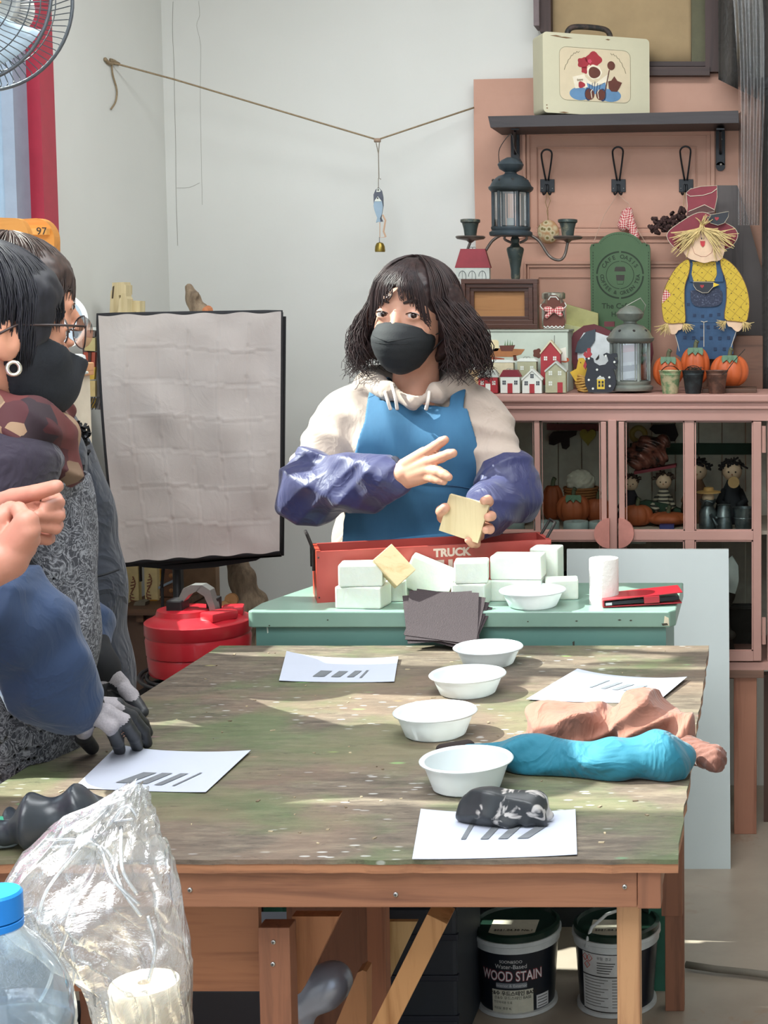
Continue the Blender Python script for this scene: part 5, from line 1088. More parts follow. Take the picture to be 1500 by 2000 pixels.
straw(690, 540, 46, .15, 1.0, 180, 430, scy-.017, 'straw_hair', 2.2); straw(670, 550, 46, 2.15, 2.95, 180, 420, scy-.017, 'straw_hair', 2.2); straw(690, 500, 14, 1.0, 2.1, 60, 200, scy-.018, 'straw_hair', 1.8); straw(690, 520, 18, -2.4, -.5, 60, 150, scy-.018, 'straw_tuft', 1.6)
straw(300, 1620, 34, 1.2, 2.9, 60, 150, scy-.010, 'straw_cuff'); straw(500, 1620, 24, -.1, 1.9, 60, 120, scy-.010, 'straw_cuff'); straw(950, 1590, 24, 1.6, 3.3, 60, 120, scy-.010, 'straw_cuff'); straw(1160, 1600, 24, .2, 1.9, 50, 110, scy-.010, 'straw_cuff')
m = MB()
for i in range(46):
    u, v = rs.uniform(1272, 1335), 0; v = 447-(u-1272)*.42+rs.uniform(-13, 13); m.tube([P(u, v, 4.40), P(u+rs.uniform(-6, 6), v+rs.uniform(-7, 7), 4.385), P(u+rs.uniform(-8, 8), v+rs.uniform(-8, 8), 4.395)], .006, 5)
dh = thing('yarn_doll', P(1300, 470, 4.40), 'brown yarn haired doll hanging behind the scarecrow hat', 'doll'); m.make('yarn_hair', mat(0x3c2623, .9, var=.3, scale=100), dh, True); MB().ball(P(1318, 455, 4.41), .022, 14, 9).make('doll_head', SKN, dh, True)
m = MB(); m.tube([P(1337, 376, PD-.03), P(1335, 400, 4.44), P(1325, 430, 4.41)], .0009, 5); m.make('string', mat(0xa88a62, .8), dh)
# ---------------------------------------------------------------- contents inside the cabinet
IY = 4.22; bz = shz
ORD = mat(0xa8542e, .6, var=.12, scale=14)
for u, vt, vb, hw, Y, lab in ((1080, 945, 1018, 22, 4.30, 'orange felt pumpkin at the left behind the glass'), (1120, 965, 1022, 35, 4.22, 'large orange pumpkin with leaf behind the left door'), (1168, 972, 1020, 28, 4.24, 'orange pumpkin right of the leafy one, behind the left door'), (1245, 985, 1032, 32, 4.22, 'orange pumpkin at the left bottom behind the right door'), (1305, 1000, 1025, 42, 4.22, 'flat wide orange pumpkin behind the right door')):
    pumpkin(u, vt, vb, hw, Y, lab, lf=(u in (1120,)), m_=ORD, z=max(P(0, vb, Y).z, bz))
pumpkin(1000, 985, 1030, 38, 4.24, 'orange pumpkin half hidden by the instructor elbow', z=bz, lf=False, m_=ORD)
for i, u in enumerate((1000, 1038, 1068, 1125, 1175)):
    Y = 4.145; c0 = P(u, 1035, Y); t_ = MB(); t_.lathe([(px(24, Y), bz), (px(25, Y), bz+.003), (px(25, Y), bz+.020), (px(24, Y), bz+.024), (px(8, Y), bz+.024), (px(8, Y), bz+.020), (0, bz+.020)], (c0.x, Y, 0), 28)
    if i in (1,): continue
    tag(t_.make('tape_roll', mat(0xaab8b6, .5), smooth='auto'), ('pale round tin under the elbow at the cabinet left end', '', 'pale round tin left of centre under the big pumpkin', 'pale round tin under the leafy pumpkin', 'pale round tin beside the door handle')[i], 'tin', 'pale round tins on the cabinet shelf')
bsk = thing('wicker_basket', (P(1132, 960, 4.34).x, 4.34, bz), 'wicker basket with white filling behind the orange pumpkins', 'basket')
m = MB()
for i in range(12): m.tube([Vector((P(1133, 760, 4.34).x+(.034+.0012*i)*math.cos(a), 4.34+(.034+.0012*i)*math.sin(a), bz+.004+i*.008)) for a in np.linspace(0, 2*math.pi, 25)[:-1]], .0045, 5, closed=True)
m.make('basket_weave', mat(0xa0683a, .8), bsk, True); blob('filling', [ell((P(1133, 760, 4.34).x, 4.34, bz+.11), (.042, .03, .035))], .01, .004, mat(0xcfc8b8, .9, bump=.5), bsk, mod=lambda D, X_, Y_, Z_: D+.003*wob(X_, Y_, Z_, 300))
def doll(u, vt, vb, Y, hair, cl, label, hw=14, striped=False):
    zb = bz; zt5 = P(0, vt, Y).z; s_ = (zt5-zb); c0 = P(u, vt, Y); cx_ = c0.x; t = thing('doll', (cx_, Y, zb), label, 'doll')
    hr = s_*.155; hz = zt5-hr*1.3
    MB().lathe([(s_*.30, zb), (s_*.31, zb+.01), (s_*.24, zb+s_*.3), (s_*.13, zb+s_*.55), (s_*.07, hz-hr*.8), (0, hz-hr*.7)], (cx_, Y, 0), 20).make('dress', cl, t, 'auto')
    for q in (-1, 1): MB().tube([(cx_+q*s_*.12, Y-.01, zb+s_*.5), (cx_+q*s_*.20, Y-.04, zb+s_*.35), (cx_+q*s_*.10, Y-.06, zb+s_*.3)], s_*.055, 8).make('arm', cl, t, True)
    MB().ball((cx_, Y, hz), hr, 18, 12).make('head', SKN, t, True)
    for q in (-.35, .35): MB().ball((cx_+q*hr, Y-hr*.95, hz), hr*.09, 8, 5).make('eye', dk, t)
    MB().ball((cx_+.0, Y-hr*1.0, hz-hr*.25), hr*.1, 8, 5).make('nose', mat(0xc08a6a, .6), t)
    m = MB()
    for i in range(40):
        a = rs.uniform(0, 6.28); e = rs.uniform(.25, 1.4); d = Vector((math.cos(a)*math.cos(e), math.sin(a)*math.cos(e), math.sin(e)))
        if d.y < -.5 and e < .7: d.y = -d.y
        b = Vector((cx_, Y, hz))+d*hr*.95
        m.tube([b, b+d*hr*.3+Vector((rs.uniform(-1, 1), rs.uniform(-1, 1), rs.uniform(-1, .5)))*hr*.3, b+d*hr*.35+Vector((rs.uniform(-1, 1), 0, rs.uniform(-1, .3)))*hr*.5], hr*.13, 4)
    tag(m.make('hair', hair, t), kind='stuff')
hdk = mat(0x241e1f, .9); hbr = mat(0x4a352c, .9)
strp = NT('striped'); wv = strp.N('ShaderNodeTexWave', bands_direction='Z'); wv.inputs['Scale'].default_value = 30; strp.L(strp.coord(), wv.inputs[0]); strp.base(strp.ramp(wv.outputs['Fac'], [(.45, 0x3c3834), (.55, 0xb9ae9a)])); strp.set(Roughness=.8)
doll(1296, 920, 1030, 4.30, hbr, strp.m, 'doll in a striped dress behind the right door')
doll(1232, 925, 1030, 4.30, hbr, mat(0x2c2730, .8), 'doll in a dark dress at the left behind the right door')
doll(1362, 895, 1030, 4.32, hdk, mat(0x6b4a34, .8), 'doll with black hair in brown beside the centre bar')
doll(1430, 895, 1030, 4.30, hdk, mat(0x22242a, .8), 'doll with wild black hair and round wooden disc')
MB1 = MB().lathe([(.0, .004), (.016, .004), (.016, -.004), (0, -.004)], P(1433, 942, 4.22), 20, Matrix.Rotation(math.pi/2, 3, 'X')); MB1.make('wooden_disc', mat(0xb08c5c, .7), bpy.data.objects['doll.003'])
zinc = mat(0x7f878a, .35, .75, col2=0x596266, scale=30)
wc = thing('watering_can', (P(1382, 1030, 4.18).x, 4.18, bz), 'small zinc watering can behind the right door', 'watering can'); rW = px(18, 4.18)
MB().lathe([(rW, bz), (rW, bz+.045), (rW*.6, bz+.062), (rW*.9, bz+.075), (rW*.9, bz+.08), (rW*.8, bz+.08), (0, bz+.06)], (P(1382, 760, 4.18).x, 4.18, 0), 24).make('can_body', zinc, wc, 'auto')
m = MB(); m.tube([P(1390, 1018, 4.165), P(1402, 1025-15, 4.14), P(1398, 1012, 4.13)], .004, 8); m.tube([P(1388, 1005, 4.15), P(1400, 1026, 4.13)], .0045, 8); m.make('spout', zinc, wc, True); m = MB(); m.tube(spline([P(1370, 990, 4.17), P(1378, 978, 4.16), P(1392, 982, 4.16)], 5), .003, 6); m.make('handle', zinc, wc, True)
for u, r0_, r1_, hh, lab in ((1414, 17, 12, .065, 'tapered zinc jug right of the watering can'), (1452, 16, 21, .058, 'shiny zinc bucket at the right inside the cabinet')):
    Y = 4.17; c0 = P(u, 1030, Y); m = MB().lathe([(px(r0_, Y), bz), (px((r0_+r1_)/2, Y), bz+hh*.5), (px((r0_+r1_)/2+1.2, Y), bz+hh*.52), (px((r0_+r1_)/2, Y), bz+hh*.56), (px(r1_, Y), bz+hh), (px(r1_+1.5, Y), bz+hh+.001), (px(r1_-1, Y), bz+hh), (px(r0_-1, Y), bz+.004), (0, bz+.004)], (c0.x, Y, 0), 28)
    tag(m.make('zinc_jug' if r0_ > r1_ else 'zinc_bucket', zinc, smooth='auto'), lab, 'jug' if r0_ > r1_ else 'bucket')
ft = thing('straw_hat_doll', (P(1385, 970, 4.2).x, 4.2, bz+.08), 'small straw hat figure sitting in the watering can', 'doll'); MB().ball(P(1383, 972, 4.18), .017, 14, 9).make('head', SKN, ft, True); MB().lathe([(.034, 0), (.033, .003), (.015, .006), (.013, .014), (0, .016)], P(1384, 962, 4.18), 20).make('straw_hat', mat(0xb98f55, .8), ft, 'auto')
# things hanging inside the top
def hang(name, poly, Y, m, label, cat, th=.008): return tag(MB().cut(poly, Y, th).make(name, m), label, cat)
hang('felt_garland_piece', [(1072, 852), (1080, 843), (1127, 842), (1125, 850), (1112, 856), (1112, 872), (1106, 878), (1098, 876), (1095, 864), (1082, 870), (1072, 868)], 4.40, mat(0x2d1d1c, .8), 'dark brown mushroom shaped felt cutout inside the left door', 'ornament')
q = [(1148+16*math.sin(a)**3*1.0, 852-1.15*(13*math.cos(a)-5*math.cos(2*a)-2*math.cos(3*a)-math.cos(4*a))) for a in np.linspace(0, 2*math.pi, 24, endpoint=False)]
hang('wooden_heart', q, 4.38, mat(0x9f8c34, .7), 'yellow heart hanging inside the left door', 'ornament')
hang('banner', [(1068, 828), (1168, 828), (1168, 842), (1068, 840)], 4.42, mat(0x8a4a48, .7), 'faded red banner strip at the top inside the left door', 'banner')
ring = MB(); Yr = 4.38
ring.tube([P(1247+13*math.cos(a), 849+13*math.sin(a), Yr) for a in np.linspace(0, 2*math.pi, 33)[:-1]], px(5.5, Yr), 8, closed=True); tag(ring.make('wooden_ring', mat(0xa8924e, .7), smooth=True), 'yellow ring hanging inside the right door', 'ring')
hang('felt_shape', [(1268, 838), (1275, 830), (1318, 828), (1325, 850), (1318, 862), (1304, 862), (1298, 848), (1280, 848)], 4.40, mat(0x2b2126, .8), 'dark felt cutout right of the yellow ring', 'ornament')
pb_ = blob('foil_package', chain([P(1238, 885, 4.27), P(1262, 872, 4.26), P(1295, 864, 4.26)], [.022, .024, .02])+chain([P(1240, 905, 4.27), P(1290, 895, 4.27)], [.018, .02]), .02, .004, mat(0x8a5448, .25, .2, col2=0x2d2422, edge=.5, scale=30), mod=lambda D, X_, Y_, Z_: D+.004*foldf(X_, Y_, Z_, (1, .2, .9), 90, 3)); tag(pb_, 'crumpled shiny pink package with dark patches inside the right door', 'package')
hang('folded_mat', [(1238, 921), (1320, 908), (1320, 913), (1238, 927)], 4.26, mat(0x7e2430, .6), 'thin dark red folded mat above the striped doll', 'mat', .05)
hang('green_board', [(1230, 866), (1478, 866), (1478, 888), (1230, 888)], 4.43, mat(0x24402f, .7), 'dark green board strip across the cabinet back', 'board')
hang('green_cloth', [(1240, 985), (1260, 978), (1300, 984), (1330, 996), (1330, 1004), (1240, 998)], 4.26, mat(0x2a4030, .8), 'dark green cloth on the pumpkins behind the right door', 'cloth', .03)
hang('purple_tin', [(1288, 1026), (1316, 1026), (1316, 1036), (1288, 1036)], 4.15, mat(0x3a3c78, .5), 'small blue purple box on the cabinet shelf', 'box', .03)
# lower compartment
lz = Z(1294)
lw_ = thing('long_doll', (P(1400, 1280, 4.25).x, 4.25, lz), 'white sleeved doll with long legs behind the lower right pane', 'doll')
MB().cut([(1418, 1095), (1430, 1085), (1442, 1105), (1443, 1135), (1436, 1160), (1418, 1155)], 4.2, .01).make('wing', mat(0xc9cfcc, .7), lw_)
blob('body', [ell(P(1410, 1150, 4.25), (.04, .03, .06)), cap(P(1415, 1180, 4.24), P(1420, 1240, 4.23), .012), cap(P(1420, 1240, 4.23), P(1432, 1285, 4.22), .011), ell(P(1425, 1240, 4.2), (.018, .03, .012))], .01, .004, mat(0x4a423c, .8), lw_)
tag(MB().pbox(1357, 1190, 1470, 1272, 4.33, .09, .004).make('dark_bag', cloth(0x3a3632)), 'dark cloth bag at the bottom right inside the cabinet', 'bag')
MB()
tag(MB().pbox(945, 1130, 1170, 1275, 4.30, .12, .004).make('storage_box', mat(0x4c4640, .7)), 'dark storage box inside the lower left of the cabinet', 'box')
hang('paper_strip', [(1222, 1056), (1262, 1056), (1262, 1062), (1222, 1062)], 4.13, mat(0xa9a89a, .6), 'pale paper strip at the top of the lower right pane', 'paper', .002)
# ================================================================ PAPERS, SLEEVES, GLOVES on the table
PAP = mat(0xb9bfce, .7, var=.01); CHC = mat(0x6e7277, .9)
def paper(cn, label, marks, curl):
    """cn: 4 pixel corners near-left, near-right, far-right, far-left on table"""
    A, B, C_, D = [PZ(u, v, TZ+.001) for u, v in cn]
    def fn(i, j, o=0.0):
        p = (A*(1-i)+B*i)*(1-j)+(D*(1-i)+C_*i)*j; return Vector((p.x, p.y, TZ+.0012+curl(i, j)+o))
    m = MB().grid(fn, 24, 12, Vector((0, 0, -.0005))); o = m.make('paper_sheet', PAP, smooth=False); tag(o, label, 'paper', 'white paper sheets with charcoal strokes')
    for (i0, i1, j0, j1, sl) in marks:
        q = MB(); q.grid(lambda a, b: fn(i0+(i1-i0)*a+sl*b, j0+(j1-j0)*b, .0010), 4, 4); q.make('charcoal_mark', CHC, o)
    return o
cu = lambda a, b: (lambda i, j: a*(abs(i-.5)*2)**2.5*(.4+.6*j)+b*(1-i)**4*j)
paper([(805, 1680), (1127, 1671), (1124, 1586), (822, 1588)], 'nearest white paper sheet with four grey strokes, under the grey glove', [(.28, .31, .38, .75, .05), (.40, .45, .38, .66, .07), (.51, .57, .38, .67, .09), (.63, .70, .38, .67, .13)], cu(.004, .002))
paper([(145, 1540), (402, 1549), (490, 1470), (232, 1466)], 'white paper sheet with grey strokes between the gloved hands and the plastic bag', [(.26, .36, .15, .42, .12), (.42, .50, .15, .42, .10), (.56, .62, .13, .42, .10), (.70, .72, .12, .44, .10)], cu(.004, .006))
paper([(545, 1331), (770, 1333), (778, 1287), (560, 1284)], 'white paper sheet with grey strokes at the far left of the table', [(.28, .38, .18, .42, .06), (.44, .52, .18, .42, .06), (.58, .64, .18, .44, .06), (.69, .71, .15, .46, .05)], cu(.005, .008))
paper([(1028, 1368), (1282, 1375), (1342, 1328), (1128, 1316)], 'white paper sheet with grey strokes partly under the brown sleeve cover', [(.30, .33, .5, .8, .05), (.40, .45, .48, .75, .06), (.50, .56, .46, .70, .07), (.6, .68, .44, .66, .08)], cu(.006, .004))
# brown and turquoise sleeve covers
def tp(u, v, z=0.0): return PZ(u, v, TZ+z)
BRN = cloth(0x8c5a49, .8, 900, .1, .05); BRD = cloth(0x6d4438, .85); TUR = cloth(0x0e687e, .75, 900, .1, .05)
sc1 = thing('arm_sleeve', tp(1190, 1425), 'brown fabric arm cover bunched up on the right side of the table', 'arm cover')
sY = lambda v: tp(1000, v).y
pr_ = [cap(tp(1045, 1425, .025), tp(1120, 1425, .045), .028, .045), cap(tp(1120, 1425, .045), tp(1200, 1420, .04), .045, .042), cap(tp(1190, 1400, .045), tp(1270, 1418, .05), .04, .048), cap(tp(1270, 1418, .045), tp(1330, 1440, .03), .05, .028), cap(tp(1250, 1400, .05), tp(1310, 1420, .04), .045, .04), ell(tp(1180, 1440, .01), (.16, .05, .02)), cap(tp(1060, 1400, .045), tp(1150, 1398, .052), .032, .045), cap(tp(1290, 1390, .05), tp(1330, 1425, .03), .04, .03)]
def clipz(z0): return lambda D, X_, Y_, Z_: np.maximum(D, z0-Z_)
def md(D, X_, Y_, Z_): return np.maximum(D-.009*foldf(X_, Y_, Z_, (1.0, .35, .25), 24, 1)-.008*foldf(X_, Y_, Z_, (.7, -.6, .7), 33, 4)-.005*foldf(X_, Y_, Z_, (-.5, .6, .8), 52, 9)+.006, TZ+.0008-Z_)
blob('sleeve_fabric', pr_, .03, .003, BRN, sc1, md)
blob('elastic_cuff', [cap(tp(1340, 1462, .022), tp(1395, 1482, .02), .022, .02), ell(tp(1400, 1483, .02), (.012, .022, .022))], .01, .003, BRD, sc1, lambda D, X_, Y_, Z_: np.maximum(D+.003*np.abs(np.sin(Y_*230+Z_*170)), TZ+.0008-Z_)) 
sc2 = thing('arm_sleeve', tp(1130, 1480), 'turquoise fabric arm cover lying flat on the table before the brown one', 'arm cover')
pr_ = [cap(tp(915, 1466, .018), tp(1020, 1474, .022), .018, .028), cap(tp(1020, 1478, .02), tp(1190, 1484, .024), .034, .034), cap(tp(1190, 1484, .026), tp(1300, 1480, .03), .034, .040), cap(tp(1300, 1480, .03), tp(1330, 1482, .026), .038, .028)]
def md2(D, X_, Y_, Z_): return np.maximum(D-.004*foldf(X_, Y_, Z_, (.12, .9, .8), 44, 2)-.0015*foldf(X_, Y_, Z_, (1, .2, .2), 34, 5)+.003, TZ+.0008-Z_)
blob('sleeve_fabric', pr_, .02, .003, TUR, sc2, md2)
blob('elastic_cuff', [cap(tp(862, 1464, .012), tp(912, 1462, .014), .009, .014)], .01, .003, mat(0x2a201e, .9), sc2, clipz(TZ+.0008))
# hand maker
def hand_prims(wrist, kn, fingers, thumb, rf=.0095, rp=.014, rw=.022):
    """kn: 4 knuckles; fingers: 4 lists of joints after knuckle; thumb: list of joints from base"""
    pr = []; w = Vector(wrist)
    for i, k in enumerate(kn):
        k = Vector(k); pr.append(cap(w+(k-w)*.25+(k-Vector(kn[1]))*.35, k, rp*1.1, rp*.88))
        pts = [k]+[Vector(p) for p in fingers[i]]; sc = (1, 1.03, .98, .85)[i]; n = len(pts)
        pr += chain(pts, [rf*sc*(1.12-.30*j/(n-1)) for j in range(n)])
    pts = [w+(Vector(thumb[0])-w)*.3]+[Vector(p) for p in thumb]; n = len(pts)
    pr += chain(pts, [rp*1.15]+[rf*(1.35-.33*j/(n-2)) for j in range(n-1)])
    pr.append(cap(w, w+(Vector(kn[1])+Vector(kn[2])-2*w)*.12, rw, rw*.9)); return pr
# grey black glove lying on near paper
gt_ = thing('work_glove', tp(990, 1580), 'crumpled black and grey rubber coated glove lying on the nearest paper', 'glove')
W0 = tp(925, 1582, .020); kn = [tp(960+i*18, 1568+i*4, .030-.002*i) for i in range(4)]
fg = [[tp(985+i*20, 1585+i*1, .024), tp(985+i*22, 1597-i*1, .012)] for i in range(4)]
gl_pr = [cap(tp(918, 1580, .018), tp(960, 1572, .028), .020, .026), cap(tp(950, 1570, .026), tp(1040, 1575, .026), .024, .024), cap(tp(935, 1590, .014), tp(990, 1602, .010), .012, .010), cap(tp(975, 1585, .02), tp(1000, 1604, .009), .013, .009), cap(tp(1000, 1580, .024), tp(1030, 1604, .010), .014, .010), cap(tp(1025, 1578, .024), tp(1055, 1602, .010), .014, .010), cap(tp(1045, 1574, .022), tp(1072, 1594, .010), .014, .009)]
gsp = NT('glove_two_tone'); nn_ = gsp.noise(gsp.coord(), 22, 3, .5, 1.5); gsp.base(gsp.ramp(nn_, [(.56, 0x2b2e31), (.62, 0xb9b4b0)])); gsp.set(Roughness=.42); GLV = gsp.m
blob('glove_body', gl_pr, .008, .0022, GLV, gt_, lambda D, X_, Y_, Z_: np.maximum(D-.003*foldf(X_, Y_, Z_, (.9, .5, .3), 60, 2), TZ+.002-Z_))
g2 = thing('work_glove', tp(90, 1600), 'black coated glove crumpled at the left behind the plastic bag', 'glove'); BKG = mat(0x30353b, .32, var=.15, scale=30)
pr_ = [cap(tp(20, 1628, .02), tp(70, 1605, .035), .022, .03), cap(tp(70, 1605, .035), tp(140, 1590, .04), .032, .034), cap(tp(140, 1590, .035), tp(180, 1590, .022), .03, .02), cap(tp(60, 1610, .03), tp(20, 1600, .02), .015, .012), cap(tp(100, 1620, .02), tp(130, 1640, .012), .02, .012)]
blob('glove_body', pr_, .012, .003, BKG, g2, lambda D, X_, Y_, Z_: np.maximum(D-.007*foldf(X_, Y_, Z_, (.9, -.3, .4), 40, 6), TZ+.001-Z_))
blob('knit_cuff', [cap(tp(-20, 1635, .016), tp(18, 1628, .018), .016, .018)], .01, .003, mat(0x8c969b, .9), g2, clipz(TZ+.001)); blob('cuff_hem', [cap(tp(-22, 1625, .016), tp(2, 1612, .02), .012, .012)], .01, .003, mat(0x3f9a7a, .9), g2, clipz(TZ+.001))
# small crumbs / chips on table
m = MB(); r7 = random.Random(9)
for i in range(120):
    p = Vector((r7.uniform(TX0+.05, TX1-.05), r7.uniform(TY0+.03, TY1-.03), TZ)); a = r7.uniform(0, 3.1); s_ = r7.uniform(.001, .004); l_ = s_*r7.uniform(1, 3)
    M_ = Matrix.Translation(p) @ Matrix.Rotation(a, 4, 'Z'); m.T = M_; m.box((-l_/2, -s_/2, 0), (l_/2, s_/2, .0012))
tag(m.make('wood_dust', mat(0xb8a88a, .8, col2=0x5a4a3a, scale=9)), 'scattered wood chips and dried paint crumbs on the worktable', 'crumbs', kind='stuff')
# ================================================================ ROPE, FISH MOBILE
TW = mat(0x8f7d62, .85, var=.2, scale=150)
rp = thing('twine_rope', P(737, 273, 4.2), 'twine rope stretched between the two walls', 'rope')
def onleft(u, v): d = ray(u, v); t = (XL+.004)/d.x; return Vector((XL+.004, d.y*t, HC+d.z*t))
A0 = onleft(218, 122); MB().tube([A0, P(340, 155, 4.32), P(737, 273, 4.40), P(926, 210, 4.49)], .0026, 8).make('rope', TW, rp, True)
m = MB(); m.tube(spline([onleft(205, 115), onleft(214, 124), onleft(226, 122), onleft(216, 117), onleft(232, 125)], 4), .005, 7); m.tube(spline([A0, onleft(220, 145), onleft(228, 175), onleft(226, 198), onleft(217, 213)], 5), .0024, 7); m.make('rope_end_knot', TW, rp, True)
MB().tube([P(731, 274, 4.40), P(743, 274, 4.40)], .006, 8).make('knot', mat(0xa08874, .8), rp, True)
FYY = 4.395; fm_ = thing('fish_mobile', P(740, 490, FYY), 'hanging mobile with a pale blue wooden fish and a small brass bell', 'mobile')
m = MB(); m.tube([P(734, 277, FYY), P(739, 300, FYY), P(740, 348, FYY), P(744, 350, FYY)], .0013, 5); m.tube([P(741, 277, FYY), P(739, 300, FYY)], .0013, 5); m.tube([P(739, 348, FYY), P(739, 368, FYY)], .001, 5); m.make('string', mat(0x7e7464, .8), fm_)
ff = lambda pts: [(700+x*80/667, 260+y*240/2000) for x, y in pts]
MB().cut(ff([(325, 880), (380, 940), (402, 1040), (405, 1180), (385, 1300), (370, 1380), (400, 1440), (340, 1440), (310, 1380), (250, 1200), (245, 1000), (280, 920)]), FYY+.003, .005).make('grey_fish', mat(0x565a66, .6), fm_)
MB().cut(ff([(315, 1030), (380, 1110), (398, 1200), (380, 1320), (350, 1390), (360, 1450), (320, 1440), (285, 1458), (305, 1380), (262, 1260), (245, 1180), (258, 1110)]), FYY-.004, .005).make('blue_fish', mat(0x93a9ba, .6), fm_)
MB().cut(ff([(315, 1030), (368, 1095), (372, 1110), (262, 1110), (268, 1090)]), FYY-.005, .001).make('fish_face', wht, fm_); MB().cut(ff([(300, 900), (340, 900), (365, 940), (345, 960), (290, 960)]), FYY+.002, .001).make('fish_face', wht, fm_)
for p in ((314, 1058), (322, 925)): q = ff([p])[0]; MB().ball(P(q[0], q[1], FYY-.005), .0022, 10, 6).make('eye', dk, fm_)
m = MB(); q = ff([(395, 1330), (440, 1420), (410, 1600), (445, 1690), (350, 1700), (350, 1450)]); m.tube([P(a, b, FYY) for a, b in q[:4]], .0028, 6); m.tube([P(a, b, FYY) for a, b in q[3:]], .0012, 5); m.make('tassel', mat(0xc9a58a, .9), fm_)
q = ff([(353, 1860)])[0]; m = MB(); m.plathe(q[0], FYY, [(9.6, 492), (10, 489), (9.2, 481), (6.5, 475), (2, 473), (0, 472.5)], 20); m.make('bell', mat(0x8c7838, .35, .8), fm_, 'auto'); MB().tube([P(741, 463, FYY), P(741, 473, FYY)], .0008, 5).make('string', dk, fm_)
# ================================================================ FAN
fn_ = thing('wall_fan', (XL, 3.0, 1.75), 'wall fan with round wire grille in front of the window', 'fan'); FCx = P(-59, -12, 3.0); R0 = px(177, 3.0); wm = mat(0x5f6468, .4, .6)
m = MB()
for zf, rr_ in ((-.05, 1), (.05, 1)): m.tube([FCx+Vector((R0*rr_*math.cos(a), zf*.9, R0*rr_*math.sin(a))) for a in np.linspace(0, 2*math.pi, 65)[:-1]], .0035, 8, closed=True)
m.make('outer_ring', wm, fn_, True)
m = MB()
for sgn in (-1, 1):
    for rr_ in (.62, .80):
        m.tube([FCx+Vector((R0*rr_*math.cos(a), sgn*(.045+.03*(1-rr_)), R0*rr_*math.sin(a))) for a in np.linspace(0, 2*math.pi, 49)[:-1]], .0012, 5, closed=True)
    for k in range(80):
        a = 2*math.pi*k/80; c_, s_ = math.cos(a), math.sin(a); a2 = a+.16; m.tube([FCx+Vector((R0*.3*c_, sgn*.075, R0*.3*s_)), FCx+Vector((R0*.7*math.cos(a+.08), sgn*.07, R0*.7*math.sin(a+.08))), FCx+Vector((R0*.93*math.cos(a2), sgn*.058, R0*.93*math.sin(a2))), FCx+Vector((R0*math.cos(a2), sgn*.045, R0*math.sin(a2)))], .0011, 4)
tag(m.make('wire_grille', wm, fn_), kind='stuff')
RX = Matrix.Rotation(math.pi/2, 3, 'X')
MB().lathe([(0, .085), (R0*.24, .082), (R0*.31, .07), (R0*.31, .062), (0, .062)], FCx, 28, RX).make('badge', mat(0x3c3230, .4), fn_, 'auto'); MB().lathe([(0, -.06), (.06, -.06), (.065, -.09), (.05, -.16), (0, -.165)], FCx, 24, RX).make('motor_housing', mat(0xd5d5d0, .4), fn_, 'auto')
for k in range(4):
    a0 = k*math.pi/2+.6
    MB().grid(lambda i, j: FCx+Vector(((.03+.115*i)*math.cos(a0+(j-.5)*(.5+.5*i)), .02*(j-.5), (.03+.115*i)*math.sin(a0+(j-.5)*(.5+.5*i)))), 6, 6, Vector((0, .0015, 0))).make('blade', mat(0xaec2cf, .3), fn_, True)
MB().tube([FCx+Vector((0, .12, 0)), FCx+Vector((-.08, .16, -.10)), (XL-.0, 3.17, FCx.z-.10)], .014, 10).make('bracket_arm', wm, fn_, True)
MB().box((XL-.001, 3.12, FCx.z-.17), (XL+.012, 3.22, FCx.z-.03), .003).make('wall_plate', wm, fn_)
# ================================================================ LEFT BACKGROUND
# orange rounded boards on the sill shelf
sh_ = thing('sill_shelf', (XL+.1, 3.5, 1.585), 'narrow white sill shelf below the window behind the two heads', 'shelf'); MB().box((XL, 3.1, 1.27), (XL+.15, 3.55, 1.285)).make('shelf_board', wht, sh_)
for y in (3.15, 3.50): MB().box((XL, y, 1.18), (XL+.12, y+.02, 1.27)).make('bracket', wht, sh_)
ORB = wood(0xcd8a3c, 0xb06f2a, 'X', .6, .5)
o1 = thing('orange_board', (XL+.08, 3.35, 1.286), 'orange wooden rounded panel with a dark dot behind the heads', 'wooden board'); Yo = 3.35
MB().prism([(P(u, v, Yo).x, P(0, v, Yo).z) for u, v in [(-30, 424)]+[(30+28*math.sin(a), 478-52*math.cos(a)) for a in np.linspace(0, math.pi/2, 10)]+[(58, 560), (-30, 560)]], Yo, Yo+.02).make('panel', ORB, o1); MB().ball(P(7, 452, Yo), .0035, 10, 6).make('dot_hole', dk, o1)
o2 = thing('orange_board', (XL+.08, 3.48, 1.286), 'orange wooden rounded tray with numbers at the window corner', 'wooden board'); Yo = 3.5
pts = [(12, 430), (55, 427)]+[(70+36*math.sin(a), 470-44*math.cos(a)) for a in np.linspace(0, math.pi/2, 10)]+[(106, 560), (12, 560)]
MB().prism([(P(u, v, Yo).x, P(0, v, Yo).z) for u, v in pts], Yo, Yo+.03).make('tray_back', ORB, o2); MB().pbox(38, 446, 90, 458, Yo-.02, .02).make('number_strip', mat(0xdc9c50, .5), o2)
text('91', .024, face_cam(46, 452, Yo-.021), dk, o2); text('97', .024, face_cam(81, 452, Yo-.021), dk, o2)
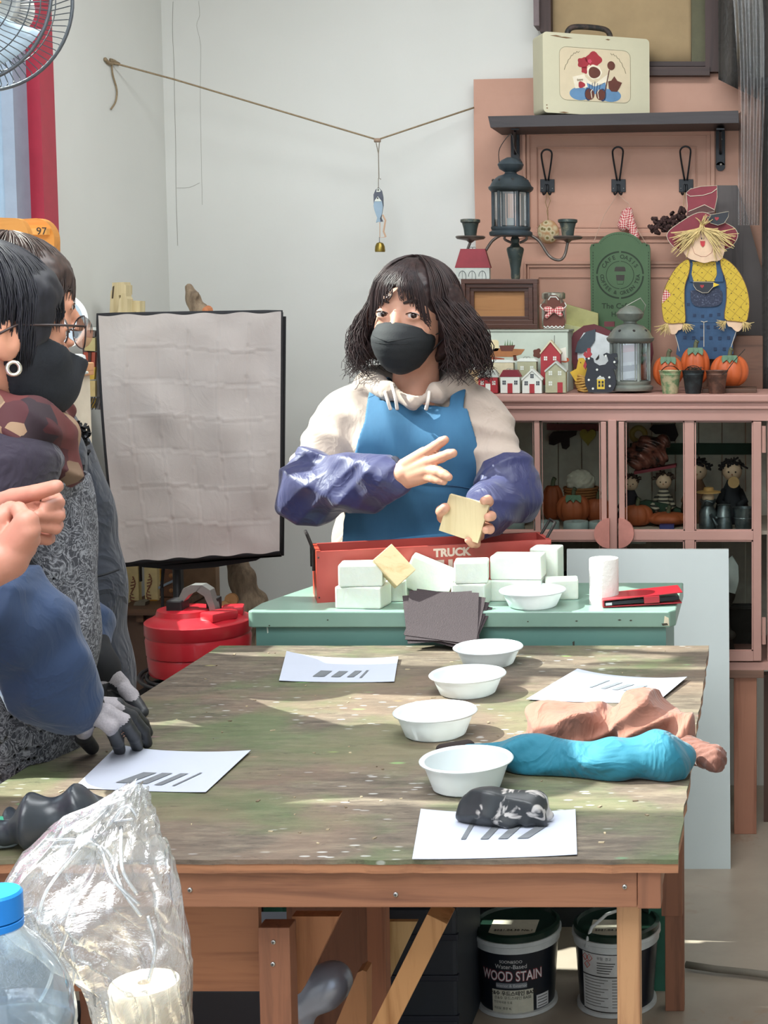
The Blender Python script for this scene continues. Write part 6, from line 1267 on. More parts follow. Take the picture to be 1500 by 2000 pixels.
# mirror
mr_ = thing('round_mirror', P(125, 730, 3.3), 'round table mirror with white rim on a white stand', 'mirror'); cM = P(122, 634, 3.3); RM = px(46, 3.3)
MB().tube([cM+Vector((RM*math.cos(a), 0, RM*1.05*math.sin(a))) for a in np.linspace(0, 2*math.pi, 49)[:-1]], .0055, 8, closed=True).make('rim', mat(0xf0f2f0, .3), mr_, True)
MB().lathe([(0, .002), (RM, .002), (RM, -.002), (0, -.002)], cM, 40, RX).make('mirror_glass', mat(0xc4d2d8, .12, .6, var=.01), mr_, 'auto')
MB().tube([P(122, 682, 3.3), P(124, 700, 3.3)], .004, 8).make('stem', mat(0xf0f2f0, .3), mr_); MB().pbox(96, 700, 148, 738, 3.27, .06, .01).make('base_box', mat(0xe6ebea, .35), mr_); MB().pbox(118, 706, 126, 712, 3.267, .004).make('red_mark', redp, mr_)
# cream side cupboard (panel box) standing on floor
cp = thing('cream_cupboard', (P(125, 900, 3.2).x, 3.3, 0), 'cream painted side cupboard behind the standing people', 'cupboard')
CRM = mat(0xd8cdb9, .6, var=.05)
zc = P(0, 738, 3.2).z; xa_, xb_ = P(40, 950, 3.2).x, P(128, 950, 3.2).x; MB().box((xa_, 3.2, 0), (xb_, 3.335, zc), .002).make('cupboard_body', CRM, cp); MB().box((xa_-.01, 3.19, zc), (xb_+.008, 3.338, zc+.012), .002).make('top', mat(0xc79066, .6), cp)
MB().box((xa_, 3.193, .04), (xb_-.02, 3.2, zc-.03), .001).make('door', CRM, cp)
MB().beam(P(114, 745, 3.16), P(117, 1000, 3.16), .012, .012, up=(0, 1, 0)).make('edge_post', mat(0x4c3532, .6), cp)
mr_.location.z = zc+.012
tr2 = thing('wooden_tray', P(130, 742, 3.25), 'small wood tray with odds and ends before the round mirror', 'tray'); tr2.location.z = zc+.012
MB().box((P(110, 740, 3.22).x, 3.215, zc+.0125), (P(168, 740, 3.22).x, 3.262, zc+.03), .002).make('tray', mat(0xbf8a62, .6), tr2)
m = MB(); m.tube([P(118, 727, 3.22), P(160, 720, 3.22)], .003, 6); m.make('brush', mat(0x8a4a3a, .5), tr2, True); MB().tube([P(136, 736, 3.215), P(172, 727, 3.22)], .003, 6).make('pencil', wht, tr2)
# leave coloured wall cards
wr = thing('card_rack', P(177, 800, 3.85), 'narrow wall rack with yellow and red cards beside the grey panel', 'rack'); Yr2 = 3.80
MB().pbox(163, 640, 205, 645, Yr2, .12).make('top_board', wht, wr); MB().pbox(160, 645, 172, 735, Yr2+.03, .09).make('side', mat(0x5c4a48, .7), wr); MB().pbox(184, 645, 205, 800, Yr2+.04, .07).make('grey_panel', mat(0x9aa09e, .7), wr)
for v0, v1, c_, sl_ in ((647, 658, 0x6a6058, 0), (659, 686, 0xb9aa74, 2), (688, 717, 0xa84830, 0), (718, 741, 0xc59e38, -2), (743, 775, 0xcbb277, 2), (778, 797, 0xc9a23c, 0)):
    MB().cut([(163+abs(sl_), v0), (186, v0+sl_*.5), (185+sl_*.5, v1), (165, v1-sl_*.6)], Yr2-.002, .01).make('card', mat(c_, .6), wr)
MB().cut([(172, 688), (178, 688), (177, 706), (174, 709), (172, 704)], Yr2-.005, .003).make('dark_slot', mat(0x4a2820, .7), wr)
m = MB()
for i in range(16): u = 196-i*1.5+r7.uniform(-3, 3); m.tube([P(u, 775, Yr2-.005), P(u-3, 786, Yr2-.01), P(u-8+r7.uniform(-6, 6), 800, Yr2-.01)], .0008, 4)
m.make('wire_bits', dk, wr)
MB()
# ledge with wood blocks above the softbox
LY = 3.93; lg = thing('wall_ledge', (P(245, 620, LY).x, LY, P(0, 626, LY).z), 'small ledge on the wall behind the grey panel', 'shelf'); MB().pbox(196, 616, 430, 626, LY, .19).make('ledge_board', wht, lg)
BW2 = wood(0xd2c29a, 0xb39f72, 'Z', .6)
def cb_(poly, Y, th, lab, wins=()):
    t = thing('castle_block', (P(poly[0][0], 616, Y).x, Y, P(0, 616, LY).z), lab, 'wooden block'); MB().cut(poly, Y, th).make('block', BW2, t)
    for w4 in wins: MB().cut(w4, Y-.001, .002).make('dark_opening', mat(0x4a3d2c, .8), t)
cb_([(214, 616), (216, 568), (219, 566), (219, 552), (242, 551), (243, 556), (246, 557), (246, 575), (232, 577), (232, 616)], LY+.06, .04, 'tallest pale wooden castle block on the ledge', ([(220, 560), (223, 558), (221, 583), (218, 583)],))
cb_([(229, 616), (233, 583), (236, 581), (236, 573), (246, 573), (246, 579), (249, 584), (249, 616)], LY+.02, .035, 'middle pale wooden castle block with a narrow neck')
cb_([(249, 616), (249, 590), (254, 587), (273, 588), (273, 616)], LY+.05, .035, 'low wide pale wooden block at the right of the castle blocks', ([(260, 616), (260, 611), (264, 609), (268, 611), (268, 616)],))
# softbox
SYb = 3.75; sbx = thing('softbox_light', (P(370, 1100, SYb).x, SYb, 0), 'large softbox photo light with wrinkled grey diffuser cloth on a stand', 'softbox')
cs = [(192, 616), (549, 610), (546, 1078), (232, 1098)]
def quad(i, j, Y=SYb):
    a = (cs[0][0]*(1-i)+cs[1][0]*i, cs[0][1]*(1-i)+cs[1][1]*i); b = (cs[3][0]*(1-i)+cs[2][0]*i, cs[3][1]*(1-i)+cs[2][1]*i)
    return a[0]*(1-j)+b[0]*j-6*math.sin(math.pi*j)*(1-i)*1.0, a[1]*(1-j)+b[1]*j
def dif(i, j):
    u, v = quad(i, j); gx, gy = 6.0, 7.0
    a_, b_ = i*gx+.15*math.sin(j*5), j*gy+.12*math.sin(i*6); ia, ib = math.floor(a_), math.floor(b_); fa_, fb_ = a_-ia, b_-ib
    hh_ = lambda p_, q: noise.noise(Vector((p_*3.17, q*2.71, 1.3)))*.016
    n = (hh_(ia, ib)*(1-fa_)+hh_(ia+1, ib)*fa_)*(1-fb_)+(hh_(ia, ib+1)*(1-fa_)+hh_(ia+1, ib+1)*fa_)*fb_
    n += .0016*max(0, 1-min(fa_, 1-fa_)*14)*(1 if ia % 2 else -1)+.0016*max(0, 1-min(fb_, 1-fb_)*14)*(1 if ib % 2 else -1)+noise.noise(Vector((i*5, j*6, 3)))*.007
    e = min(i, 1-i, j, 1-j); k = min(1, e*14); return P(u, v+3*math.sin(i*30)*(1-k)*.6, SYb+n*k)
m = MB(); m.grid(dif, 110, 120); m.make('diffuser_cloth', cloth(0xa89f9a, .8, 900, .1, .03, wr=.0008), sbx, True)
BKC = mat(0x1d1d20, .8)
rim = [quad(a, 0) for a in np.linspace(0, 1, 12)]+[quad(1, a) for a in np.linspace(0.05, 1, 12)]+[quad(a, 1) for a in np.linspace(.95, 0, 12)]+[quad(0, a) for a in np.linspace(.95, .05, 12)]
MB().tube([P(u, v, SYb+.008) for u, v in rim], .0065, 8, closed=True).make('black_rim', BKC, sbx, True)
# side walls of softbox going back to speed ring
cc = P(380, 860, SYb+.33); m = MB(); k = len(rim); V1 = [P(u, v, SYb+.008) for u, v in rim]; Vm = [P(370+(u-370)*.99+6, 858+(v-858)*1.02+5, SYb+.07) for u, v in rim]; V2 = [cc+(p-cc)*.0+Vector(((p.x-cc.x)*.22, 0, (p.z-cc.z)*.22)) for p in V1]
m.add(V1+Vm+V2, [[i, (i+1) % k, (i+1) % k+k, i+k] for i in range(k)]+[[i+k, (i+1) % k+k, (i+1) % k+2*k, i+2*k] for i in range(k)]+[[i+2*k for i in range(k)]]); m.make('black_shell', BKC, sbx)
MB().lathe([(.05, -.05), (.055, .05), (0, .05)], cc+Vector((0, .06, 0)), 20, RX).make('lamp_head', mat(0x202226, .4), sbx, 'auto')
MB().cut([(233, 1097), (280, 1108), (345, 1113), (420, 1108), (500, 1095), (520, 1084), (546, 1080), (549, 1086), (540, 1072), (400, 1082)], SYb+.05, .004).make('loose_flap', BKC, sbx)
MB().tube([P(556, 618, SYb+.03), P(552, 1085, SYb+.03)], .004, 6).make('edge_rod', BKC, sbx)
sx_, syy = P(345, 1100, SYb+.15).x, SYb+.15
MB().tube([(sx_, syy, .02), (sx_, syy, .9), (cc.x, cc.y+.05, cc.z-.03)], .011, 10).make('stand_pole', mat(0x1f2023, .4), sbx, True)
for a in (.3, 2.4, 4.5): MB().tube([(sx_, syy, .28), (sx_+.32*math.cos(a), syy+.32*math.sin(a), .015)], .008, 8).make('stand_leg', mat(0x1f2023, .4), sbx, True)
m = MB(); m.tube(spline([P(320, 1105, SYb+.1), P(316, 1150, SYb+.1), P(318, 1200, SYb+.1), (P(318, 1700, SYb+.1).x, SYb+.12, .02)], 5), .004, 6); m.make('power_cable', BKC, sbx, True)
# driftwood branch
BK_ = NT('bark'); n1 = BK_.noise(BK_.coord((12, 12, 3)), 4, 6, .7); BK_.base(BK_.ramp(n1, [(.35, 0x6c5b4a), (.65, 0xa08c74)])); BK_.set(Roughness=.85); BK_.bump(n1, .6, .01)
YB2 = 3.98; br = thing('driftwood_branch', (P(480, 1300, YB2).x, YB2, 0), 'thick driftwood branch standing behind the softbox with cut knots', 'branch')
prb = chain([Vector((P(490, 1300, YB2).x, YB2, .0)), P(476, 1260, YB2), P(478, 1215, YB2), P(490, 1180, YB2), P(472, 1130, YB2), P(455, 1080, YB2+.03), P(430, 900, YB2+.12), P(402, 700, YB2+.15), P(390, 610, YB2+.15), P(378, 585, YB2+.15), P(369, 562, YB2+.15)], [.035, .030, .030, .036, .030, .026, .024, .02, .018, .013, .012])
prb += [cap(P(485, 1190, YB2), P(450, 1190, YB2-.03), .028, .022), cap(P(455, 1195, YB2-.02), P(438, 1188, YB2-.05), .022, .020), cap(P(490, 1175, YB2), P(508, 1180, YB2), .03, .018), cap(P(476, 1240, YB2), P(486, 1218, YB2-.03), .02, .010), cap(P(392, 605, YB2+.14), P(402, 606, YB2+.12), .013, .009), cap(P(376, 580, YB2+.14), P(384, 574, YB2+.13), .012, .007)]
blob('bark_trunk', prb, .02, .006, BK_.m, br, lambda D, X_, Y_, Z_: D+.003*wob(X_, Y_, Z_*.4, 130))
for p, r_3 in ((P(437, 1187, YB2-.07), .017), (P(451, 1172, YB2-.055), .017)): MB().lathe([(0, .002), (r_3, 0), (r_3, -.01)], p, 16, RX).make('cut_end', mat(0xc08c5a, .7), br)
MB().lathe([(0, .014), (.008, .012), (.013, -.01)], P(404, 606, YB2+.112), 12, RX).make('cut_end', mat(0xb5714a, .7), br)
# low shelf unit under softbox
YU = 4.02; lu = thing('low_shelf_unit', (P(285, 1190, YU).x, YU+.1, 0), 'low brown shelf unit with painted yellow panels and drawers', 'shelf unit')
MB().pbox(225, 1190, 330, 1202, YU-.02, .3).make('shelf_board', wood(0x6b4d38, 0x4c3526, 'X'), lu); MB().pbox(266, 1202, 280, 1215, YU, .02).make('divider', wood(0x6b4d38, 0x4c3526, 'Z'), lu)
zb_ = P(0, 1202, YU).z; xa_, xb_ = P(222, 1200, YU).x, P(352, 1200, YU).x; MB().box((xa_, YU+.02, 0), (xb_, YU+.3, zb_)).make('carcass', mat(0x5a4436, .7), lu); MB().box((xa_, YU+.27, zb_), (xb_, YU+.3, 1.0)).make('back_panel', mat(0x7b6048, .7), lu)
yp = mat(0xeedb9e, .6)
for u0_, u1_ in ((245, 272), (281, 309)): MB().pbox(u0_, 1095, u1_, 1189, YU+.1, .02).make('yellow_panel', yp, lu)
for u, v in ((259, 1148), (291, 1143)):
    m = MB()
    for i in range(9): a = i*.7; m.tube([P(u+5*math.sin(a), v-22+i*6, YU+.098), P(u+5*math.sin(a+.5), v-18+i*6, YU+.097), P(u-4*math.sin(a), v-16+i*6, YU+.098)], .0018, 5)
    m.make('red_scroll_paint', mat(0xa06a50, .6), lu)
MB().pbox(285, 1172, 307, 1188, YU+.095, .005).make('gold_flower_paint', mat(0xc9922e, .6), lu); MB().cut([(258, 1189), (263, 1176), (275, 1174), (284, 1176), (282, 1189)], YU+.03, .03).make('grey_box', mat(0x86806e, .7), lu)
for v0, v1, c_ in ((1112, 1136, 0x7a5238), (1142, 1165, 0x7a5238), (1168, 1187, 0x7a5238)): o = MB().pbox(311, v0, 338, v1, YU+.08, .02, .002).make('drawer', mat(c_, .6), lu); MB().ball(P(334, (v0+v1)/2, YU+.078), .006, 10, 6).make('drawer_knob', mat(0xb07a4a, .5), o)
MB().cut([(309, 1146), (338, 1132), (338, 1137), (309, 1151)], YU+.075, .003).make('blue_rail', mat(0x9fb0bd, .5), lu); MB().pbox(271, 1095, 275, 1136, YU+.09, .01).make('dark_strip', dk, lu); MB().pbox(311, 1095, 314, 1135, YU+.075, .004).make('yellow_edge', mat(0xd0a040, .6), lu)
for v in (1128, 1170): MB().ball(P(240, v, YU+.06), .012, 12, 8).make('round_knob', mat(0x9a6a4a, .5), lu)
MB().pbox(339, 1095, 352, 1189, YU+.02, .03).make('side_post', mat(0x2a2220, .6), lu)
# red cable reel
YC = 3.42; rl = thing('cable_reel', (P(357, 1340, YC).x, YC+.11, 0), 'round red cable reel case with a grey carrying handle', 'cable reel'); RDR = mat(0xb3202c, .35, var=.05, scale=5, coat=.2)
cX = P(357, 1270, YC).x; RR = px(101, YC+.1); cYr = YC+.10; zz = lambda v: P(0, v, YC-.0).z
MB().lathe([(RR*.90, zz(1330)), (RR*.93, zz(1328)), (RR*.96, zz(1297)), (RR*.93, zz(1292)), (RR*.97, zz(1290)), (RR*.99, zz(1262)), (RR*.97, zz(1255)), (RR*1.0, zz(1250)), (RR*1.0, zz(1228)), (RR*.98, zz(1226)), (RR*.92, zz(1224)), (RR*.80, zz(1216)), (0, zz(1216))], (cX, cYr, 0), 56).make('reel_case', RDR, rl, 'auto')
z8 = zz(1216)
MB().lathe([(RR*.55, z8), (RR*.52, z8+.012), (0, z8+.014)], (cX-.03, cYr, 0), 40).make('raised_hub', RDR, rl, 'auto')
for a, w3 in ((-.6, .10), (.25, .07)): MB(Matrix.Translation((cX, cYr, z8)) @ Matrix.Rotation(a, 4, 'Z')).box((RR*.45, -w3/2*.7, -.005), (RR*.86, w3/2*.7, .016), .006).make('grip_rib', RDR, rl, 'auto')
hx0, hx1 = P(322, 1200, YC).x, P(388, 1200, YC).x; zt6 = zz(1166)+.012; GRH = mat(0x8e8f8c, .3, .5); BKH = mat(0x1b1b1e, .5)
def hpath(yo): return [Vector((hx0-.012, cYr+yo, z8)), Vector((hx0-.004, cYr+yo, z8+.03)), Vector((hx0+.012, cYr+yo, zt6-.008)), Vector((hx0+.03, cYr+yo, zt6)), Vector((hx1-.02, cYr+yo, zt6)), Vector((hx1-.002, cYr+yo, zt6-.012)), Vector((hx1+.008, cYr+yo, z8+.02)), Vector((hx1+.012, cYr+yo, z8))]
hpp = hpath(-.02)
for i in range(len(hpp)-1):
    pass
m = MB()
vs = []
pth = hpp; inn = [Vector((p.x+(.014 if k < 4 else -.014), p.y, p.z-(.014 if 1 < k < 6 else 0))) for k, p in enumerate(pth)]
n_ = len(pth); V_ = [p for p in pth]+[p for p in inn]+[p+Vector((0, .03, 0)) for p in pth]+[p+Vector((0, .03, 0)) for p in inn]
m.add(V_, [[i, i+1, i+1+n_, i+n_] for i in range(n_-1)]+[[i+3*n_, i+1+3*n_, i+1+2*n_, i+2*n_] for i in range(n_-1)]+[[i+2*n_, i+1+2*n_, i+1, i] for i in range(n_-1)]+[[i+n_, i+1+n_, i+1+3*n_, i+3*n_] for i in range(n_-1)]); m.make('handle', GRH, rl)
MB().box((hx0-.025, cYr-.03, z8), (hx0+.012, cYr+.02, z8+.036), .004).make('handle_socket', BKH, rl); MB().box((hx1-.02, cYr-.0, z8), (hx1+.006, cYr+.035, z8+.036), .004).make('handle_socket', BKH, rl)
stl = thing('dark_stool', (cX, cYr, 0), 'dark low crate carrying the red cable reel', 'crate')
zr_ = zz(1345); MB().box((cX-.13, cYr-.1, 0), (cX+.16, cYr+.12, zr_-.02), .004).make('crate_body', mat(0x1d1c1f, .7), stl)
m = MB()
for i, (dz, rr_, dx) in enumerate(((0, .95, 0), (.012, .99, -.01), (.02, 1.02, -.012), (.026, .97, .0), (-.006, 1.0, .004))): m.tube([Vector((cX+dx+RR*rr_*math.cos(a), cYr+RR*rr_*math.sin(a), zr_-.012+dz+.006*math.sin(a*2+i))) for a in np.linspace(0, 2*math.pi, 41)[:-1]], .0045, 6, closed=True)
m.make('cable', mat(0x2a2a2c, .5), rl, True)
# ================================================================ FOREGROUND: bag, bottle
YFg = 1.22; zS = .70
ft_ = thing('side_table', (P(150, 2000, YFg).x, YFg, 0), 'small light side table at the near left under the bag and the water bottle', 'table')
MB().box((P(-260, 1950, YFg).x, YFg-.16, zS-.02), (P(520, 1950, YFg).x, YFg+.14, zS), .003).make('tabletop', mat(0xc9b79a, .6), ft_)
for x in (P(-240, 1950, YFg).x, P(480, 1950, YFg).x):
    for y in (YFg-.14, YFg+.10): MB().box((x, y, 0), (x+.03, y+.03, zS-.02)).make('leg', mat(0xb39f80, .6), ft_)
# bottle
ub = -8; Yb_ = 1.13; bt = thing('water_bottle', (P(ub, 2000, Yb_).x, Yb_, zS), 'clear plastic water bottle with a bright blue cap at the left corner', 'bottle')
def plastic_clear():
    t = NT('bottle_plastic'); t.base(t.ramp(t.noise(t.coord(), 3, 1), [(0, 0xe3eef6), (1, 0xeef6fa)])); t.set(Roughness=.08, IOR=1.3); t.b.inputs['Transmission Weight'].default_value = .0
    t.n.remove(t.b); tr = t.N('ShaderNodeBsdfTransparent'); tr.inputs[0].default_value = (.88, .93, .97, 1); gl = t.N('ShaderNodeBsdfGlossy'); gl.inputs['Roughness'].default_value = .08; df = t.N('ShaderNodeBsdfDiffuse'); df.inputs[0].default_value = (.7, .82, .92, 1)
    lw = t.N('ShaderNodeLayerWeight'); lw.inputs[0].default_value = .3; ma = t.N('ShaderNodeMath', operation='MULTIPLY_ADD'); ma.inputs[1].default_value = .8; ma.inputs[2].default_value = .08; ma.use_clamp = True; t.L(lw.outputs['Facing'], ma.inputs[0])
    m1 = t.N('ShaderNodeMixShader'); m1.inputs[0].default_value = .16; t.L(tr.outputs[0], m1.inputs[1]); t.L(df.outputs[0], m1.inputs[2]); m2 = t.N('ShaderNodeMixShader'); t.L(ma.outputs[0], m2.inputs[0]); t.L(m1.outputs[0], m2.inputs[1]); t.L(gl.outputs[0], m2.inputs[2]); t.L(m2.outputs[0], t.out.inputs[0]); return t.m
BOT = plastic_clear(); cxb = P(ub, 1850, Yb_).x; zv = lambda v: P(0, v, Yb_).z; rb = lambda k: px(k, Yb_)
prof = [(rb(52), zv(1812)), (rb(54), zv(1818)), (rb(60), zv(1826)), (rb(80), zv(1846)), (rb(104), zv(1878)), (rb(124), zv(1910)), (rb(138), zv(1945)), (rb(145), zv(1985)), (rb(146), zv(2010)), (rb(140), zv(2020)), (rb(146), zv(2030)), (rb(146), zS+.03), (rb(138), zS+.004), (0, zS+.004)]
MB().lathe(prof, (cxb, Yb_, 0), 48).make('bottle_body', BOT, bt, 'auto')
m = MB(); n_ = 96; zt7, zb7 = zv(1741), zv(1793); vs = []
for zz_ in (zb7, zt7-.002):
    for k in range(n_): a = 2*math.pi*k/n_; r_5 = rb(52)*(1+(.018 if k % 2 else 0)); vs.append((cxb+r_5*math.cos(a), Yb_+r_5*math.sin(a), zz_))
for k in range(n_): a = 2*math.pi*k/n_; vs.append((cxb+rb(48)*math.cos(a), Yb_+rb(48)*math.sin(a), zt7))
m.add(vs, [[i*n_+k, i*n_+(k+1) % n_, (i+1)*n_+(k+1) % n_, (i+1)*n_+k] for i in range(2) for k in range(n_)]+[list(range(2*n_, 3*n_))]); BLC = mat(0x1c86e0, .35, var=.02); m.make('cap', BLC, bt, 'auto')
MB().lathe([(rb(52), zv(1810)), (rb(53.5), zv(1809)), (rb(53.5), zv(1797)), (rb(52), zv(1796))], (cxb, Yb_, 0), 48).make('cap_ring', BLC, bt, 'auto')
MB().lathe([(rb(143), zS+.02), (rb(143), zv(1990)), (rb(143), zv(1990)), (0, zv(1990))], (cxb, Yb_, 0), 40).make('water', glass((.72, .86, .97), .10), bt, 'auto')
MB().grid(lambda i, j: (cxb+rb(147)*math.sin(-.6+1.8*i), Yb_-rb(147)*math.cos(-.6+1.8*i), zv(2020)+(-.05)*j), 20, 2).make('label', mat(0x4f8fd0, .5), bt, True)
# plastic bag with cup stack / roll inside
Yg = 1.30; bg = thing('plastic_bag', (P(230, 2000, Yg).x, Yg, zS), 'crumpled clear plastic bag standing with white cups inside', 'bag')
PB = m_plastic(.5, .13, 'bag_plastic', .5, 14)
rows = [(2090, 205, 372), (1990, 190, 371), (1900, 165, 368), (1860, 120, 361), (1800, 60, 350), (1745, 15, 338), (1700, 22, 330), (1660, 48, 322), (1620, 95, 310), (1600, 120, 300), (1570, 188, 293), (1548, 225, 287), (1536, 255, 276)]
def bagpt(t, a, off=0):
    s_ = t*(len(rows)-1); i = min(int(s_), len(rows)-2); f_ = s_-i; r0_, r1_ = rows[i], rows[i+1]; f_ = f_*f_*(3-2*f_)*.5+f_*.5
    v = r0_[0]*(1-f_)+r1_[0]*f_; u0_ = r0_[1]*(1-f_)+r1_[1]*f_; u1_ = r0_[2]*(1-f_)+r1_[2]*f_
    c_ = (u0_+u1_)/2; h_ = (u1_-u0_)/2; dep = px(h_, Yg)*(.85 if t < .45 else .85-1.1*(t-.45)); dep = max(dep, .006)
    n1_ = noise.noise(Vector((math.cos(a)*1.6, math.sin(a)*1.6, t*7))); n2_ = noise.noise(Vector((math.cos(a)*4+5, math.sin(a)*4, t*11)))
    rg = (1-abs(noise.noise(Vector((math.cos(a)*2.6+t*3, math.sin(a)*2.6, t*4.5+9))))*2)**3
    k = 1+.04*n1_; p = P(c_+h_*k*math.cos(a), v, Yg); return Vector((p.x, Yg+dep*math.sin(a)*(1+.35*n1_)+.012*n2_+.010*rg*math.sin(a)-off, p.z+.006*n2_))
m = MB(); NA, NTt = 150, 130
m.add([bagpt(j/NTt, 2*math.pi*i/NA) for j in range(NTt+1) for i in range(NA)], [[j*NA+i, j*NA+(i+1) % NA, (j+1)*NA+(i+1) % NA, (j+1)*NA+i] for j in range(NTt) for i in range(NA)]); m.make('bag_film', PB, bg, True)
# creases as thicker bright folds
m = MB(); rg_ = random.Random(4)
for pts in (((150, 1640), (120, 1640), (220, 1640), (290, 1690), (325, 1740)), ((110, 1625), (205, 1632), (270, 1668), (322, 1720)), ((178, 1640), (150, 1690), (130, 1760), (132, 1800)), ((150, 1750), (165, 1800), (155, 1860), (135, 1900)), ((200, 1735), (180, 1790), (168, 1825)), ((195, 1800), (200, 1850), (192, 1880)), ((230, 1600), (265, 1560), (285, 1580)), ((240, 1590), (278, 1585)), ((215, 1560), (262, 1545)), ((255, 1600), (290, 1650), (318, 1700)), ((340, 1860), (352, 1800), (338, 1740)), ((260, 1900), (270, 1960), (280, 2010))):
    q = [P(u, v, Yg-.0) for u, v in pts]
    q = [Vector((p.x, Yg-max(.015, .055*(1 if v > 1640 else .35)), p.z)) for p, (u, v) in zip(q, pts)]
    m.tube(spline(q, 6), .0016, 5)
m.make('bag_crease', m_plastic(.9, .35, 'crease_plastic', .2, 40), bg, True)
cpc = P(283, 1950, Yg).x; wr_ = px(66, Yg); zc1 = P(0, 1918, Yg).z
tag(MB().lathe([(wr_*.8, zS+.001), (wr_, zS+.004), (wr_, zc1-.008), (wr_*1.04, zc1-.004), (wr_*1.0, zc1), (wr_*.2, zc1), (wr_*.2, zS+.02)], (cpc, Yg, 0), 40).make('paper_roll', mat(0xe9dcc8, .8, sub=.3), smooth='auto'), 'cream roll standing inside the clear plastic bag', 'paper roll')
wr2 = px(30, Yg)
# ================================================================ PEOPLE
SKIN = mat(0xc6927a, .5, var=.05, scale=25, sub=.15); SKIN2 = mat(0xc98f74, .5, var=.06, scale=25, sub=.15); SKIN3 = mat(0xbf8470, .5, var=.06, scale=40, sub=.15)
def tfp(xf, items, sc=1.0):
    """local head primitives -> world"""
    R = xf.to_3x3(); out = []
    for it in items:
        if it[0] == 'e':
            _, c, r, sg, k = (it+(1, None))[:5] if len(it) == 3 else (it+(None,))[:5]
            p = ell(xf @ (Vector(c)*sc), [q*sc for q in r], R, sg)
        else:
            _, a, b, ra, rb_ = it[:5]; p = cap(xf @ (Vector(a)*sc), xf @ (Vector(b)*sc), ra*sc, rb_*sc); k = it[5] if len(it) > 5 else None
        out.append(p+((k,) if k else ()))
    return out
def field(prims, k, h, pad=.02):
    lo = np.min([p[1] for p in prims if p[3] > 0], 0)-pad; hi = np.max([p[2] for p in prims if p[3] > 0], 0)+pad
    n = np.ceil((hi-lo)/h).astype(int)+1; D = np.full(tuple(n), .3, np.float32)
    ax = [(lo[i]+h*np.arange(n[i])).astype(np.float32) for i in range(3)]
    for p in prims:
        f, a, b, sg = p[:4]; kk = p[4] if len(p) > 4 else k
        m = 2*kk+3*h+.012; i0 = np.maximum(0, ((a-m-lo)/h).astype(int)); i1 = np.minimum(n, ((b+m-lo)/h).astype(int)+2)
        if (i1 <= i0).any(): continue
        s = tuple(slice(i0[i], i1[i]) for i in range(3))
        d = f(ax[0][s[0]][:, None, None], ax[1][s[1]][None, :, None], ax[2][s[2]][None, None, :]); c = D[s]
        if sg > 0: hh = np.maximum(kk-np.abs(c-d), 0)/kk; D[s] = np.minimum(c, d)-hh*hh*kk*.25
        else: d = -d; hh = np.maximum(kk-np.abs(c-d), 0)/kk; D[s] = np.maximum(c, d)+hh*hh*kk*.25
    return D, lo, ax
HEADP = [('e', (0, .012, .028), (.073, .092, .078), 1, .02), ('e', (0, -.022, -.02), (.066, .070, .085), 1, .02), ('e', (0, -.036, -.084), (.042, .045, .034), 1, .03), ('e', (0, -.060, -.106), (.018, .018, .014), 1, .02),
    ('e', (.034, -.062, -.035), (.022, .018, .022), 1, .02), ('e', (-.034, -.062, -.035), (.022, .018, .022), 1, .02), ('c', (-.036, -.078, .020), (.036, -.078, .020), .008, .008, .015),
    ('e', (.033, -.076, 0), (.0165, .0165, .0150), 1, .006), ('e', (-.033, -.076, 0), (.0165, .0165, .0150), 1, .006),
    ('c', (0, -.088, .004), (0, -.108, -.034), .007, .010, .012), ('e', (.010, -.099, -.038), (.008, .009, .006), 1, .006), ('e', (-.010, -.099, -.038), (.008, .009, .006), 1, .006),
    ('e', (0, -.090, -.066), (.022, .010, .008), 1, .008),
    ('e', (.034, -.098, -.001), (.0145, .022, .0049), -1, .002), ('e', (-.034, -.098, -.001), (.0145, .022, .0049), -1, .002),
    ('e', (.076, .014, -.012), (.009, .020, .030), 1, .006), ('e', (-.076, .014, -.012), (.009, .020, .030), 1, .006), ('e', (.086, .010, -.006), (.006, .011, .016), -1, .004), ('e', (-.086, .010, -.006), (.006, .011, .016), -1, .004)]
EYW = mat(0xc9beb8, .2); IRI = mat(0x2a1a14, .15); BRW = mat(0x2e211d, .8)
def face_parts(par, xf, sc, gaze):
    for s_ in (-1, 1):
        c = xf @ (Vector((s_*.033, -.076, 0))*sc); e = MB().ball(c, .0142*sc, 20, 14).make('eye', EYW, par, True)
        g = xf.to_3x3() @ Vector(gaze).normalized(); MB().ball(c+g*.0093*sc, .0074*sc, 16, 10).make('iris', IRI, e, True)
        arc_ = [xf @ (Vector((s_*(.034)+x_, -.0925+abs(x_)*.35, .0058-(x_/.0145)**2*.0045))*sc) for x_ in np.linspace(-.0145, .0155, 9)]
        MB().tube(arc_, .0011*sc, 6).make('eyelashes', IRI, e)
        bw = [xf @ (Vector((s_*(.016+.034*t), -.0915+.018*t*t, .024+.006*math.sin(t*2.4)))*sc) for t in np.linspace(0, 1, 8)]
        MB().tube(bw, [.0022*sc]+[.0030*sc]*5+[.002*sc, .0008*sc], 6).make('eyebrow', BRW, par)
MSK = [(-.016, .056, -.106, -.038, -.036), (-.034, .060, -.122, -.034, -.042), (-.052, .063, -.131, -.031, -.052), (-.070, .061, -.131, -.030, -.064), (-.088, .055, -.126, -.032, -.078), (-.108, .043, -.112, -.038, -.098), (-.121, .032, -.092, -.042, -.112), (-.126, .018, -.07, -.046, -.120)]
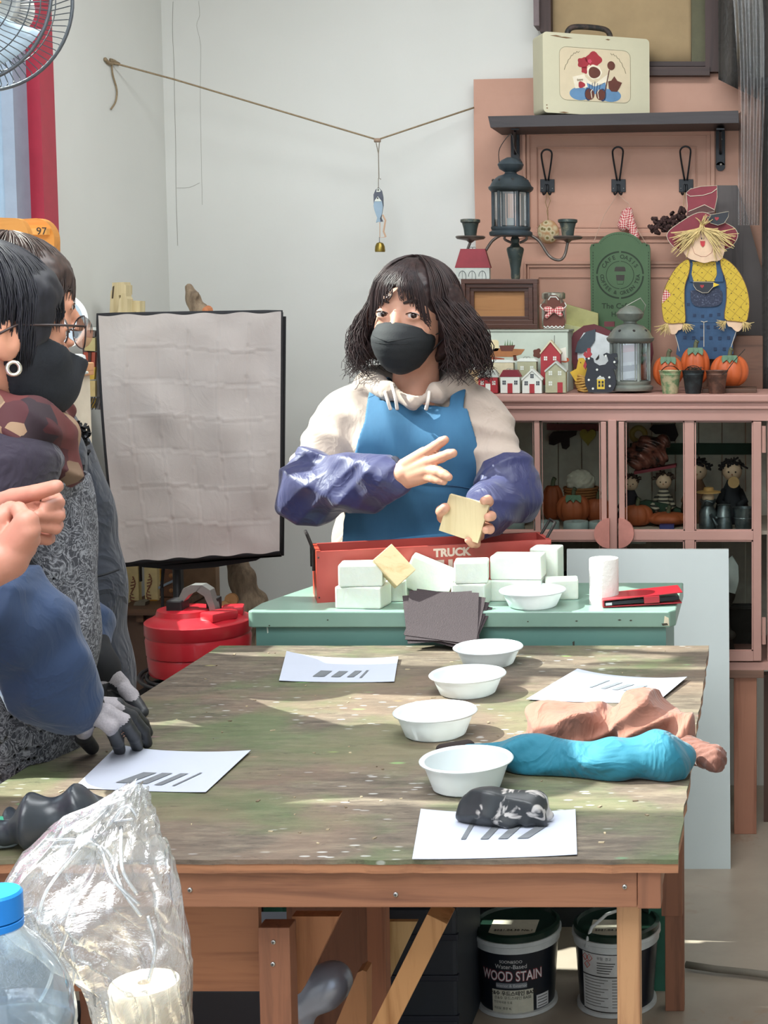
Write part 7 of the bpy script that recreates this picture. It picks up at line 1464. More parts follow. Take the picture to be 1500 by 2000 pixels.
def mask_(par, xf, sc, m, crease=True):
    def fn(i, j):
        t = (i-.5)*2; s_ = j*(len(MSK)-1); a = min(int(s_), len(MSK)-2); f_ = s_-a; r = [MSK[a][q]*(1-f_)+MSK[a+1][q]*f_ for q in range(5)]
        c_ = math.cos(t*math.pi/2)**.75 if abs(t) < .999 else 0; return xf @ (Vector((r[1]*math.sin(t*math.pi/2), r[3]+(r[2]-r[3])*c_, r[4]+(r[0]-r[4])*math.cos(t*math.pi/2)**1.2 if abs(t) < .999 else r[4]))*sc)
    o = MB().grid(fn, 32, 28).make('face_mask', m, par, True); s = o.modifiers.new('s', 'SOLIDIFY'); s.thickness = .0015
    if crease:
        q = MB(); n_ = xf.to_3x3() @ Vector((0, -.0022, 0))
        for s_ in (-1, 1): q.tube([fn(.5+s_*t*.5, .30-.16*t*1.0+.0)+n_ for t in np.linspace(0.0, .98, 12)], .0009, 5)
        q.tube([fn(.5+t*.5, .34-.02*abs(t))+n_ for t in np.linspace(-.9, .9, 14)], .0007, 5); q.make('mask_fold', mat(0x111417, .8), o)
    for s_ in (-1, 1):
        for j in (.15, .85): MB().tube(spline([fn(.5+s_*.498, j), xf @ (Vector((s_*.070, -.012, -.03-.03*j))*sc), xf @ (Vector((s_*.0815, .014, .010 if j < .5 else -.045))*sc), xf @ (Vector((s_*.079, .034, -.010))*sc)], 4), .0012, 5).make('ear_loop', m, o)
    return o
# ---------------------------------------------------------------- instructor C
Yc = 3.62
ins = thing('person', (P(808, 1100, Yc).x, Yc, 0), 'woman in black mask, beige hoodie and blue apron gesturing behind the green console', 'person')
HC_ = P(806, 611, 3.56); sc = 1.08; xfC = Matrix.Translation(HC_) @ Matrix.Rotation(math.radians(-9), 4, 'Z') @ Matrix.Rotation(math.radians(2), 4, 'X') @ Matrix.Rotation(math.radians(2.5), 4, 'Y')
nb = P(812, 778, 3.60)
def legs(cx_, cy_, zh, w_=.085, dx=0, dy=0, r=(.085, .058, .045)):
    pr = []
    for s_ in (-1, 1): pr += chain([Vector((cx_+s_*w_*.8, cy_, zh)), Vector((cx_+s_*w_, cy_-.01, zh*.52)), Vector((cx_+s_*w_, cy_+.01, .07))], [r[0], r[1], r[2]]); pr.append(cap((cx_+s_*w_, cy_+.01, .045), (cx_+s_*w_+dx, cy_+dy, .035), .04, .032))
    return pr
S1, E1, W1 = P(678, 828, 3.62), P(602, 950, 3.52), P(772, 932, 3.34); S2, E2, W2 = P(938, 828, 3.62), P(1000, 960, 3.53), P(938, 1012, 3.38)
def torsoC(o=0.0): return [cap(P(700, 805, 3.62), P(922, 808, 3.62), .050+o, .050+o), cap(P(742, 870, 3.62), P(878, 870, 3.62), .098+o), cap(P(755, 960, 3.63), P(865, 960, 3.63), .092+o), cap(P(750, 1060, 3.64), P(870, 1060, 3.64), .105+o), cap(P(750, 1150, 3.65), P(868, 1150, 3.65), .110+o)]
def armC(o): return chain([S1, E1], [.055+o, .045+o])+chain([S2, E2], [.055+o, .045+o])
def wv(u, v, y): return P(u, v, y)
h1 = hand_prims(wv(778, 930, 3.335), [wv(828, 886, 3.29), wv(838, 902, 3.28), wv(836, 918, 3.28), wv(830, 931, 3.29)],
    [[wv(850, 872, 3.265), wv(862, 863, 3.255), wv(869, 859, 3.25)], [wv(862, 893, 3.255), wv(876, 887, 3.245), wv(885, 885, 3.24)], [wv(856, 921, 3.25), wv(868, 927, 3.24), wv(876, 932, 3.235)], [wv(848, 935, 3.26), wv(858, 938, 3.25), wv(867, 941, 3.245)]],
    [wv(808, 925, 3.32), wv(828, 928, 3.315), wv(843, 926, 3.31)], rf=.0112, rp=.0165, rw=.028)
h2 = hand_prims(wv(940, 1030, 3.375), [wv(937, 990, 3.335), wv(942, 1005, 3.333), wv(940, 1022, 3.333), wv(930, 1038, 3.335)],
    [[wv(954, 980, 3.318), wv(953, 976, 3.297), wv(945, 978, 3.284)], [wv(958, 1008, 3.318), wv(960, 1008, 3.300), wv(953, 1010, 3.284)], [wv(955, 1032, 3.318), wv(957, 1034, 3.300), wv(949, 1035, 3.285)], [wv(930, 1062, 3.318), wv(922, 1062, 3.304), wv(914, 1055, 3.290)]],
    [wv(893, 1025, 3.335), wv(866, 1010, 3.318), wv(862, 998, 3.300), wv(869, 992, 3.286)], rf=.0110, rp=.015, rw=.024)
bodyC = tfp(xfC, HEADP, sc)+[cap(xfC @ (Vector((0, .022, -.06))*sc), nb, .050, .055)]+torsoC(0)+armC(0)+chain([E1, W1], [.045, .030])+chain([E2, W2], [.045, .030])+legs(P(808, 1150, 3.65).x, 3.66, .86, dy=-.13)
hand_k = .003
bodyC += [p+(hand_k,) for p in h1]+[p+(hand_k,) for p in h2]
blob('body', bodyC, .03, .0034, SKIN, ins, lambda D, X_, Y_, Z_: np.maximum(D, .003-Z_))
face_parts(ins, xfC, sc, (.36, -1, -.03))
mask_(ins, xfC, sc, mat(0x14171a, .8, bump=.15, scale=300))
# nails
NL = mat(0xe6b8a6, .3)
# hoodie
HOOD = cloth(0xaf9f93, .9, 900, .12, .04, wr=.0025)
hood = []
hr_ = [P(808, 735, 3.73), P(735, 748, 3.68), P(722, 752, 3.60), P(765, 762, 3.53), P(800, 786, 3.50)]; hq = [P(808, 735, 3.73), P(885, 748, 3.68), P(898, 755, 3.60), P(850, 768, 3.53), P(806, 786, 3.50)]
hood = chain(hr_, [.045, .042, .034, .022, .014])+chain(hq, [.045, .042, .034, .022, .014])
def hfold(D, X_, Y_, Z_):
    a = np.clip((1.25-Z_)/.2, 0, 1)
    return D-.005*foldf(X_, Y_, Z_, (.5, .4, 1.0), 30, 2)*(.35+.65*a)-.0025*foldf(X_, Y_, Z_, (1, .2, .35), 34, 6)-.0015*wob(X_, Y_, Z_, 45, 1)
hd_pr = torsoC(.014)+chain([S1, S1.lerp(E1, .72)], [.076, .068])+chain([S2, S2.lerp(E2, .70)], [.070, .062])+[cap(P(705, 815, 3.62), P(660, 858, 3.61), .060, .066), cap(P(915, 815, 3.62), P(948, 855, 3.61), .058, .062)]+[p+(.012,) for p in hood]
hd_pr.append(cap(P(812, 690, 3.60), P(810, 772, 3.56), .058, .050)[:3]+(-1, .012))
blob('hoodie', hd_pr, .035, .005, HOOD, ins, hfold)
m = MB()
for pts in (((765, 750, 3.50), (772, 775, 3.475), (776, 800, 3.480)), ((752, 765, 3.50), (758, 785, 3.485), (763, 800, 3.49)), ((838, 765, 3.50), (836, 782, 3.478), (832, 800, 3.485))): m.tube(spline([P(*q) for q in pts], 5), .0042, 6)
m.make('drawstring', mat(0xd9cec4, .8), ins, True)
# apron
APR = NT('apron_denim'); n1 = APR.noise(APR.coord((1, 1, .5)), 7, 5, .6); n2 = APR.noise(APR.coord((1, 1, .15)), 260, 3); APR.base(APR.ramp(n1, [(.3, 0x2b5a7d), (.7, 0x3a7094)])); APR.set(Roughness=.8); APR.bump(n2, .2, .001)
aZ = [P(800, v, 3.47).z for v in (1150, 1110, 1030, 990, 940, 900, 850, 800, 785)]
aL = [P(u, 900, 3.47).x for u in (655, 652, 652, 662, 674, 684, 697, 712, 716)]; aR = [P(u, 900, 3.47).x for u in (962, 958, 952, 946, 938, 930, 918, 903, 900)]
zTL, zTR = P(720, 784, 3.47).z, P(898, 802, 3.47).z; xTL, xTR = P(720, 784, 3.47).x, P(898, 800, 3.47).x
def apron(D, X_, Y_, Z_):
    zf = Z_.ravel(); L_ = np.interp(zf, aZ, aL).reshape(Z_.shape); R_ = np.interp(zf, aZ, aR).reshape(Z_.shape)
    reg = np.maximum(np.maximum(L_-X_, X_-R_), Z_-(zTL+(zTR-zTL)*(X_-xTL)/(xTR-xTL)))
    st_ = np.minimum(np.abs(X_-P(722, 770, 3.5).x-.25*(1.24-Z_)*0)-.0165, np.abs(X_-P(885, 770, 3.5).x)-.0165); st_ = np.maximum(st_, 1.15-Z_)
    reg = np.minimum(reg, st_); reg = np.maximum(reg, Y_-3.66)
    f_ = D-.003*foldf(X_, Y_, Z_, (1.0, .2, .45), 17, 5)-.0015*wob(X_, Y_, Z_, 38, 2)
    return np.maximum(np.abs(f_-.016)-.0035, reg)
ap_pr = torsoC(.014)
blob('apron', ap_pr, .035, .0034, APR.m, ins, apron, pad=.04)
m = MB(); m.tube(spline([P(u, v, y) for u, v, y in ((660, 1050, 3.60), (700, 1062, 3.545), (760, 1060, 3.51), (830, 1052, 3.505), (900, 1045, 3.53), (950, 1035, 3.60))], 5), .009, 8); m.make('apron_tie', APR.m, ins, True)
m = MB(); m.tube(spline([P(u, v, y) for u, v, y in ((745, 935, 3.50), (820, 943, 3.497), (880, 948, 3.503), (925, 955, 3.53))], 5), .0016, 5); m.make('apron_seam', mat(0x1b4463, .8), ins)
# trousers, shoes
blob('trousers', [cap(P(755, 1110, 3.65), P(865, 1110, 3.65), .12)]+legs(P(808, 1150, 3.65).x, 3.66, .86, r=(.1, .075, .06))[0:2]+legs(P(808, 1150, 3.65).x, 3.66, .86, r=(.1, .075, .06))[3:5], .03, .009, cloth(0x2a2c33), ins, lambda D, X_, Y_, Z_: np.maximum(D, .06-Z_))
xcb = P(808, 1150, 3.65).x
for s_ in (-1, 1): blob('shoe', [cap((xcb+s_*.085, 3.70, .045), (xcb+s_*.085, 3.50, .038), .05, .04)], .01, .006, mat(0x2a2a2a, .5), ins, lambda D, X_, Y_, Z_: np.maximum(D, .001-Z_))
# sleeve covers
SLV = cloth(0x272a55, .5, 900, .05, .05, wr=.003)
def sl_mod(d, fr, seed, amp=.007): return lambda D, X_, Y_, Z_: D-amp*foldf(X_, Y_, Z_, d, fr, seed)-amp*.35*wob(X_, Y_, Z_, 60, seed)-amp*.3*foldf(X_, Y_, Z_, (d[2], .3, -d[0]), fr*1.7, seed+3)
A_, B_ = P(598, 925, 3.52), P(604, 962, 3.50)
blob('sleeve_cover', [cap(P(612, 925, 3.53), B_, .066, .072), cap(B_, P(700, 944, 3.42), .072, .066), cap(P(700, 944, 3.42), P(750, 937, 3.36), .066, .054), cap(P(750, 937, 3.36), P(768, 934, 3.345), .052, .042)], .025, .0036, SLV, ins, sl_mod((.75, .1, .95), 27, 3), label='glossy navy blue sleeve cover')
MB().tube([W1+Vector((.0, .0, 0))+Matrix.Rotation(math.radians(35), 3, 'Z') @ Vector((0, .036*math.cos(a), .041*math.sin(a))) for a in np.linspace(0, 2*math.pi, 25)[:-1]], .006, 8, closed=True).make('elastic_cuff', mat(0x17182a, .9), ins, True)
blob('sleeve_cover', [cap(S2.lerp(E2, .72), E2, .068, .070), cap(E2, E2.lerp(W2, .6), .072, .060), cap(E2.lerp(W2, .6), W2, .060, .044)], .025, .0036, SLV, ins, sl_mod((.8, .1, -.7), 30, 7), label='glossy navy blue sleeve cover')
# wood block held
blk = MB().prism([(P(u, v, 3.292).x, P(u, v, 3.292).z) for u, v in ((878, 966), (955, 987), (933, 1061), (857, 1036))], 3.292, 3.312)
tag(blk.make('wood_block', wood(0xd8c59c, 0xc4ad80, 'Z', .8)), 'square pale wood block held up in the hand of the instructor', 'wood block')
# hair
HR = NT('dark_hair'); hn = HR.noise(HR.coord((1, 1, .3)), 90, 3); HR.base(HR.ramp(hn, [(.3, 0x1e1517), (.7, 0x3a2826)])); HR.set(Roughness=.5); HR.b.inputs['Specular IOR Level'].default_value = .4; HAIRC = HR.m
hpC = [('e', (0, .024, .030), (.087, .106, .086), 1, .02), ('c', (-.072, .016, .03), (-.094, .016, -.068), .028, .038, .04), ('c', (.074, .016, .03), (.106, .018, -.072), .028, .042, .04), ('e', (.004, .062, -.045), (.105, .062, .085), 1, .04), ('e', (.0, -.115, -.035), (.060, .085, .100), -1, .012), ('c', (0, 0, -.06), (0, .0, -.16), .052, .052)]
pc_ = tfp(xfC, hpC[:5], sc); nk = cap(xfC @ (Vector((0, -.02, -.06))*sc), xfC @ (Vector((0, -.01, -.17))*sc), .056, .056); pc_.append(nk[:3]+(-1, .015))
def hairmod(D, X_, Y_, Z_):
    a = np.clip((HC_.z+.03-Z_)/.12, 0, 1); return D-.007*a*wob(X_, Y_, Z_, 120, 2)-.003*wob(X_, Y_, Z_, 230, 5)*(.3+a)
blob('hair', pc_, .03, .0035, HAIRC, ins, hairmod)
rh = random.Random(21); m = MB()
def strand_curly(phi, long_):
    pts = []; sx = math.sin(phi); cy = -math.cos(phi); w = rh.uniform(.005, .012); ph = rh.uniform(0, 6.28); fr = rh.uniform(48, 85); ex = rh.uniform(.97, 1.08); zend = -.135+rh.uniform(-.015, .03); n_ = 22
    for i in range(n_):
        t = i/(n_-1)
        if t < .4: e = math.radians(84-84*(t/.4)); x_ = .088*math.cos(e)*sx*ex; y_ = .024+.106*math.cos(e)*cy*ex; z_ = .030+.087*math.sin(e)*ex
        else:
            q = (t-.4)/.6; z_ = .030+(zend-.030)*q; out = 1+.62*math.sin(min(1, q*1.15)*math.pi*.62)*(abs(sx)**.7); x_ = .088*sx*ex*out*(1.08 if sx > 0 else .98); y_ = .024+.106*cy*ex*(1-.25*q)
            if q > .85: x_ -= .012*(q-.85)/.15*(1 if sx > 0 else -1)*rh.choice((-1, 1))
        k = max(0, t-.25)*1.4; x_ += w*k*math.sin(fr*z_+ph)*1.3; y_ += w*k*math.cos(fr*z_+ph)
        pts.append(xfC @ (Vector((x_, y_, z_))*sc))
    return pts
for i in range(640):
    phi = rh.uniform(math.radians(42), math.radians(318)); p_ = strand_curly(phi, 1); r_6 = rh.uniform(.0010, .0018); m.tube(p_, [r_6]*18+[r_6*.8, r_6*.6, r_6*.4, r_6*.2], 4)
tag(m.make('curly_strands', HAIRC, ins, True), kind='stuff')
m = MB()
for i in range(230):
    s_ = rh.choice((-1, 1)); x0 = rh.uniform(-.006, .02); side = rh.uniform(0.0, 1); xe = s_*(.010+.056*side); zl = .052-.060*side**1.3+rh.uniform(-.012, .012); w = rh.uniform(-.004, .004)
    p_ = [(x0, -.02, .118), (x0+s_*.018*side+w, -.066, .098), (xe*.78+w, -.094+.012*side, .066), (xe*.95+w*1.5, -.101+.028*side, zl), (xe+s_*.003, -.101+.032*side, zl-.012)]
    if rh.random() < .4 and side < .6: p_ = p_[:4]
    m.tube([xfC @ (q*sc) for q in spline(p_, 3)], rh.uniform(.0006, .0011), 4)
tag(m.make('fringe', HAIRC, ins, True), kind='stuff')
m = MB()
for i in range(50):
    phi = rh.uniform(.8, 5.5); p_ = strand_curly(phi, 1); c_ = HC_; p_ = [c_+(q-c_)*(1+.06*k/len(p_)) for k, q in enumerate(p_)]; m.tube(p_, .0006, 3)
tag(m.make('loose_hair', HAIRC, ins, True), kind='stuff')
# ---------------------------------------------------------------- A : front left woman
Ya = 2.30
wa = thing('person', (-1.25, 2.36, 0), 'short haired woman in black mask, scarf and floral apron leaning at the left table edge', 'person')
HA = P(-22, 645, Ya); sa = 1.10; xfA = Matrix.Translation(HA) @ Matrix.Rotation(math.radians(143), 4, 'Z') @ Matrix.Rotation(math.radians(3), 4, 'X')
nA = P(-28, 800, 2.35)
cA = [(P(-8, 880, 2.37), .085), (P(-8, 960, 2.38), .112), (P(-6, 1090, 2.38), .118), (P(0, 1240, 2.38), .122), (Vector((-1.225, 2.38, .80)), .125), (Vector((-1.275, 2.37, .70)), .135)]
fdv = Vector((.85, .53, 0)); sdv = Vector((.53, -.85, 0))
shR = P(-8, 895, 2.37)+sdv*.13; shL = P(-8, 895, 2.37)-sdv*.13
ER = P(-60, 1150, 2.16); WR = PZ(152, 1382, .845); EL = P(90, 1130, 2.72); WL = P(186, 1298, 2.58)
def torsoA(o=0): return chain([c[0] for c in cA], [c[1]*.92+o for c in cA])+[cap(shR, shL, .055+o)]
def gz(u, v, z): return PZ(u, v, z)
g1 = hand_prims(gz(158, 1386, .840), [gz(192, 1402, .832), gz(208, 1391, .838), gz(220, 1383, .836), gz(228, 1378, .828)],
    [[gz(216, 1420, .818), gz(229, 1448, .785), gz(234, 1466, .761)], [gz(242, 1408, .822), gz(262, 1438, .786), gz(268, 1459, .760)], [gz(256, 1400, .816), gz(280, 1428, .784), gz(287, 1452, .760)], [gz(262, 1393, .806), gz(280, 1412, .780), gz(290, 1432, .760)]],
    [gz(166, 1416, .820), gz(163, 1440, .787), gz(180, 1461, .761)], rf=.0092, rp=.0135, rw=.025)
g2_ = hand_prims(P(196, 1308, 2.59), [P(236, 1338, 2.60), P(230, 1345, 2.63), P(222, 1350, 2.66), P(212, 1354, 2.68)],
    [[gz(256, 1358, .785), gz(270, 1380, .768), gz(279, 1391, .761)], [P(240, 1362, 2.66), P(248, 1385, 2.66), gz(250, 1400, .761)], [P(225, 1370, 2.68), P(228, 1390, 2.68), gz(232, 1402, .761)], [P(212, 1372, 2.70), P(212, 1390, 2.68), gz(214, 1402, .761)]],
    [P(192, 1335, 2.57), P(190, 1365, 2.57), P(196, 1388, 2.58)], rf=.0108, rp=.016, rw=.026)
bodyA = tfp(xfA, HEADP, sa)+[cap(xfA @ (Vector((0, .030, -.06))*sa), nA, .052, .056)]+torsoA(0)+chain([shR, ER, WR], [.052, .042, .028])+chain([shL, EL, WL], [.052, .042, .028])+[p+(hand_k,) for p in g1+g2_]+legs(-1.285, 2.37, .72, dx=.12, dy=.05)
bodyA = [(p if len(p) > 4 else p) for p in bodyA]
blob('body', bodyA, .03, .0042, SKIN2, wa, lambda D, X_, Y_, Z_: np.maximum(D, .003-Z_))
face_parts(wa, xfA, sa, (0, -1, 0)); pass
IA = np.array(xfA.inverted())
def maskA(D, X_, Y_, Z_):
    lx, ly, lz = (IA[i][0]*X_+IA[i][1]*Y_+IA[i][2]*Z_+IA[i][3] for i in range(3)); lx, ly, lz = lx/sa, ly/sa, lz/sa
    reg = np.maximum(np.maximum(lz+.026-.35*(ly+.10), ly-.004-.35*(lz+.06)), -.128-lz+.25*(ly+.09)); return np.maximum(np.abs(D-.005)-.0025, reg*sa)
blob('mask_cloth', tfp(xfA, HEADP[:6]+[('c', (0, -.088, .004), (0, -.115, -.034), .010, .018, .02), ('e', (0, -.08, -.07), (.038, .040, .040), 1, .03)], sa), .03, .003, mat(0x1c2027, .8, bump=.15, scale=200), wa, maskA)
HRB = NT('black_hair'); hn = HRB.noise(HRB.coord((1, 1, .3)), 90, 3); HRB.base(HRB.ramp(hn, [(.3, 0x111117), (.7, 0x23232c)])); HRB.set(Roughness=.55); HAIRA = HRB.m
HRD = NT('brown_hair'); hn = HRD.noise(HRD.coord((1, 1, .3)), 90, 3); HRD.base(HRD.ramp(hn, [(.3, 0x2a1f1d), (.7, 0x4e3c35)])); HRD.set(Roughness=.45); HAIRB = HRD.m
def short_hair(par, xf, sc_, m_, seed, n=420, front=.0, vol=1.0):
    it = [('e', (0, .020, .036), (.084*vol, .104*vol, .084*vol), 1, .02), ('e', (0, -.030, .055), (.074*vol, .058, .044), 1, .03), ('e', (0, .060, -.035), (.066, .050, .060), 1, .03), ('e', (.068, -.026, .018), (.012, .026, .042), 1, .02), ('e', (-.068, -.026, .018), (.012, .026, .042), 1, .02), ('e', (0, -.125, -.045), (.085, .060, .080), -1, .012), ('e', (.086, .004, -.022), (.020, .026, .034), -1, .008), ('e', (-.086, .004, -.022), (.020, .026, .034), -1, .008)]
    blob('hair', tfp(xf, it, sc_), .02, .0035, m_, par, lambda D, X_, Y_, Z_: D-.0012*wob(X_, Y_, Z_, 150, 2))
    r_ = random.Random(seed); q = MB()
    for i in range(n):
        phi = r_.uniform(0, 2*math.pi); sx, cy = math.sin(phi), -math.cos(phi); fr = math.cos(phi) > .35; zend = (.030-r_.uniform(0, .030) if fr else ((-.012 if cy > 0 else -.040)+r_.uniform(-.015, .01) if abs(sx) > .62 else -.075+r_.uniform(-.02, .015))); ex = r_.uniform(.99, 1.05); pts = []
        for k in range(12):
            t = k/11; e = math.radians(85-85*min(1, t/.6)); z_ = .036+.086*math.sin(e)*vol*ex; rr3 = math.cos(e)*ex
            if t > .6: z_ = .036+(zend-.036)*(t-.6)/.4; rr3 = ex*(1-.14*((t-.6)/.4)*(0 if fr else 1))
            sw_ = phi+r_.uniform(-.02, .02)+(.15*t if seed % 2 else -.15*t); pts.append(xf @ (Vector((.087*vol*rr3*math.sin(sw_), .016-.106*vol*rr3*math.cos(sw_), z_))*sc_))
        rr_4 = r_.uniform(.0008, .0014); q.tube(pts, [rr_4]*9+[rr_4*.8, rr_4*.5, rr_4*.2], 4)
    tag(q.make('hair_strands', m_, par, True), kind='stuff')
short_hair(wa, xfA, sa, HAIRA, 5, 900)
# earring, glasses
ec = xfA @ (Vector((-.080, .006, -.050))*sa); MB().tube([ec+Matrix.Rotation(math.radians(25), 3, 'Z') @ Vector((.0085*math.cos(a), 0, .0095*math.sin(a))) for a in np.linspace(0, 2*math.pi, 21)[:-1]], .0032, 8, closed=True).make('hoop_earring', mat(0xd9d4c6, .2, .9), wa, True)
m = MB(); FR_ = mat(0x3a2c2a, .35)
for s_ in (-1, 1):
    m.tube([xfA @ (Vector((s_*.034+.027*math.cos(a), -.116+.012*abs(math.cos(a))*(1 if s_*math.cos(a) > 0 else 0), .002+.023*math.sin(a)))*sa) for a in np.linspace(0, 2*math.pi, 25)[:-1]], .0013, 6, closed=True)
    m.tube([xfA @ (Vector(q)*sa) for q in ((s_*.061, -.104, .010), (s_*.078, -.06, .010), (s_*.083, .004, .008), (s_*.083, .03, -.006))], .0019, 6)
m.tube([xfA @ (Vector(q)*sa) for q in ((-.008, -.116, .004), (0, -.119, .007), (.008, -.116, .004))], .0014, 6)
gl_o = m.make('glasses', FR_, wa, True)
for s_ in (-1, 1):
    q = MB(); q.add([xfA @ (Vector((s_*.034+.026*math.cos(a), -.1155, .002+.022*math.sin(a)))*sa) for a in np.linspace(0, 2*math.pi, 25)[:-1]], [list(range(24))]); q.make('lens', glass((.93, .95, .95), .08), gl_o)
# clothes A
PLUM = cloth(0x2b2433, .85)
tA = torsoA(.016)+chain([shR, ER], [.068, .062])+chain([shL, EL], [.068, .060])
blob('shirt', tA, .035, .006, PLUM, wa, lambda D, X_, Y_, Z_: np.maximum(D-.004*foldf(X_, Y_, Z_, (.3, .3, 1), 24, 3), .66-Z_))
FLO = NT('floral_print'); v = FLO.coord(); na = FLO.noise(v, 34, 3, .5, 2.2); nb_ = FLO.noise(v, 75, 2, .5, 1.2); vor = FLO.N('ShaderNodeTexVoronoi', feature='DISTANCE_TO_EDGE'); vor.inputs['Scale'].default_value = 42
dn = FLO.N('ShaderNodeTexNoise'); dn.inputs['Scale'].default_value = 18; FLO.L(v, dn.inputs['Vector']); FLO.L(FLO.mix(.10, v, dn.outputs['Color']), vor.inputs['Vector'])
la = FLO.ramp(na, [(.40, 0x000000), (.44, 0xdddddd), (.475, 0x000000), (.53, 0x000000), (.56, 0xdddddd), (.60, 0x000000)]); lb_ = FLO.ramp(vor.outputs['Distance'], [(.02, 0x999999), (.06, 0x000000)])
lc_ = FLO.ramp(nb_, [(.56, 0x000000), (.64, 0x888888)])
c = FLO.mix(la, 0x3c3d44, 0xaeb0b6); c = FLO.mix(lb_, c, 0x8d8f96); c = FLO.mix(lc_, c, 0x9c9ea4); FLO.base(c); FLO.set(Roughness=.85)
xa0, ya0 = P(-6, 1000, 2.38).x, 2.38
def apA(D, X_, Y_, Z_):
    cx_ = np.interp(Z_.ravel(), [.3, .70, .80, .95, 1.2], [-1.28, -1.275, -1.225, xa0, xa0]).reshape(Z_.shape)
    reg = -((X_-cx_)*.85+(Y_-ya0)*.53)+np.where(Z_ < .88, -.30*(.88-Z_)/.3-.0, .0); reg = np.maximum(reg, Z_-1.185)
    f_ = D-.003*foldf(X_, Y_, Z_, (.8, .8, .15), 30, 2); return np.maximum(np.abs(f_-.008)-.004, np.maximum(reg, .40-Z_))
blob('floral_apron', torsoA(.018)+[cap((-1.275, 2.37, .70), (-1.29, 2.37, .40), .150, .175)], .035, .006, FLO.m, wa, apA, pad=.03)
DNM = cloth(0x263b5c, .75, 900, .1, .08, wr=.003)
blob('sleeve_cover', [cap(P(-50, 1165, 2.17), P(22, 1215, 2.20), .070, .074), cap(P(22, 1215, 2.20), ER.lerp(WR, .72), .074, .064), cap(ER.lerp(WR, .72), ER.lerp(WR, .93), .064, .048)], .03, .004, DNM, wa, sl_mod((.55, .1, -.8), 30, 4, .007), label='denim blue sleeve cover near the camera')
blob('sleeve_cover', [cap(P(110, 1160, 2.70), EL.lerp(WL, .65), .058, .056), cap(EL.lerp(WL, .65), EL.lerp(WL, .80), .056, .045)], .03, .004, DNM, wa, sl_mod((.5, .1, -.8), 34, 8, .006), label='denim blue sleeve cover on the far arm')
BCF = mat(0x17181c, .9)
blob('glove_cuff', [cap(ER.lerp(WR, .84), WR, .044, .034), cap(WR, gz(158, 1388, .840), .034, .033)], .01, .004, BCF, wa); blob('glove_cuff', [cap(EL.lerp(WL, .72), WL, .044, .034), cap(WL, P(197, 1308, 2.59), .034, .033)], .01, .004, BCF, wa)
GRY = mat(0x9b969a, .9, var=.12, scale=300, bump=.3); COAT = mat(0x26282c, .5, var=.1, scale=60)
def gl_f(org_, axd, thr, thumbp=None):
    o_ = np.array(org_); a_ = np.array(axd)
    def f(C): return (((C-o_) @ a_) > thr) | (((C-np.array(thumbp))**2).sum(1) < .0013 if thumbp is not None else False)
    return f
def glove(prs, wr, kn_, thumbp, lab):
    w_ = Vector(wr); d_ = (Vector(kn_)-w_); L_ = d_.length; d_.normalize(); dn_ = Vector((0, 0, -1)); ax_ = (d_*.75+dn_*.55).normalized()
    D, lo, ax3 = field([q+(.0035,) for q in prs], .0035, .0028, .02); D = D-.0010; V, Q = surfnet(D, lo, .0028); C = V[Q].mean(1); f_ = (((C-np.array(w_)) @ np.array(ax_)) > L_*.86) | (((C-np.array(thumbp))**2).sum(1) < .0011)
    return tag(mk('work_glove', V, Q, [GRY, COAT], wa, True, f_.astype(int).tolist()), lab)
glove(g1, gz(158, 1388, .838), gz(215, 1400, .82), gz(166, 1436, .79), 'grey knit glove with black coated fingers'); glove(g2_, P(196, 1308, 2.59), P(228, 1345, 2.62), P(192, 1365, 2.57), 'grey knit glove with black coated fingers')
# scarf
PLD = NT('plaid_scarf'); vo = PLD.N('ShaderNodeTexVoronoi', distance='CHEBYCHEV'); vo.inputs['Scale'].default_value = 21; vo.inputs['Randomness'].default_value = .8; PLD.L(PLD.coord(rot=(.5, .6, .4)), vo.inputs['Vector']); sp_ = PLD.N('ShaderNodeSeparateColor'); PLD.L(vo.outputs['Color'], sp_.inputs[0])
PLD.base(PLD.ramp(sp_.outputs[0], [(0, 0x4a2226), (.30, 0x7d6450), (.45, 0x2b1d24), (.62, 0x5e2b2a), (.85, 0x93785f)], 'CONSTANT')); PLD.set(Roughness=.8)
sf = chain([P(-50, 760, 2.50), P(-70, 800, 2.35), P(-20, 815, 2.25), P(50, 835, 2.26), P(105, 850, 2.36), P(90, 820, 2.48), P(10, 780, 2.53)], [.045, .048, .045, .042, .040, .04, .04])+chain([P(-10, 870, 2.25), P(60, 895, 2.27), P(112, 900, 2.35)], [.035, .036, .034])+chain([P(95, 870, 2.33), P(118, 915, 2.34), P(122, 948, 2.35)], [.036, .030, .016])+chain([P(80, 870, 2.31), P(96, 910, 2.31), P(104, 940, 2.32)], [.034, .028, .014])
blob('scarf', sf, .018, .004, PLD.m, wa, lambda D, X_, Y_, Z_: D-.006*foldf(X_, Y_, Z_, (.25, .2, 1), 48, 2))
xA_ = -1.285
blob('trousers', legs(xA_, 2.37, .72, r=(.105, .075, .06))[0:2]+legs(xA_, 2.37, .72, r=(.105, .075, .06))[3:5], .03, .01, cloth(0x23242b), wa, lambda D, X_, Y_, Z_: np.maximum(D, .06-Z_))
for s_ in (-1, 1): blob('shoe', [cap((xA_+s_*.085-.03, 2.36, .045), (xA_+s_*.085+.13, 2.44, .038), .05, .04)], .01, .006, mat(0x26262a, .5), wa, lambda D, X_, Y_, Z_: np.maximum(D, .001-Z_))
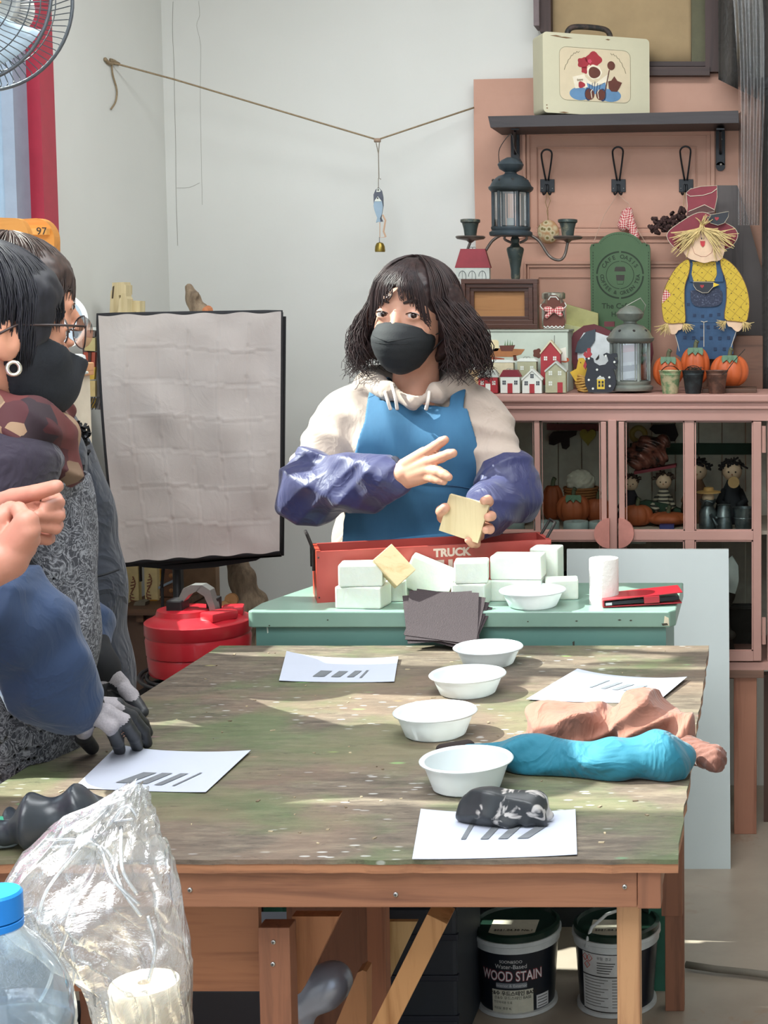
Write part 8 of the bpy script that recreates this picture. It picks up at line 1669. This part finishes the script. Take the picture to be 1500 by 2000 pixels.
# ---------------------------------------------------------------- B : behind
Yb2 = 2.88; wb = thing('person', (P(100, 1200, Yb2).x, Yb2, 0), 'person in a long dark navy apron standing behind the short haired woman', 'person')
HB = P(30, 592, Yb2); xfB = Matrix.Translation(HB) @ Matrix.Rotation(math.radians(125), 4, 'Z') @ Matrix.Rotation(math.radians(4), 4, 'X'); sb = 1.05
cB = [(P(52, 820, Yb2), .075), (P(66, 905, Yb2), .098), (P(88, 1000, Yb2), .108), (P(104, 1150, Yb2), .118), (P(116, 1330, Yb2), .125), (Vector((P(118, 1330, Yb2).x, Yb2, .55)), .13)]
bodyB = tfp(xfB, HEADP, sb)+[cap(xfB @ (Vector((0, .03, -.06))*sb), P(50, 800, Yb2), .05, .055)]+chain([c[0] for c in cB[:5]], [c[1]*.9 for c in cB[:5]])+legs(P(112, 1330, Yb2).x, Yb2, .66, r=(.068, .055, .045), w_=.07)
sB1, sB2 = P(70, 880, Yb2)+Vector((.06, -.10, 0)), P(70, 880, Yb2)-Vector((.06, -.10, 0)); eB1 = P(30, 1100, 2.82); eB2 = P(90, 1060, 3.02); wB1 = P(140, 1180, 2.98); wB2 = P(100, 1200, 3.02)
bodyB += chain([sB1, eB1], [.05, .042])+chain([sB2, eB2, wB2], [.05, .042, .03])+[cap(sB1, sB2, .05)]
hB = hand_prims(wB2, [wB2+Vector((.02, .02*i-.03, -.08)) for i in range(4)], [[wB2+Vector((.025, .02*i-.03, -.12)), wB2+Vector((.02, .02*i-.03, -.16))] for i in range(4)], [wB2+Vector((.02, -.04, -.05)), wB2+Vector((.03, -.05, -.09))], rw=.024)
bodyB += [h+(.003,) for h in hB]
blob('body', bodyB, .03, .005, SKIN2, wb, lambda D, X_, Y_, Z_: np.maximum(D, .003-Z_))
face_parts(wb, xfB, sb, (0, -1, 0)); short_hair(wb, xfB, sb, HAIRB, 8, 420, vol=1.02)
NVY = cloth(0x232935, .8, 900, .12, .08)
blob('long_apron', chain([c[0] for c in cB], [c[1]+.006 for c in cB])+[cap(sB1, sB2, .062)]+chain([sB1, eB1], [.062, .055])+chain([sB2, eB2, wB2], [.062, .052, .04]), .035, .006, NVY, wb, lambda D, X_, Y_, Z_: np.maximum(D-.004*foldf(X_, Y_, Z_, (.9, .7, .25), 24, 3), .54-Z_))
MB().cut([(148, 905), (165, 908), (160, 944), (145, 938)], Yb2-.115, .003).make('black_label', mat(0x101114, .6), wb); m = MB()
for i in range(40): a, b = rh.uniform(145, 166), rh.uniform(832, 890); m.tube([P(a, b, Yb2-.03), P(a+rh.uniform(-8, 12), b+rh.uniform(-12, 12), Yb2-.04), P(a+rh.uniform(-8, 12), b+rh.uniform(-12, 12), Yb2-.02)], .0035, 4)
tag(m.make('black_fur_trim', mat(0x121214, .9), wb), kind='stuff')
m = MB(); m.tube(spline([P(170, 1128, 2.765), P(200, 1123, 2.772), P(232, 1112, 2.80)], 4), .0022, 5); m.tube([P(176, 1130, 2.765), P(178, 1240, 2.757)], .0015, 5); m.make('pocket_seam', mat(0x10131a, .7), wb)
xb_c = P(112, 1330, Yb2).x
for s_ in (-1, 1): blob('shoe', [cap((xb_c+s_*.085, Yb2, .045), (xb_c+s_*.085+.10, Yb2+.06, .038), .05, .04)], .01, .006, mat(0x26262a, .5), wb, lambda D, X_, Y_, Z_: np.maximum(D, .001-Z_))
# ---------------------------------------------------------------- D : clasped hands, pink sleeve
wd = thing('person', (-1.42, 1.62, 0), 'person in pink at the left photo edge, only the clasped hands showing', 'person')
Yd = 1.95
def q_(u, v, y=Yd): return P(u, v, y)
WD2, WD1 = q_(-30, 1000, 2.0), q_(12, 1092, 1.90)
hR = hand_prims(WD2, [q_(62, 978, 2.03), q_(66, 1002, 2.03), q_(64, 1028, 2.03), q_(56, 1054, 2.03)],
    [[q_(108, 974, 2.01), q_(114, 982, 1.985), q_(88, 990, 1.965)], [q_(112, 1000, 2.01), q_(114, 1008, 1.98), q_(74, 1006, 1.955)], [q_(110, 1026, 2.01), q_(108, 1032, 1.98), q_(66, 1026, 1.955)], [q_(96, 1052, 2.01), q_(92, 1055, 1.985), q_(62, 1046, 1.96)]],
    [q_(25, 972, 1.98), q_(70, 962, 1.965), q_(110, 950, 1.96)], rf=.0090, rp=.0145, rw=.026)
hL = hand_prims(WD1, [q_(52, 1018, 1.89), q_(56, 1036, 1.89), q_(55, 1054, 1.90), q_(48, 1070, 1.91)],
    [[q_(36, 994, 1.90), q_(10, 996, 1.93), q_(0, 1010, 1.95)], [q_(58, 1018, 1.93), q_(40, 1008, 1.95), q_(20, 1015, 1.96)], [q_(62, 1040, 1.93), q_(50, 1030, 1.955), q_(30, 1030, 1.96)], [q_(58, 1062, 1.94), q_(46, 1052, 1.955), q_(30, 1050, 1.96)]],
    [q_(0, 1040, 1.90), q_(2, 1012, 1.90), q_(20, 992, 1.91)], rf=.0092, rp=.0165, rw=.026)
cD = [(Vector((-1.42, 1.62, 1.24)), .10), (Vector((-1.42, 1.62, 1.05)), .12), (Vector((-1.42, 1.62, .80)), .125)]
xfD = Matrix.Translation((-1.40, 1.64, 1.46)) @ Matrix.Rotation(math.radians(135), 4, 'Z')
sD1, sD2 = Vector((-1.32, 1.52, 1.25)), Vector((-1.50, 1.74, 1.25)); eD1 = Vector((-1.20, 1.62, 1.00)); eD2 = Vector((-1.32, 1.86, 1.02))
bodyD = tfp(xfD, HEADP, 1.0)+[cap(xfD @ Vector((0, .03, -.06)), (-1.42, 1.62, 1.28), .05, .055)]+chain([c[0] for c in cD], [c[1]*.92 for c in cD])+[cap(sD1, sD2, .05)]+chain([sD1, eD1, WD1], [.05, .042, .027])+chain([sD2, eD2, WD2], [.05, .042, .027])+legs(-1.42, 1.62, .78)+[p+(.002,) for p in hR+hL]
blob('body', bodyD, .03, .0036, SKIN3, wd, lambda D, X_, Y_, Z_: np.maximum(D, .003-Z_))
face_parts(wd, xfD, 1.0, (0, -1, 0)); short_hair(wd, xfD, 1.0, HAIRB, 6, 200)
PNK = cloth(0xd07fae, .8)
blob('pink_top', chain([c[0] for c in cD], [c[1] for c in cD])+[cap(sD1, sD2, .062)]+chain([sD1, eD1, WD1+(eD1-WD1)*.22], [.062, .052, .040])+chain([sD2, eD2, WD2+(eD2-WD2)*.2], [.062, .052, .04]), .03, .006, PNK, wd, lambda D, X_, Y_, Z_: D-.003*foldf(X_, Y_, Z_, (.6, .6, .5), 34, 3))
blob('trousers', [cap((-1.42, 1.62, .80), (-1.42, 1.62, .72), .13)]+legs(-1.42, 1.62, .78, r=(.1, .075, .06))[0:2]+legs(-1.42, 1.62, .78, r=(.1, .075, .06))[3:5], .03, .01, cloth(0x2c3346), wd, lambda D, X_, Y_, Z_: np.maximum(D, .06-Z_))
for s_ in (-1, 1): blob('shoe', [cap((-1.42+s_*.085, 1.61, .045), (-1.42+s_*.085+.12, 1.68, .038), .05, .04)], .01, .006, mat(0x3a3a40, .5), wd, lambda D, X_, Y_, Z_: np.maximum(D, .001-Z_))
# ---------------------------------------------------------------- end
